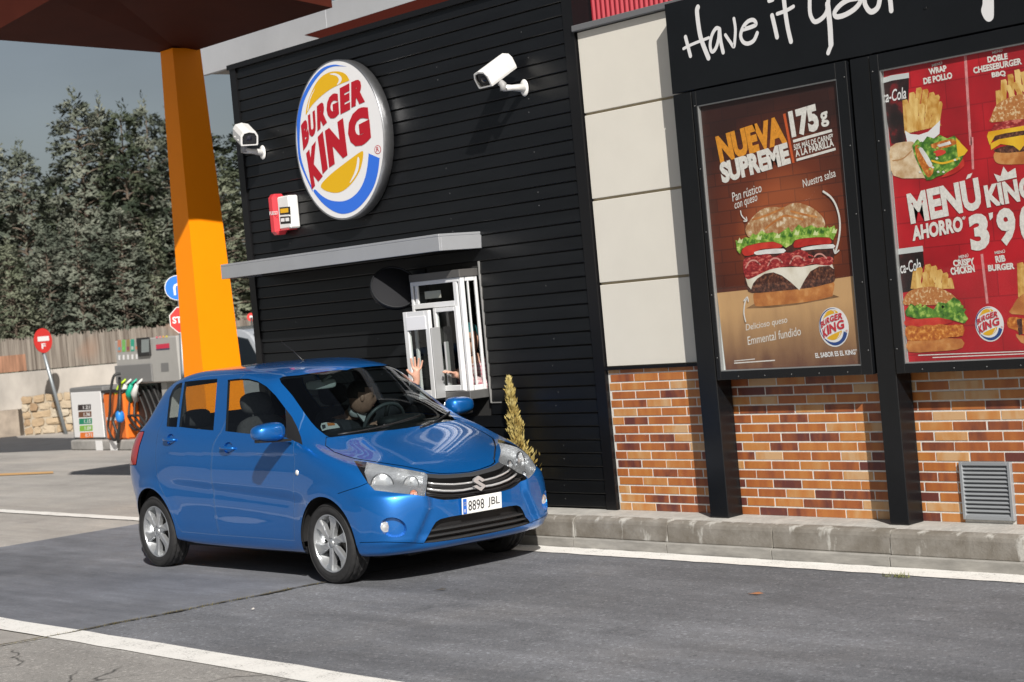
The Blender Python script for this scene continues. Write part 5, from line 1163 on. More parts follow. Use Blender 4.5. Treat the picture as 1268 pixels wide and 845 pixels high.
# wheel wells and floor
def wells(F):
    for cx, cz, r in ((.002,.275,.352),(-2.425,.29,.357)):
        m = MB(); n = 26; ring = []
        for v in ((.775 if cx > -1 else .70), .47):
            ring.append([F((cx+r*math.cos(a), CY-v, cz+r*math.sin(a))) for a in np.linspace(.02, math.pi-.02, n)])
        vs = ring[0]+ring[1]+[F((cx, CY-.47, cz))]
        fs = [(i, i+1, n+i+1, n+i) for i in range(n-1)]+[(n+i, n+i+1, 2*n) for i in range(n-1)]
        m.add(vs, fs, 0, True); m.build('wheel_well', lining_m, car)
        m = MB(); R0 = r-.0165; vv = []
        for v, rr in ((.803, R0), (.768, R0+.004)):
            vv += [F((cx+rr*math.cos(a), CY-v, cz+rr*math.sin(a))) for a in np.linspace(.02, math.pi-.02, n)]
        m.add(vv, [(i, i+1, n+i+1, n+i) for i in range(n-1)], 0, True)
two(wells)
m = MB(); m.box(-2.9,.48,CY-.47,CY+.47,.175,.235)
for s in (-1, 1): m.box(-2.06,-.37,CY+s*.47-(0 if s > 0 else .25),CY+s*.47+(.25 if s > 0 else 0),.19,.235); m.box(.36,.44,CY+s*.47-(0 if s > 0 else .2),CY+s*.47+(.2 if s > 0 else 0),.19,.235)
m.box(-2.75,-2.70,CY-.6,CY+.6,.2,.34)
m.build('underbody', lining_m, car)
# grille
zp_ = zp
def skin_line(pts, off):
    R = []
    for q in pts:
        p, n = skin_px(*zp_(*q))
        if p is None: continue
        R.append(p+refn(p)*off)
    R = [p for p in R if p.y < CY-.01]; e = R[-1]
    R.append(Vector((e.x+.004, CY, e.z-.001)))
    return R+[mir(p) for p in R[-2::-1]]
for q, r, mm, nm in (([(182,221),(230,228),(300,233),(380,234),(450,229),(520,219)], .0075, chrome, 'chrome_bar'), ([(178,267),(230,278),(300,286),(380,288),(450,283),(530,268)], .0085, chrome, 'chrome_bar'),
                     ([(182,242),(230,249),(300,256),(380,258),(450,253),(520,244)], .006, black_pl, 'grille_bar'), ([(176,300),(230,312),(300,322),(380,322),(450,316),(530,302)], .006, black_pl, 'grille_bar')):
    MB().tube(skin_line(q, -.012), r, 8).build(nm, mm, car)
for z, w in ((.268,.48),(.305,.46),(.342,.43)):
    P = [Vector((front_x(CY+v, z)-.016, CY+v, z)) for v in np.linspace(-w, w, 15)]
    mb = MB(); k = len(P); vs = []
    for p in P: vs += [p+Vector((.006,0,.005)), p+Vector((.006,0,-.006)), p+Vector((-.03,0,-.002)), p+Vector((-.03,0,.008))]
    mb.add(vs, [(i*4+j, i*4+(j+1) % 4, (i+1)*4+(j+1) % 4, (i+1)*4+j) for i in range(k-1) for j in range(4)]); mb.build('grille_slat', mat('slat_grey', (.03,.031,.033), .35), car)
# badge
bd = [zp(*q) for q in [(516,202),(552,177),(604,208),(578,222),(556,206),(546,213),(608,250),(570,290),(512,258),(538,246),(566,266),(576,257),(514,221)]]
xb = front_x(CY, .60)+.004
P = [atx(a, b, xb) for a, b in bd]; cy_ = sum(p.y for p in P)/len(P)
for p in P: p.y += CY-cy_
MB().prism(P, (.016, 0, 0)).build('badge', chrome, car)
# number plate
def text3d(mb, txt, o, ux, uz, w, h, bold=0.0, mi=0, shear=0.0):
    v, t = text2d(txt, bold, shear); mb.add([Vector(o)+Vector(ux)*a*w+Vector(uz)*b*h for a, b in v], t, mi)
xp = front_x(CY, .47)+.022; o = Vector((xp, CY-.173, .417)); ux = Vector((0,1,0)); uz = Vector((.10,0,1)).normalized()
pm = MB(); Mp = Matrix.Translation(o) @ Matrix.Rotation(.10, 4, 'Y')
pm.bbox(-.012, 0, 0, .346, 0, .112, .003, M=Mp)
plate = pm.build('number_plate', mat('plate_white', (.78,.79,.78), .35), car)
e = Vector((.0012,0,0))
pb = MB().add([o+e+ux*.004+uz*.004, o+e+ux*.036+uz*.004, o+e+ux*.036+uz*.108, o+e+ux*.004+uz*.108], [(0,1,2,3)]); pb.build('plate_band', mat('plate_blue', (.02,.13,.55), .35), plate)
pt = MB(); text3d(pt, '8898', o+e+ux*.050+uz*.020, ux, uz, .138, .070, .006); text3d(pt, 'JBL', o+e+ux*.222+uz*.020, ux, uz, .104, .070, .006)
text3d(pt, 'E', o+e*2+ux*.014+uz*.016, ux, uz, .011, .020, .02, 1)
for k in range(12): 
    a = k*math.pi/6; c = o+e*2+ux*(.020+.0105*math.cos(a))+uz*(.074+.0105*math.sin(a)); pt.add([c+ux*-.002+uz*-.002, c+ux*.002+uz*-.002, c+uz*.0025], [(0,1,2)], 2)
pt.build('plate_lettering', [mat('plate_ink', (.02,.02,.022), .5), MATS['plate_white'], mat('plate_star', (.75,.60,.05), .5)], plate)
# lamps
fd = Vector((.86, -.50, .05)).normalized()
def bowl(c, d, r, depth, bulb, nm):
    q = d.to_track_quat('Z', 'Y').to_matrix().to_4x4(); M = Matrix.Translation(c) @ q
    m = MB(); m.lathe([(.004,-depth),(r*.4,-depth*.86),(r*.75,-depth*.5),(r,0),(r*1.06,.004),(r*1.12,-.004)], 28, M)
    b = m.build(nm, bowl_m, car); r2 = MB(); r2.lathe([(r*1.02,.002),(r*1.05,.008),(r*1.13,.006),(r*1.14,-.004)], 28, M); r2.build('bowl_ring', dgrey, b); bm2 = MB(); bm2.lathe([(0,-depth*.15),(r*.16,-depth*.22),(r*.2,-depth*.5),(r*.18,-depth)], 12, M); bm2.build('bulb', bulb, b)
def lamps(F):
    s = 1 if F((0,0,0)).y == 0 else -1
    d = Vector((fd.x, fd.y*s, fd.z))
    for (a, b), r, dep, bl, off in (((322,380),.070,.050,black_pl,.056), ((545,372),.046,.032,black_pl,.050), ((560,460),.024,.02,amber,.036)):
        p, n = skin_px(*zh(a, b)); p = p-n*off if n.dot(CAM-p) > 0 else p+n*off
        bowl(F(p), d, r, dep, bl, 'lamp_bowl')
    p, n = skin_px(*zh(372, 744)); q = Vector((.97, -.22*s, 0)).normalized().to_track_quat('Z','Y').to_matrix().to_4x4()
    m = MB(); m.lathe([(.036,-.03),(.036,.0),(.033,.004),(.030,.002),(.022,.006),(0,.009)], 24, Matrix.Translation(F(p-Vector((.040,0,0)))) @ q); m.build('fog_lamp', bowl_m, car)
    px_, pz = -.305, .772; y = side_y(px_, pz)
    m = MB(); m.lathe([(.021,-.003),(.019,.004),(.010,.008),(0,.009)], 18, Matrix.Translation(F((px_, y, pz))) @ Matrix.Rotation(math.pi/2*s, 4, 'X')); m.build('side_repeater', mat('repeater_white', (.62,.62,.63), .15, coat=.6), car)
two(lamps)
# mirrors, handles
def superell(c, s, e=2.6, n=20, k=12, M=None, fn=None):
    vs = []; f = lambda t, p: math.copysign(abs(t)**(2/p), t)
    for i in range(k+1):
        ph = -math.pi/2+math.pi*i/k
        for j in range(n):
            th = 2*math.pi*j/n
            v = Vector((s[0]*f(math.cos(ph), e)*f(math.cos(th), e), s[1]*f(math.cos(ph), e)*f(math.sin(th), e), s[2]*f(math.sin(ph), e)))
            if fn: v = fn(v)
            if M is not None: v = M @ v
            vs.append(v+Vector(c))
    return vs, [(i*n+j, i*n+(j+1) % n, (i+1)*n+(j+1) % n, (i+1)*n+j) for i in range(k) for j in range(n)]
def mirror(F):
    s = 1 if F((0,0,0)).y == 0 else -1
    def shp(v): 
        t = (v.y+.11)/.22                         # tapers towards the tip, rounder in front
        k = .80+.20*min(1, max(0, t)); return Vector((v.x*(1.0 if v.x > 0 else .55), v.y, v.z*k))
    vs, fs = superell((0,0,0), (.092,.124,.073), 2.9, 24, 14, Matrix.Rotation(-.12, 4, 'Z'), shp)
    c = Vector((-.43, -.135, 1.072)); F0 = F
    if s < 0: F = lambda p: F0(p)+Vector((-.12, -.055, .005))
    m = MB(); m.add([F(Vector(v)+c) for v in vs], fs, 0, True); h = m.build('door_mirror', paint, car)
    m = MB(); vs2 = [(-.447,-.235,1.008),(-.385,-.235,1.008),(-.37,.02,.992),(-.47,.02,.992)]; m.prism([F(v) for v in vs2], (0,0,.018)); m.build('mirror_arm', black_pl, h)
    m = MB(); vs3, fs3 = superell((0,0,0), (.004,.098,.052), 3, 18, 8); m.add([F(Vector(v)+c+Vector((-.05,0,0))) for v in vs3], fs3, 0, True); m.build('mirror_glass', chrome, h)
two(mirror)
def handles(F):
    for x, z in ((-1.235,.945),(-2.09,1.010)):
        m = MB(); P = []
        for t in np.linspace(-1, 1, 9):
            xx = x+t*.098; y = side_y(xx, z); P.append(F((xx, y-.026*(1-abs(t)**3.0)-.004, z-.004*t)))
        m.tube(P, [.008,.013,.014,.014,.014,.014,.014,.013,.009], 8); m.build('door_handle', paint, car)
two(handles)
# wipers, aerial
for a, b in (((418,540),(520,516)),((520,531),(556,512))):
    pa, n = skin_px(*a); pb_, n2 = skin_px(*b)
    P = []
    for t in np.linspace(0, 1, 8):
        q = (a[0]+(b[0]-a[0])*t, a[1]+(b[1]-a[1])*t+3*math.sin(t*3.1)); p, n = skin_px(*q); P.append(p+refn(p)*.012)
    MB().tube(P, .007, 6).build('wiper', black_pl, car)
MB().tube([(-1.30,.79,1.522),(-1.42,.79,1.60),(-1.58,.79,1.68)], [.006,.0035,.0025], 6).build('aerial', black_pl, car)
MB().tube([(-1.30,.79,1.520),(-1.305,.79,1.532)], [.017,.010], 10).build('aerial_foot', black_pl, car)
# cabin
seat_m = mat('seat_cloth', (.035,.036,.040), .9, var=.3, vs=60, bump=.3, bs=200)
dash_m = mat('dashboard_plastic', (.022,.023,.025), .65, bump=.2, bs=200)
m = MB()
prof = [(-.30,.985),(-.42,.985),(-.58,1.005),(-.68,.99),(-.70,.93),(-.66,.80),(-.60,.60),(-.30,.55)]
m.prism([(x, CY-.66, z) for x, z in prof], (0, 1.32, 0)); dash = m.build('dashboard', dash_m, car)
m = MB(); vs, fs = superell((-.60,1.15,1.02), (.10,.20,.045), 3); m.add(vs, fs, 0, True); m.build('instrument_cowl', dash_m, dash)
wc = Vector((-.83,1.15,.985)); Mw = Matrix.Translation(wc) @ Matrix.Rotation(-math.radians(62), 4, 'Y')
m = MB(); n = 32; k = 8; vs = []
for i in range(n):
    a = 2*math.pi*i/n
    for j in range(k):
        b = 2*math.pi*j/k; vs.append(Mw @ Vector(((.182+.0145*math.cos(b))*math.cos(a), (.182+.0145*math.cos(b))*math.sin(a), .0145*math.sin(b))))
m.add(vs, [(i*k+j, i*k+(j+1) % k, ((i+1) % n)*k+(j+1) % k, ((i+1) % n)*k+j) for i in range(n) for j in range(k)], 0, True)
sw_m = mat('wheel_leather', (.10,.11,.115), .4)
sw = m.build('steering_wheel', sw_m, car)
m = MB(); vs, fs = superell((0,0,0), (.06,.075,.03), 3); m.add([Mw @ v for v in vs], fs, 0, True)
for a in (0, math.pi, -math.pi/2): m.tube([Mw @ Vector((.04*math.cos(a+1.57), .04*math.sin(a+1.57), 0)), Mw @ Vector((.18*math.cos(a+1.57), .18*math.sin(a+1.57), 0))], .016, 6)
m.build('wheel_boss', dash_m, sw)
def seat(y, x):
    m = MB(); Mt = Matrix.Translation((x, y, 0))
    vs, fs = superell((.18,0,.50), (.27,.24,.10), 4); m.add([Mt @ v for v in vs], fs, 0, True)
    vs, fs = superell((0,0,0), (.075,.235,.33), 3.6); R = Matrix.Rotation(-.25, 4, 'Y'); m.add([Mt @ (R @ v + Vector((-.14,0,.82))) for v in vs], fs, 0, True)
    s = m.build('seat', seat_m, car)
    m = MB(); vs, fs = superell((0,0,0), (.05,.13,.085), 3); m.add([Mt @ (R @ v + Vector((-.25,0,1.235))) for v in vs], fs, 0, True)
    for d in (-.05, .05): m.tube([Mt @ Vector((-.20,d,1.08)), Mt @ Vector((-.245,d,1.20))], .007, 6)
    m.build('headrest', seat_m, s)
seat(.44, -1.22); seat(1.15, -1.22)
m = MB(); vs, fs = superell((-2.05,CY,.52), (.28,.58,.09), 4); m.add(vs, fs, 0, True)
R = Matrix.Rotation(-.3, 4, 'Y'); vs, fs = superell((0,0,0), (.07,.58,.26), 4); m.add([R @ v + Vector((-2.36,CY,.80)) for v in vs], fs, 0, True); m.build('rear_seat', seat_m, car)
for d in (-.3, .3):
    m = MB(); vs, fs = superell((-2.45,CY+d,1.13), (.045,.12,.07), 3); m.add(vs, fs, 0, True); m.build('headrest', seat_m, car)
m = MB(); m.box(-1.45,-.70,CY-.12,CY+.12,.235,.50); m.box(-2.75,-.35,CY-.70,CY+.70,.24,.25); m.build('cabin_floor', lining_m, car)
ic = Vector((-.90,.665,1.343)); m = MB(); vs, fs = superell((0,0,0), (.018,.115,.036), 4); Rm = Matrix.Rotation(-.35, 4, 'Z'); m.add([Rm @ v+ic for v in vs], fs, 0, True)
m.tube([ic+Vector((.01,0,.02)), (-.80,.69,1.405)], .010, 6); m.build('interior_mirror', mat('mirror_back', (.55,.58,.56), .35), car)
# papers stuck inside the screen
def sticker(pts, m_, off, nm='sticker'):
    P = []
    for q in pts:
        p, n = skin_px(*zw(*q)); P.append(p-refn(p)*off)
    MB().add(P, [tuple(range(len(P)))]).build(nm, m_, car)
zw = Zm(370,440,7.04)
sticker([(195,590),(235,580),(330,590),(360,625),(250,642),(205,655),(190,620)], mat('paper_white', (.72,.72,.70), .6), .006)
sticker([(245,586),(310,588),(318,606),(255,612)], mat('paper_orange', (.65,.20,.04), .6), .004)
sticker([(200,604),(232,600),(236,628),(208,642)], mat('paper_ink', (.05,.05,.06), .6), .004)
# ------------------------------------------------------------------ background: trees, walls, fuel pumps, signs, a car
def onray(px, D, py=425): return CAM + ray(px, py)*D
def gnd(px, D): v = onray(px, D); return Vector((v.x, v.y, 0))
def zof(px, py, D): return (CAM+ray(px, py)*D).z
def grad_leaf(name, c1, c2, c3):
    m, nt, N, L, B = node_mat(name); g = N.new('ShaderNodeNewGeometry'); n = N.new('ShaderNodeTexNoise'); n.inputs['Scale'].default_value = 1.3; n.inputs['Detail'].default_value = 5; L.new(g.outputs['Position'], n.inputs['Vector'])
    r = N.new('ShaderNodeValToRGB'); e = r.color_ramp.elements; e[0].position = .33; e[0].color = (*c1,1); e[1].position = .68; e[1].color = (*c3,1); q = e.new(.5); q.color = (*c2,1)
    L.new(n.outputs[0], r.inputs[0]); L.new(r.outputs[0], B.inputs['Base Color']); B.inputs['Roughness'].default_value = .8; B.inputs['Specular IOR Level'].default_value = .2
    return m
leaf_a = grad_leaf('cypress_foliage', (.050,.062,.047), (.102,.116,.090), (.185,.196,.158))
leaf_b = grad_leaf('dark_pine_foliage', (.022,.032,.020), (.044,.056,.034), (.085,.096,.062))
leaf_c = grad_leaf('pale_cypress_foliage', (.075,.090,.058), (.125,.140,.095), (.19,.20,.15))
bark = mat('bark', (.11,.085,.065), .95, var=.4, vs=6)
def tree(name, h, w, lm, seed, nbr=95, top=.9, sparse=1.0, lean=0.0):
    rg = np.random.RandomState(seed); e = empty(name, (0, 0, 0)); tm = MB(); lb = MB(); lnrm = []
    tp = [Vector((lean*t*t*h+.10*math.sin(3*t+seed), .08*math.sin(4*t), t*h*.97)) for t in np.linspace(0, 1, 9)]
    tm.tube(tp, [max(.02, .17*(1-t)) for t in np.linspace(0, 1, 9)], 7)
    def spray(p, d, L_, n):
        side = d.cross(Vector((0,0,1))); side = side.normalized() if side.length > .05 else Vector((1,0,0)); upv = side.cross(d)
        for k in range(n):
            t = rg.uniform(.1, 1); b = p+d*L_*t; s = rg.choice((-1, 1)); q = (d*.55+side*s*rg.uniform(.2,.9)+upv*rg.uniform(-.5,.55)).normalized(); l = L_*rg.uniform(.30,.62)*(1.15-t*.5); wv = q.cross(Vector(rg.normal(0,1,3))).normalized()*l*rg.uniform(.11,.20)
            mid = b+q*l*.55; o = Vector((b.x, b.y, .0)); o = (o.normalized()*.75 if o.length > .05 else Vector())+Vector((0,0,.55)); nn_ = (q.cross(wv)).normalized(); nn_ = -nn_ if nn_.dot(o) < 0 else nn_
            P4 = [b, mid+wv, b+q*l, mid-wv]; P4 = P4 if (P4[1]-P4[0]).cross(P4[3]-P4[0]).dot(nn_) > 0 else P4[::-1]; lb.add(P4, [(0,1,2,3)]); nv = (o.normalized()*.80+nn_*.55).normalized(); lnrm.extend([tuple(nv)]*4)
    for k in range(int(nbr)):
        t = (k+.5)/nbr; z = h*(.06+.92*t**.92); prof = (1-t)**.85*1.15*(.62+.38*min(1, t*5))
        R = w/2*prof*rg.uniform(.62,1.18)+.12; az = k*2.399+rg.uniform(-.5,.5)
        i = min(7, int(z/h/.97*8)); base = tp[i].lerp(tp[i+1], min(1, z/h/.97*8-i)); rise = rg.uniform(-.25,.25)+.35*t
        d0 = Vector((math.cos(az), math.sin(az), 0)); n = max(3, int(R/.30))
        pts = [base+d0*R*s+Vector((0,0,rise*R*s-.28*R*s*s+.10*R*math.sin(3*s))) for s in np.linspace(0, 1, 5)]
        if R > .35: tm.tube(pts, [.035*(1-.8*s) for s in np.linspace(0, 1, 5)], 4, cap=False)
        for s in np.linspace(.25, 1.0, n):
            i2 = min(3, int(s*4)); p = pts[i2].lerp(pts[i2+1], s*4-i2); d = (pts[i2+1]-pts[i2]).normalized()
            for q in range(2 if sparse >= 1 else 1):
                a2 = az+rg.uniform(-1.1,1.1); dd = (Vector((math.cos(a2), math.sin(a2), rg.uniform(-.35,.45)))*.8+d*.5).normalized(); spray(p, dd, rg.uniform(.34,.62)*(.7+.5*R/(w/2)), 11)
    for k in range(10): spray(Vector((lean*h+.06*math.sin(k), .06*math.cos(k), h*(top+.10*k/10))), Vector((rg.uniform(-.4,.4), rg.uniform(-.4,.4), 1)).normalized(), .40, 8)
    tm.build('trunk', bark, e); lb.sm = [True]*len(lb.f); c = lb.build('crown', lm, e, fix=False); c.data.normals_split_custom_set_from_vertices(lnrm); return e
def copy_tree(o, loc, rz, sc, label):
    r = o.copy(); COL.objects.link(r); r.location = loc; r.rotation_euler = (0, 0, rz); r.scale = sc; r['label'] = label
    for ch in list(o.children):
        c = ch.copy(); COL.objects.link(c); c.parent = r
    return r
protos = [tree('conifer_tree', 8, 2.9, leaf_a, 3, 120), tree('conifer_tree', 8, 2.5, leaf_b, 8, 115), tree('conifer_tree', 8, 3.1, leaf_a, 14, 125), tree('conifer_tree', 8, 3.3, leaf_c, 21, 135)]
GT = 'conifers behind the reed fence'
TR = [  # px, depth, top py, prototype, width factor, label
 (-32,47,142,1,1.15,'dark conifer cut by the left edge of the photo behind the fence'),
 (8,49,168,0,1.10,'ragged conifer with a lower top directly left of the no entry sign'),
 (46,47.5,182,2,1.05,'shorter spreading conifer directly above the round no entry sign'),
 (84,51,215,1,.9,'dark narrow conifer filling the dip in the tree row above the price board'),
 (120,48,118,2,1.05,'tallest conifer of the row, broad with a pointed tip'),
 (150,50,128,0,.75,'slim conifer immediately right of the tallest one'),
 (178,48,134,1,1.0,'dark conifer above the grey fuel pump'),
 (205,50,128,0,.9,'conifer whose top touches the left side of the orange pillar'),
 (238,49,140,2,1.1,'conifer mostly hidden behind the orange pillar'),
 (268,54,150,1,1.25,'darkest rounded conifer between the pillar and the black wall'),
 (292,46,215,3,1.15,'pale grey green conifer beside the black wall corner'),
 (330,49,150,1,1.2,'conifer hidden behind the black wall corner'),
 (-75,48,150,2,1.1,'broad conifer beyond the left edge of the photo'),
 (-120,49,165,1,1.2,'dark conifer farthest to the left beyond the photo edge'),
 (20,44,300,3,.95,'low pale conifer behind the rusty part of the reed fence'),
 (70,45,285,0,1.0,'low green conifer between the no entry sign and the fuel pump'),
 (108,44,265,2,1.0,'low bushy conifer in front of the tallest tree'),
 (160,44.5,255,0,1.1,'low bushy conifer behind the fuel pump display'),
 (195,45,290,3,.9,'low pale conifer left of the blue arrow sign'),
 (-5,53,235,1,1.3,'dark conifer of the back row at the far left'),
 (60,55,235,1,1.5,'dark conifer of the back row seen in the dip of the trees'),
 (140,56,215,1,1.5,'dark conifer of the back row behind the tallest tree'),
 (190,56,215,1,1.5,'dark conifer of the back row left of the orange pillar'),
]
for k, (px, D, ty, pi, wf, lab) in enumerate(TR):
    if ty < 200 and D < 52: wf *= .85
    h = zof(px, ty, D); g = gnd(px, D); o = protos[pi]; s = h/8
    if not o.get('label'): o.location = g; o.scale = (s*wf, s*wf, s); o.rotation_euler = (0,0,k*1.3); tag(o, lab, 'tree', GT)
    else: tag(copy_tree(o, g, k*1.3, (s*wf, s*wf, s), lab), lab, 'tree', GT)
# wooded slope behind the trees
hv = []; nn = 40
for i in range(nn):
    px = -260+i*22; hv += [gnd(px, 64), gnd(px, 72)+Vector((0,0,4.2+.9*math.sin(i*.9)+.6*math.sin(i*2.3)))]
tag(MB().add(hv, [(2*i, 2*i+2, 2*i+3, 2*i+1) for i in range(nn-1)], 0, True).build('wooded_hillside', leaf_b, fix=False), kind='structure')
# boundary: stone retaining wall, concrete wall, reed fence
DW = 40.0; O = gnd(100, DW); RX_ = Vector((_r0.x, _r0.y, 0)); FW_ = Vector((_f.x, _f.y, 0)).normalized()
MW = Matrix(((RX_.x, FW_.x, 0, O.x), (RX_.y, FW_.y, 0, O.y), (0, 0, 1, 0), (0, 0, 0, 1)))
u = lambda px: (px-100)/FPX*DW
zw_ = lambda px, py: zof(px, py, DW)
bw = empty('boundary_wall', O, 'long pale concrete wall behind the fuel pumps', 'wall')
cm = mat('pale_concrete', (.36,.335,.305), .9, var=.22, vs=1.2, stretch=(1,1,.5), bump=.4, bs=12)
for k in range(6):
    x0 = u(-80)-4.8+k*2.4; MB().bbox(x0+.002, x0+2.398, 0, .25, 0, zw_(60, 458), .006, M=MW).build('wall_panel', cm, bw)
MB().box(u(-80), u(20), -.35, -.003, 0, .55, M=MW).build('soil_bank', mat('dry_soil', (.28,.235,.19), .95, var=.3, vs=3), bw)
rf = empty('reed_fence', O+Vector((0,0,1.3)), 'dry reed screening fence on top of the concrete wall', 'fence')
m = MB(); rg = np.random.RandomState(4); z0, z1 = zw_(60,457), zw_(60,416)
reeds = []
for k in range(650):
    x = u(-80)-4.7+k*.0205+rg.uniform(-.004,.004); zt2 = z1+rg.uniform(-.05,.03); w = .0105
    m.box(x-w, x+w, .02+rg.uniform(0,.02), .05, z0+.004, zt2, M=MW)
rm, nt, N, L, B = node_mat('dry_reed'); g_ = N.new('ShaderNodeNewGeometry'); mp = N.new('ShaderNodeMapping'); mp.inputs['Scale'].default_value = (9,9,.5); L.new(g_.outputs['Position'], mp.inputs[0]); n_ = N.new('ShaderNodeTexNoise'); n_.inputs['Scale'].default_value = 1.6; L.new(mp.outputs[0], n_.inputs['Vector'])
r_ = N.new('ShaderNodeValToRGB'); e_ = r_.color_ramp.elements; e_[0].position = .3; e_[0].color = (.105,.085,.070,1); e_[1].position = .7; e_[1].color = (.25,.222,.19,1); L.new(n_.outputs[0], r_.inputs[0])
n2 = N.new('ShaderNodeTexNoise'); n2.inputs['Scale'].default_value = .55; L.new(g_.outputs['Position'], n2.inputs['Vector']); rr = N.new('ShaderNodeMapRange'); rr.inputs[1].default_value = .56; rr.inputs[2].default_value = .66; L.new(n2.outputs[0], rr.inputs[0])
mx_ = N.new('ShaderNodeMix'); mx_.data_type = 'RGBA'; L.new(rr.outputs[0], mx_.inputs[0]); L.new(r_.outputs[0], mx_.inputs[6]); mx_.inputs[7].default_value = (.26,.16,.11,1); L.new(mx_.outputs[2], B.inputs['Base Color']); B.inputs['Roughness'].default_value = .9
tag(m.build('reeds', rm, rf), kind='stuff')
MB().box(u(-80)-4.7, u(-80)+8.6, .055, .075, z0+.10, z0+.14, M=MW).build('rail', bark, rf); MB().box(u(-80)-4.7, u(-80)+8.6, .055, .075, z1-.16, z1-.12, M=MW).build('rail', bark, rf)
MB().box(u(-80), u(-28), .004, .018, z0+.004, zw_(60,419), M=MW).build('rusty_sheet', mat('rust', (.25,.13,.08), .9, var=.5, vs=2.0, stretch=(7,7,.5)), rf)
MB().box(u(-27), u(30), .004, .018, z0+.004, zw_(60,436), M=MW).build('rusty_sheet', MATS['rust'], rf)
sw_ = empty('stone_wall', gnd(60, DW-.6), 'low tan rubble stone wall beside the no entry sign', 'wall')
sm_, nt, N, L, B = node_mat('tan_stone'); oi = N.new('ShaderNodeObjectInfo'); r_ = N.new('ShaderNodeValToRGB'); e_ = r_.color_ramp.elements; e_[0].color = (.27,.18,.105,1); e_[1].color = (.42,.375,.30,1); q = e_.new(.5); q.color = (.37,.28,.18,1); L.new(oi.outputs['Random'], r_.inputs[0]); L.new(r_.outputs[0], B.inputs['Base Color']); B.inputs['Roughness'].default_value = .9
g_ = N.new('ShaderNodeNewGeometry'); n_ = N.new('ShaderNodeTexNoise'); n_.inputs['Scale'].default_value = 14; L.new(g_.outputs['Position'], n_.inputs['Vector']); bp = N.new('ShaderNodeBump'); bp.inputs['Distance'].default_value = .03; bp.inputs['Strength'].default_value = .7; L.new(n_.outputs[0], bp.inputs['Height']); L.new(bp.outputs[0], B.inputs['Normal'])
zs = zw_(60, 486); MB().box(u(28), u(118), -.50, -.10, 0, zs-.04, M=MW).build('mortar_core', mat('wall_mortar', (.34,.29,.22), .95, var=.15, vs=6), sw_)
rg = np.random.RandomState(11); nr_ = 5                   # irregular stones fitted together, no two alike
cell = []
for i in range(nr_):
    zb, zt_ = .01+(zs-.03)*i/nr_, .01+(zs-.03)*(i+1)/nr_; x = u(27)
    while x < u(117)-.10:
        w = rg.uniform(.16,.44); cell.append((x, min(x+w, u(118)), zb, zt_)); x += w
for x0, x1, zb, zt_ in cell:
    cx_, cz_ = (x0+x1)/2, (zb+zt_)/2; j = lambda s=.035: rg.uniform(-s, s)
    P = [(x0+.010+abs(j()), zb+.008+j(.02)), (cx_+j(), zb+.004+j(.02)), (x1-.010-abs(j()), zb+.008+j(.02)), (x1-.006, cz_+j()), (x1-.012-abs(j()), zt_-.008+j(.02)), (cx_+j(), zt_-.004+j(.02)), (x0+.012+abs(j()), zt_-.008+j(.02)), (x0+.006, cz_+j())]
    k = 8; d = rg.uniform(.02,.07)
    vs = [MW @ Vector((p, -.49, q)) for p, q in P]+[MW @ Vector((cx_+(p-cx_)*.93, -.49-d+j(.012), cz_+(q-cz_)*.91)) for p, q in P]+[MW @ Vector((cx_+j(.03), -.49-d-rg.uniform(0,.03), cz_+j(.03)))]
    MB().add(vs, [(i, (i+1) % k, k+(i+1) % k, k+i) for i in range(k)]+[(k+i, k+(i+1) % k, 2*k) for i in range(k)]).build('stone', sm_, sw_)
# no entry sign
def disc_sign(e, c, nrm, r, m_rim, m_face, sides=32, a0=0, rim=.012):
    M = Matrix.Translation(c) @ Vector(nrm).to_track_quat('Z','Y').to_matrix().to_4x4(); n = sides
    p = lambda rr, h: [M @ Vector((rr*math.cos(a0+2*math.pi*j/n), rr*math.sin(a0+2*math.pi*j/n), h)) for j in range(n)]
    m = MB(); m.add(p(r,-.012)+p(r,.0), [tuple(range(n))[::-1], tuple(range(n, 2*n))]+[(j, (j+1) % n, n+(j+1) % n, n+j) for j in range(n)]); b = m.build('plate', m_rim, e)
    m = MB(); m.add(p(r-rim,.003), [tuple(range(n))]); m.build('face', m_face, e, fix=False); return M
galv = mat('galvanised', (.30,.33,.35), .45, .6); s_red = mat('sign_red', (.60,.035,.03), .4); s_white = mat('sign_white', (.74,.74,.74), .4); s_blue = mat('sign_blue', (.015,.17,.62), .4)
def face3d(e, M, polys, m, lift=.006, nm='symbol'):
    b = MB()
    for P in polys:
        P = [Vector((x, y, 0)) for x, y in P]; t = tessellate_polygon([P]); b.add([M @ (p+Vector((0,0,lift))) for p in P], [tuple(q) for q in t])
    return b.build(nm, m, e, fix=False)
def text_face(e, M, txt, x, y, w, h, m, lift=.006, bold=.03):
    v, t = text2d(txt, bold); b = MB(); b.add([M @ Vector((x+a*w, y+c*h, lift)) for a, c in v], t); return b.build('lettering', m, e, fix=False)
DS = 38.6; sg_b = gnd(71, DS); toC = (Vector((CAM.x, CAM.y, 0))-sg_b).normalized(); nr = Matrix.Rotation(math.radians(46), 3, 'Z') @ toC
ne = empty('no_entry_sign', sg_b, 'round red no entry sign on a grey pole before the stone wall', 'road sign')
hd = CAM+ray(53.5,422)*DS
MB().tube([sg_b, hd-nr*.10+Vector((0,0,.1))], .036, 10).build('pole', galv, ne)
M = disc_sign(ne, hd, nr, .25, s_red, s_red, 36, rim=.002)
face3d(ne, M, [[(-.16,-.01),(.16,-.01),(.16,.085),(-.16,.085)]], s_white, .008, 'bar')
text_face(ne, M, 'F', -.07, -.165, .12, .11, s_white, .008)
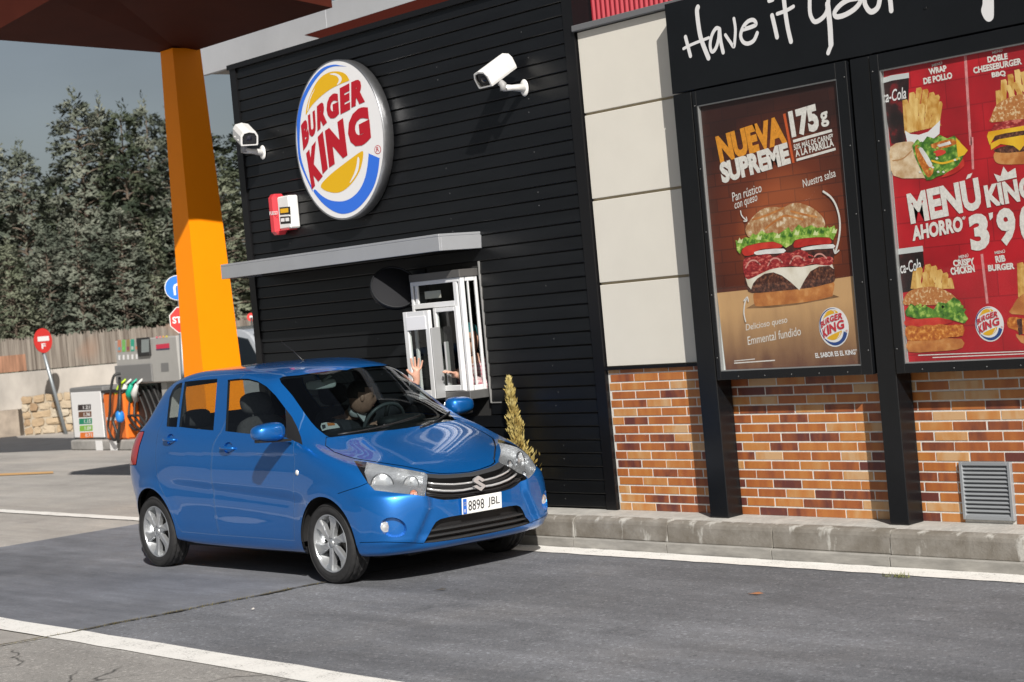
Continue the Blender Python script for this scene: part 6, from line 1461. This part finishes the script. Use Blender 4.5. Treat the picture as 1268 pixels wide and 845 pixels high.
# arrow and stop signs on one pole behind the pillar
sb = atx(222, 470, -12.5); sb.z = 0; n2 = (Vector((CAM.x, CAM.y, 0))-sb).normalized(); n2.z = 0
sp = empty('sign_post', sb, 'blue arrow sign above a red stop sign half hidden by the orange pillar', 'road sign')
D2 = (sb-CAM).dot(_f); c1 = CAM+ray(219.5,356.5)*D2; c2 = CAM+ray(226.5,396)*D2
MB().tube([sb, Vector((c2.x, c2.y, c1.z+.1))-n2*.05], .035, 10).build('pole', galv, sp)
M = disc_sign(sp, c1, n2, .175, s_white, s_blue, 36, rim=.010)
arr = [(-.055,-.10),(-.025,-.10),(-.025,.0),(-.015,.025),(.02,.035),(.05,.035),(.05,.0),(.11,.05),(.05,.10),(.05,.065),(.01,.065),(-.04,.045),(-.055,.01)]
face3d(sp, M, [arr], s_white)
M = disc_sign(sp, c2, n2, .198, s_white, s_red, 8, math.pi/8, rim=.012); text_face(sp, M, 'STOP', -.145, -.045, .29, .095, s_white)
# small red sign seen between pillar and wall
q = CAM+ray(311,393)*38; e = empty('red_sign', Vector((q.x, q.y, 0)), 'tiny red round sign among the trees beyond the pillar', 'road sign')
MB().tube([(q.x, q.y, 0), q], .022, 8).build('pole', mat('dark_pole', (.06,.06,.06), .5), e); M = disc_sign(e, q, (Vector((CAM.x,CAM.y,0))-Vector((q.x,q.y,0))).normalized(), .085, s_red, s_red, 20, rim=.002); face3d(e, M, [[(-.03,-.02),(.03,-.02),(.03,.03),(-.03,.03)]], s_white, .01)

# ------------------------------------------------------------------ fuel pump island
YI = 7.58; P_ = lambda px, py, Y=YI: at(px, py, Y)
il = MB(); ix0 = P_(88,556).x; ix1 = ix0+5.2
il.bbox(ix0, ix1, YI, YI+1.1, 0, .17, .02); isl = il.build('pump_island', mat('island_concrete', (.30,.29,.275), .9, var=.25, vs=4)); tag(isl, kind='structure')
b = MB()
for px in (123, 141): x = P_(px, 553).x; b.box(x-.12, x+.12, YI-.004, YI-.001, .002, .165)
b.build('kerb_mark', s_white, isl)
g1_ = mat('pump_grey', (.35,.345,.33), .45, var=.06, vs=3); g2_ = mat('pump_dark_grey', (.17,.17,.17), .5); wh_ = mat('pump_white', (.72,.72,.72), .35); or_ = mat('pump_orange', (.72,.16,.02), .4); bk_ = mat('pump_black', (.02,.02,.02), .5)
YF2 = YI+.15
q1 = [P_(90,479,YF2), P_(128,476,YF2)]
pb = empty('price_totem', (P_(105,548,YF2).x, YF2+.2, .17), 'low grey and white fuel price cabinet at the left end of the pump island', 'price board')
x0, x1, zt3 = P_(88.5,515,YF2).x, P_(130,515,YF2).x, P_(100,480,YF2).z
MB().bbox(x0, x1, YF2, YF2+.5, .172, zt3, .02).build('cabinet', g2_, pb); MB().bbox(x0+.08, x1-.05, YF2-.02, YF2-.001, .20, zt3-.08, .008).build('front_panel', wh_, pb)
pr = Print(YF2-.022, .002)
for k, (c, t) in enumerate((((.03,.02,.02),'1.21'),((.14,.06,.03),'1.36'),((.01,.22,.12),'1.15'),((.20,.42,.05),'1.09'),((.70,.17,.02),'0.71'))):
    y0, y1 = 501+k*8.6, 508+k*8.6; dx = k*.7; mm = mat('price_%s' % 'abcde'[k], c, .5); pr.poly([(96.5+dx,y0+.6),(112.5+dx,y0-.2),(112.5+dx,y1-.2),(96.5+dx,y1+.6)], 0, mm); pr.text(t, (103+dx,y1-1), (111+dx,y1-1.4), (103+dx,y0+1.6), 1, s_white, bold=.02)
pr.build('price_panels', pb)
ob = empty('orange_bin', (P_(140,540,YF2).x, YF2+.2, .17), 'orange cabinet with black top edge between price board and hoses', 'cabinet')
xo0, xo1 = P_(128.5,515,YF2-.1).x, P_(155,515,YF2-.1).x; zo = P_(135,487,YF2-.1).z
MB().bbox(xo0+.02, xo1, YF2-.1, YF2+.35, .174, zo, .03).build('body', or_, ob); MB().bbox(xo0, xo1+.02, YF2-.12, YF2+.37, zo+.001, zo+.05, .01).build('lid', bk_, ob); MB().box(xo0+.1, xo0+.45, YF2-.104, YF2-.101, zo-.45, zo-.40).build('label', s_white, ob)
fp_ = empty('fuel_pump', (P_(175,545,YF2).x, YF2+.3, .17), 'grey fuel pump with a display head above four hanging nozzles', 'fuel pump')
YH = YF2+.05
hx0_, hx1_ = P_(143.5,445,YH).x, P_(221,445,YH).x; hz0, hz1 = P_(180,475,YH).z, P_(160,421,YH).z; lx = P_(190,500,YH).x
MB().bbox(hx0_, hx1_, YH, YH+.62, hz0, hz1, .02).build('head', g1_, fp_); MB().bbox(hx0_+.10, lx, YH+.10, YH+.52, .172, hz0-.002, .01).build('hose_bay', bk_, fp_)
MB().bbox(lx+.12, lx+.30, YH+.1, YH+.52, .172, hz0-.002, .01).build('column', g1_, fp_)
MB().bbox(hx0_-.02, P_(188,445,YH).x, YH-.03, YH-.001, hz0+.02, P_(160,452,YH).z, .008).build('lower_panel', g2_, fp_)
MB().bbox(P_(172,430,YH).x, P_(187,430,YH).x, YH-.04, YH-.001, P_(180,441,YH).z, P_(180,418,YH).z, .008).build('display_bezel', bk_, fp_)
pr = Print(YH-.042, .002); pr.poly([(175,421),(184.5,420),(184.5,436),(175,437)], 0, mat('lcd', (.22,.25,.25), .2)); pr.build('display', fp_)
pr = Print(YH-.004, .002)
for k, c in enumerate(((.50,.20,.12),(.18,.42,.12),(.28,.20,.08),(.03,.33,.22),(.35,.33,.30))):
    x = 145.5+k*5.4; pr.poly([(x,421.5-k*.35),(x+4.4,421-k*.35),(x+4.6,436-k*.35),(x+.3,436.5-k*.35)], 0, mat('grade_%s' % 'abcde'[k], c, .5)); pr.poly([(x+1,440-k*.3),(x+3.4,440-k*.3),(x+3.5,446-k*.3),(x+1.1,446-k*.3)], 0, s_white); pr.poly([(x+1,430-k*.3),(x+3.6,430-k*.3),(x+3.6,434-k*.3),(x+1,434-k*.3)], 1, mat('grade_mark_%s' % 'abcde'[k], ((.10,.35,.45),(.15,.55,.12),(.25,.06,.10),(.45,.55,.5),(.6,.2,.1))[k], .5))
pr.build('grade_labels', fp_); pr = Print(YH-.004, .002)
for k in range(4): pr.poly([(193+k*4,416.8-k*.35),(195.5+k*4,416.6-k*.35),(195.6+k*4,419-k*.35),(193.1+k*4,419.2-k*.35)], 0, mat('dot_%s' % 'abcd'[k], ((.7,.15,.2),(.75,.3,.3),(.75,.4,.1),(.7,.6,.1))[k], .5))
pr.build('payment_marks', fp_); pr = Print(YH-.004, .002)
pr.poly([(193,427),(209.5,425.2),(209.8,431),(193.3,432.5)], 0, mat('label_red', (.55,.03,.07), .4)); pr.poly([(193.3,432.6),(209.8,431),(209.9,433),(193.4,434.2)], 0, mat('label_navy', (.05,.05,.10), .4))
pr.build('card_label', fp_); pr = Print(YH-.004, .002)
pr.poly([(199,450),(208.5,449.3),(209,460),(199.6,460.7)], 0, g2_)
pr.build('speaker_panel', fp_)
NC_ = ((.42,.62,.02),(.60,.60,.58),(.01,.38,.24),(.60,.60,.58))
for k in range(4):
    px = 152.5+k*6.8; c = P_(px, 488, YH); mm = mat('nozzle_%s' % 'abcd'[k], NC_[k], .45)
    b = MB(); b.tube([c+Vector((-.10,-.02,-.10)), c+Vector((0,-.10,.02)), c+Vector((.12,-.10,.16))], [.05,.055,.03], 8); b.tube([c+Vector((.12,-.10,.16)), c+Vector((.18,-.02,.24))], [.022,.018], 6); nz_ = b.build('nozzle', mm, fp_)
    b = MB(); x = c.x; P = [c+Vector((-.10,-.04,-.10)), c+Vector((-.06,-.10,-.35)), Vector((x+.10,YH-.10,.55)), Vector((x+.42,YH-.06,.32)), Vector((x+.62,YH+.05,.50)), Vector((x+.30,YH+.08,hz0-.05))]
    b.tube(crv(P, 5, closed=False), .021, 6); b.build('hose', bk_, fp_)
b = MB(); P = [P_(149,463,YH-.15), P_(141,466,YH-.25), P_(137,486,YH-.3), P_(136,510,YH-.3), P_(134,530,YH-.3), P_(141,545,YH-.3), P_(145,538,YH-.3), P_(140,520,YH-.3), P_(146,505,YH-.25), P_(148,480,YH-.2)]
b.tube(crv(P, 5, closed=False), .024, 6); b.build('hose', bk_, fp_)
b = MB(); P = [P_(148,468,YH-.1), P_(148.5,490,YH-.25), P_(148,520,YH-.3), P_(146,548,YH-.28)]
b.tube(crv(P, 5, closed=False), .024, 6); b.build('hose', bk_, fp_)
b = MB(); vs, fs = superell(P_(148.5,516,YH-.28), (.07,.07,.10), 2.4); b.add(vs, fs, 0, True); b.build('hose_clip', mat('clip_blue', (.02,.20,.60), .4), fp_)
# ------------------------------------------------------------------ silver car behind the pillar
sy = 9.45; sx = at(321,440,sy).x-.95
sc = empty('parked_car', (sx, sy+.85, 0), 'silver grey car partly hidden between the orange pillar and the black wall', 'car')
sil = mat('silver_paint', (.55,.58,.62), .35, .3, coat=1)
KZ = 1.16
def body_loft(name, prof, y0, y1, inset, mtl, par, zmid):
    m = MB(); k = len(prof); vs = []
    for y, s in ((y0, 1), (y0+.03, 0), (y1-.03, 0), (y1, 1)):
        for x, z in prof: vs.append((sx+x*(1-.015*s), y+(inset*max(0, z-zmid)*(1 if y < sy+.8 else -1)), z*KZ-.02*s))
    m.add(vs, [(i*k+j, i*k+(j+1) % k, (i+1)*k+(j+1) % k, (i+1)*k+j) for i in range(3) for j in range(k)]+[tuple(range(k))[::-1], tuple(range(3*k, 4*k))], 0, False); return m.build(name, mtl, par)
prof = crv([(-2.1,.25),(2.05,.25),(2.12,.55),(2.0,.82),(1.15,1.0),(.45,1.45),(-.2,1.56),(-1.3,1.54),(-2.0,1.05),(-2.15,.7)], 4)
body_loft('body', prof, sy, sy+1.72, .35, sil, sc, .95)
for pts in ([(.98,1.02),(.42,1.40),(-.12,1.47),(-.12,1.02)], [(-.2,1.02),(-.2,1.47),(-1.2,1.45),(-1.6,1.05)]):
    m = MB(); m.add([(sx+x, sy+.35*max(0, z-.95)-.012, z*KZ) for x, z in pts], [(0,1,2,3)]); m.build('window', glass_mat('dark_car_glass', (.15,.17,.18), 1.5), sc, fix=False)
m = MB(); m.add([(sx+1.12, sy+.12, 1.03*KZ),(sx+1.12, sy+1.6, 1.03*KZ),(sx+.47, sy+1.5, 1.46*KZ),(sx+.47, sy+.22, 1.46*KZ)], [(0,1,2,3)]); m.build('windscreen', MATS['dark_car_glass'], sc, fix=False)
for x in (-1.3, 1.3):
    for y, s in ((sy-.01, 1), (sy+1.73, -1)):
        m = MB(); m.lathe([(.0,0),(.20,.0),(.30,.01),(.32,.05),(.32,.2),(0,.2)], 28, Matrix.Translation((sx+x, y, .32)) @ Matrix.Rotation(-math.pi/2*s, 4, 'X')); m.build('wheel', rubber, sc)
# ------------------------------------------------------------------ people
skin_m = mat('skin', (.52,.29,.21), .5, var=.10, vs=30); jacket_m = mat('dark_jacket', (.022,.023,.028), .8, var=.3, vs=30); shirt_m = mat('white_shirt', (.68,.68,.68), .7); hair_m = mat('dark_hair', (.028,.018,.012), .6, var=.4, vs=60)
def skin_body(name, verts, edges, m, parent, root=0, sub=2):
    me = bpy.data.meshes.new(name); me.from_pydata([v[0] for v in verts], edges, []); o = bpy.data.objects.new(name, me); COL.objects.link(o)
    md = o.modifiers.new('s', 'SKIN'); md.use_smooth_shade = True
    for i, v in enumerate(verts): d = me.skin_vertices[0].data[i]; d.radius = (v[1], v[2] if len(v) > 2 else v[1]); d.use_root = i == root
    sd = o.modifiers.new('d', 'SUBSURF'); sd.levels = sub
    dg = bpy.context.evaluated_depsgraph_get(); nm = bpy.data.meshes.new_from_object(o.evaluated_get(dg)); bpy.data.objects.remove(o); nm.name = name
    nm.materials.clear(); nm.materials.append(m)
    for p in nm.polygons: p.use_smooth = True
    return link(name, nm, parent)
def hand(wrist, d, n, side, sc=1.0, curl=.25, spread=.10):
    """palm and five fingers: wrist point, direction of the fingers, palm normal, side the thumb leaves towards"""
    d = Vector(d).normalized(); n = Vector(n).normalized(); s = Vector(side).normalized(); V = []; E = []
    V.append((wrist, .027*sc)); V.append((wrist+d*.045*sc, .030*sc)); V.append((wrist+d*.080*sc, .026*sc)); E += [(0,1),(1,2)]
    for k, (off, L_, r) in enumerate(((.030,.072,.0092),(.010,.082,.0095),(-.011,.076,.0092),(-.031,.060,.0080))):
        b = wrist+d*.088*sc+s*off*sc; a = (off/.03)*spread; dd = (d+s*a).normalized(); i0 = len(V); c = curl*(1+.25*k)
        V.append((b, r*1.08*sc)); p = b
        for q, fr in enumerate((.45,.30,.25)):
            dd = (dd+n*c*.35*(q+.3)).normalized(); p = p+dd*L_*fr*sc; V.append((p, r*(1-.08*q)*sc))
        E += [(2, i0),(i0,i0+1),(i0+1,i0+2),(i0+2,i0+3)]
    i0 = len(V); b = wrist+d*.030*sc+s*.030*sc+n*.006*sc; V += [(b, .0135*sc), (b+(s*.75+d*.5+n*.2).normalized()*.036*sc, .0115*sc), (b+(s*.70+d*.65+n*.25).normalized()*.066*sc, .0098*sc)]; E += [(1, i0),(i0,i0+1),(i0+1,i0+2)]
    return V, E
def join(A, Ea, B, Eb, at_): o = len(A); return A+B, Ea+[(a+o, b+o) for a, b in Eb]+[(at_, o)]
def head_parts(e, c, fwd, hairm, r=.105, hat=None):
    f = Vector(fwd).normalized(); M = Matrix.Translation(c) @ f.to_track_quat('X','Z').to_matrix().to_4x4()
    def face(v):
        z = v.z; k = 1.0
        if z < 0: k = 1-.28*(-z/.13)**1.4                     # narrow jaw
        v = Vector((v.x, v.y*k, z)); 
        if v.x > .05 and abs(v.y) < .022 and -.045 < z < .025: v.x += .022*(1-abs(v.y)/.022)*(1-abs(z+.018)/.06)      # nose
        if v.x > .03 and -.02 < z < .035 and .015 < abs(v.y) < .055: v.x -= .007                                     # eye sockets
        return v
    vs, fs = superell((0,0,0), (.098,.076,.125), 2.25, 40, 30, M, face); h = MB().add(vs, fs, 0, True).build('head', skin_m, e)
    m = MB()
    for s in (-1, 1):
        vs, fs = superell((0,0,0), (.018,.010,.030), 2, 10, 8, M @ Matrix.Translation((-.005, s*.078, .0))); m.add(vs, fs, 0, True)
    m.build('ear', skin_m, h)
    m = MB(); m2 = MB()
    for s in (-1, 1):
        vs, fs = superell((0,0,0), (.010,.012,.008), 2, 10, 6, M @ Matrix.Translation((.081, s*.032, .012))); m.add(vs, fs, 0, True)
        vs, fs = superell((0,0,0), (.006,.018,.004), 2, 8, 4, M @ Matrix.Translation((.089, s*.032, .033))); m2.add(vs, fs, 0, True)
    m.build('eye', mat('eye', (.10,.07,.05), .2), h); m2.build('eyebrow', hairm, h)
    m = MB(); vs, fs = superell((0,0,0), (.006,.024,.0055), 2, 10, 6, M @ Matrix.Translation((.091,0,-.062))); m.add(vs, fs, 0, True); m.build('mouth', mat('lips', (.36,.14,.12), .5), h)
    def hs(v): return v
    vs, fs = superell((0,0,0), (.106,.084,.118), 2.2, 28, 18, M @ Matrix.Translation((-.014,0,.018))); b = MB(); b.add(vs, fs, 0, True)
    bmx = bmesh.new(); me = b.mesh('hair', hat or hairm); bmx.from_mesh(me); Mi = M.inverted()
    dl = [v for v in bmx.verts if (lambda q: q.z < -.02 or (q.x > .028 and q.z < .072) or (q.z < .02 and q.x > -.02))(Mi @ v.co)]
    bmesh.ops.delete(bmx, geom=dl, context='VERTS'); bmx.to_mesh(me); bmx.free(); link('cap' if hat else 'hair', me, h); return h
# driver, left arm out of the window
dr = empty('person', (-1.2, 1.15, .45), 'driver in dark jacket and white collar waving an open hand out of the blue car', 'person')
V = [(Vector((-1.22,1.15,.58)), .15, .13), (Vector((-1.28,1.15,.78)), .13, .15), (Vector((-1.30,1.15,.96)), .13, .17), (Vector((-1.25,1.15,1.05)), .07, .08), (Vector((-1.18,1.15,1.11)), .055, .055),
     (Vector((-1.27,1.34,1.01)), .065), (Vector((-1.12,1.47,1.07)), .050), (Vector((-1.01,1.57,1.16)), .042), (Vector((-.965,1.595,1.275)), .030),
     (Vector((-1.27,.97,1.00)), .065), (Vector((-1.12,.92,.86)), .05), (Vector((-.92,1.02,.93)), .036),
     (Vector((-.95,1.06,.55)), .085), (Vector((-.72,1.05,.50)), .06), (Vector((-.55,1.05,.32)), .05), (Vector((-.95,1.25,.55)), .085), (Vector((-.72,1.25,.50)), .06), (Vector((-.55,1.25,.32)), .05)]
E_ = [(0,1),(1,2),(2,3),(3,4),(2,5),(5,6),(6,7),(7,8),(2,9),(9,10),(10,11),(0,12),(12,13),(13,14),(0,15),(15,16),(16,17)]
hv_, he = hand(Vector((-.962,1.596,1.292)), (.06,.07,1), (.80,-.60,.0), (-.45,-.75,.15), 1.04, .12, .22); VV, EE = join(V, E_, hv_, he, 8)
hv_, he = hand(Vector((-.90,1.03,.95)), (.6,.35,.5), (.3,.4,-.8), (0,.9,.3), 1.0, .9, .05); VV, EE = join(VV, EE, hv_, he, 11)
skin_body('body', VV, EE, skin_m, dr)
J = [(v[0], v[1]*1.13+.008, (v[2] if len(v) > 2 else v[1])*1.13+.008) for v in V[:12] if True]; J[3] = (J[3][0], .085, .095); J[4] = (Vector((-1.215,1.15,1.075)), .062, .066)
skin_body('jacket', J, [(0,1),(1,2),(2,3),(3,4),(2,5),(5,6),(6,7),(7,8),(2,9),(9,10),(10,11)], jacket_m, dr)
m = MB(); m.lathe([(.060,-.03),(.074,.0),(.068,.03),(.060,.028)], 18, Matrix.Translation((-1.165,1.15,1.095)) @ Matrix.Rotation(.35, 4, 'Y')); m.prism([(-1.10,1.10,1.085),(-1.085,1.15,1.01),(-1.10,1.20,1.085),(-1.12,1.15,1.10)], (-.02,0,.0)); m.build('shirt_collar', shirt_m, dr)
head_parts(dr, Vector((-1.085,1.15,1.20)), (.45,.85,-.12), hair_m)
# employee behind the glass, leaning over the counter
check_m, nt, N, L, B = node_mat('pink_check_shirt'); g_ = N.new('ShaderNodeNewGeometry'); s_ = N.new('ShaderNodeSeparateXYZ'); L.new(g_.outputs['Position'], s_.inputs[0])
def stripe(i):
    a = N.new('ShaderNodeMath'); a.operation = 'MULTIPLY'; a.inputs[1].default_value = 32; L.new(s_.outputs[i], a.inputs[0]); f = N.new('ShaderNodeMath'); f.operation = 'FRACT'; L.new(a.outputs[0], f.inputs[0]); c = N.new('ShaderNodeMath'); c.operation = 'GREATER_THAN'; c.inputs[1].default_value = .62; L.new(f.outputs[0], c.inputs[0]); return c.outputs[0]
a_ = N.new('ShaderNodeMath'); L.new(stripe(0), a_.inputs[0]); L.new(stripe(2), a_.inputs[1]); d_ = N.new('ShaderNodeMath'); d_.operation = 'MULTIPLY'; d_.inputs[1].default_value = .5; L.new(a_.outputs[0], d_.inputs[0])
mx_ = N.new('ShaderNodeMix'); mx_.data_type = 'RGBA'; L.new(d_.outputs[0], mx_.inputs[0]); mx_.inputs[6].default_value = (.76,.60,.62,1); mx_.inputs[7].default_value = (.60,.18,.24,1); L.new(mx_.outputs[2], B.inputs['Base Color'])
ex, ey = -1.03, 2.27
em = empty('person', (ex, ey+.25, .10), 'restaurant worker in pink checked shirt and teal cap behind the window glass', 'person')
q = lambda x, y, z: Vector((ex+x, ey+y, z))
V = [(q(0,.25,.92), .15, .14), (q(0,.16,1.10), .14, .15), (q(0,.04,1.28), .14, .18), (q(0,-.02,1.38), .07, .08), (q(0,-.05,1.44), .055, .055),
     (q(.20,.02,1.30), .06), (q(.27,-.10,1.16), .05), (q(.18,-.28,1.26), .036), (q(-.20,.02,1.30), .06), (q(-.27,.06,1.08), .05), (q(-.24,-.02,.90), .036),
     (q(-.10,.28,.88), .10), (q(-.10,.25,.52), .075), (q(-.10,.28,.16), .05), (q(-.10,.16,.13), .045), (q(.10,.28,.88), .10), (q(.10,.25,.52), .075), (q(.10,.28,.16), .05), (q(.10,.16,.13), .045)]
E_ = [(0,1),(1,2),(2,3),(3,4),(2,5),(5,6),(6,7),(2,8),(8,9),(9,10),(0,11),(11,12),(12,13),(13,14),(0,15),(15,16),(16,17),(17,18)]
hv_, he = hand(q(.17,-.30,1.27), (-.3,-.7,.4), (0,.2,-1), (-.9,.3,0), 1.0, .5, .1); VV, EE = join(V, E_, hv_, he, 7)
hv_, he = hand(q(-.235,-.03,.88), (.1,-.3,-.9), (1,.1,0), (.1,-.9,.2), 1.0, .5, .1); VV, EE = join(VV, EE, hv_, he, 10)
skin_body('body', VV, EE, skin_m, em)
J = [(v[0], v[1]*1.12+.01, (v[2] if len(v) > 2 else v[1])*1.12+.01) for v in V[:11]]; J[4] = (q(0,-.035,1.405), .062, .064)
skin_body('shirt', J, [(0,1),(1,2),(2,3),(3,4),(2,5),(5,6),(6,7),(2,8),(8,9),(9,10)], check_m, em)
Tr = [(V[0][0], .165, .155)]+[(v[0], v[1]*1.12+.008) for v in V[11:]]; skin_body('trousers', Tr, [(0,1),(1,2),(2,3),(3,4),(0,5),(5,6),(6,7),(7,8)], jacket_m, em)
head_parts(em, q(.01,-.075,1.555), (.55,-.80,-.25), hair_m, hat=mat('teal_cap', (.03,.16,.18), .7))
# counter and cups inside
ct = empty('counter', (-1.1, 2.25, .10), 'steel counter just inside the serving window', 'counter'); MB().bbox(-1.9, -.45, 2.302, 2.345, .102, 1.06, .01).build('front', mat('steel', (.38,.38,.38), .35, .8), ct)
cupm = mat('paper_cup', (.74,.74,.73), .5)
cu = empty('paper_cup', at(547,480,2.16), 'white paper cup on the sill behind the right window leaf', 'cup'); c = at(548,478,2.16); c.z = 1.168
MB().lathe([(0,0),(.034,0),(.047,.145),(.050,.145),(.050,.150),(.044,.150),(.032,.006)], 24, Matrix.Translation(c)).build('cup', cupm, cu); MB().lathe([(.052,.146),(.052,.156),(.040,.158),(0,.158)], 24, Matrix.Translation(c)).build('lid', cupm, cu)
# ------------------------------------------------------------------ small golden conifer beside the wall, and things on the ground
pc = at(641,556,1.98); pc = Vector((pc.x+.02, 1.985, .242)); pl_ = empty('potted_conifer', pc, 'small golden conifer standing on the kerb before the black wall', 'plant')
MB().lathe([(0,.0),(.085,.0),(.115,.20),(.125,.20),(.125,.225),(.11,.225),(.105,.19),(0,.19)], 24, Matrix.Translation(pc)).build('pot', mat('plant_pot', (.05,.045,.04), .6), pl_)
top_ = at(629.5,470,1.985); b = MB(); rg = np.random.RandomState(5); tp = Vector((top_.x, 1.985, top_.z)); bp_ = pc+Vector((0,0,.19))
MB().tube([bp_, bp_.lerp(tp, .5), tp], [.014,.009,.003], 6).build('stem', bark, pl_)
for k in range(2800):
    t = rg.uniform(0,1)**1.1; c = bp_.lerp(tp, t); r = .135*(1-t)**.75+.012; r *= .85+.3*math.sin(t*23+k % 3); az = rg.uniform(0,6.28); o = Vector((math.cos(az), math.sin(az), 0)); p = c+o*r*.66*rg.uniform(.35,1.0); d = (Vector((0,0,1))+o*rg.uniform(.15,.6)+Vector(rg.normal(0,.15,3))).normalized(); l = rg.uniform(.022,.048); w = d.cross(Vector(rg.normal(0,1,3))).normalized()*l*.13
    b.add([p, p+d*l*.5+w, p+d*l, p+d*l*.5-w], [(0,1,2,3)])
for k in range(70):
    az = rg.uniform(0,6.28); p = pc+Vector((.07+.10*rg.uniform(0,1), rg.uniform(-.05,.05), .24+.20*rg.uniform(0,1))); d = Vector((.5,rg.uniform(-.3,.3),.8)).normalized(); l = rg.uniform(.03,.06); w = d.cross(Vector(rg.normal(0,1,3))).normalized()*l*.2; b.add([p, p+d*l*.5+w, p+d*l, p+d*l*.5-w], [(0,1,2,3)])
gold = grad_leaf('golden_foliage', (.26,.18,.05), (.42,.33,.11), (.56,.47,.20)); gold.node_tree.nodes['Noise Texture'].inputs['Scale'].default_value = 14
b.build('foliage', gold, pl_, fix=False)
wd = atz(1112,716.5); b = MB()
for k in range(46):
    az = rg.uniform(0,6.28); p = wd+Vector((rg.uniform(-.10,.10), rg.uniform(-.02,.02), .008)); d = Vector((math.cos(az)*.6, math.sin(az)*.6, rg.uniform(.4,1))).normalized(); l = rg.uniform(.02,.05); w = Vector((-d.y, d.x, 0))*.12*l; b.add([p-w, p+w, p+d*l], [(0,1,2)])
tag(b.build('weed', mat('weed_green', (.16,.17,.05), .9, var=.3, vs=50), fix=False), 'tuft of weeds growing at the white line in front of the right post', 'weed')
def litter(px, py, l, wd_, a, m_, lab, nm='dead_leaf', cat='leaf'):
    c = atz(px, py); M = Matrix.Translation(c+Vector((0,0,.010))) @ Matrix.Rotation(a, 4, 'Z'); P = [(-l,0,0),(-l*.4,wd_,.006),(l*.3,wd_*.8,.012),(l,0,.006),(l*.3,-wd_*.8,.002),(-l*.4,-wd_,.004)]
    tag(MB().add([M @ Vector(p) for p in P], [(0,1,2,3,4,5)]).build(nm, m_, fix=False), lab, cat)
litter(936,738,.055,.012,.2, mat('leaf_brown', (.33,.14,.06), .8), 'reddish dead leaf on the lane asphalt below the left post')
litter(545,733,.05,.008,.6, mat('leaf_dark', (.05,.045,.04), .8), 'dark curled scrap on the asphalt ahead of the front wheel')
litter(313,757,.014,.010,.9, mat('leaf_pale', (.5,.48,.45), .8), 'small pale pebble near the paving joint left of the wheel', 'pebble', 'pebble')
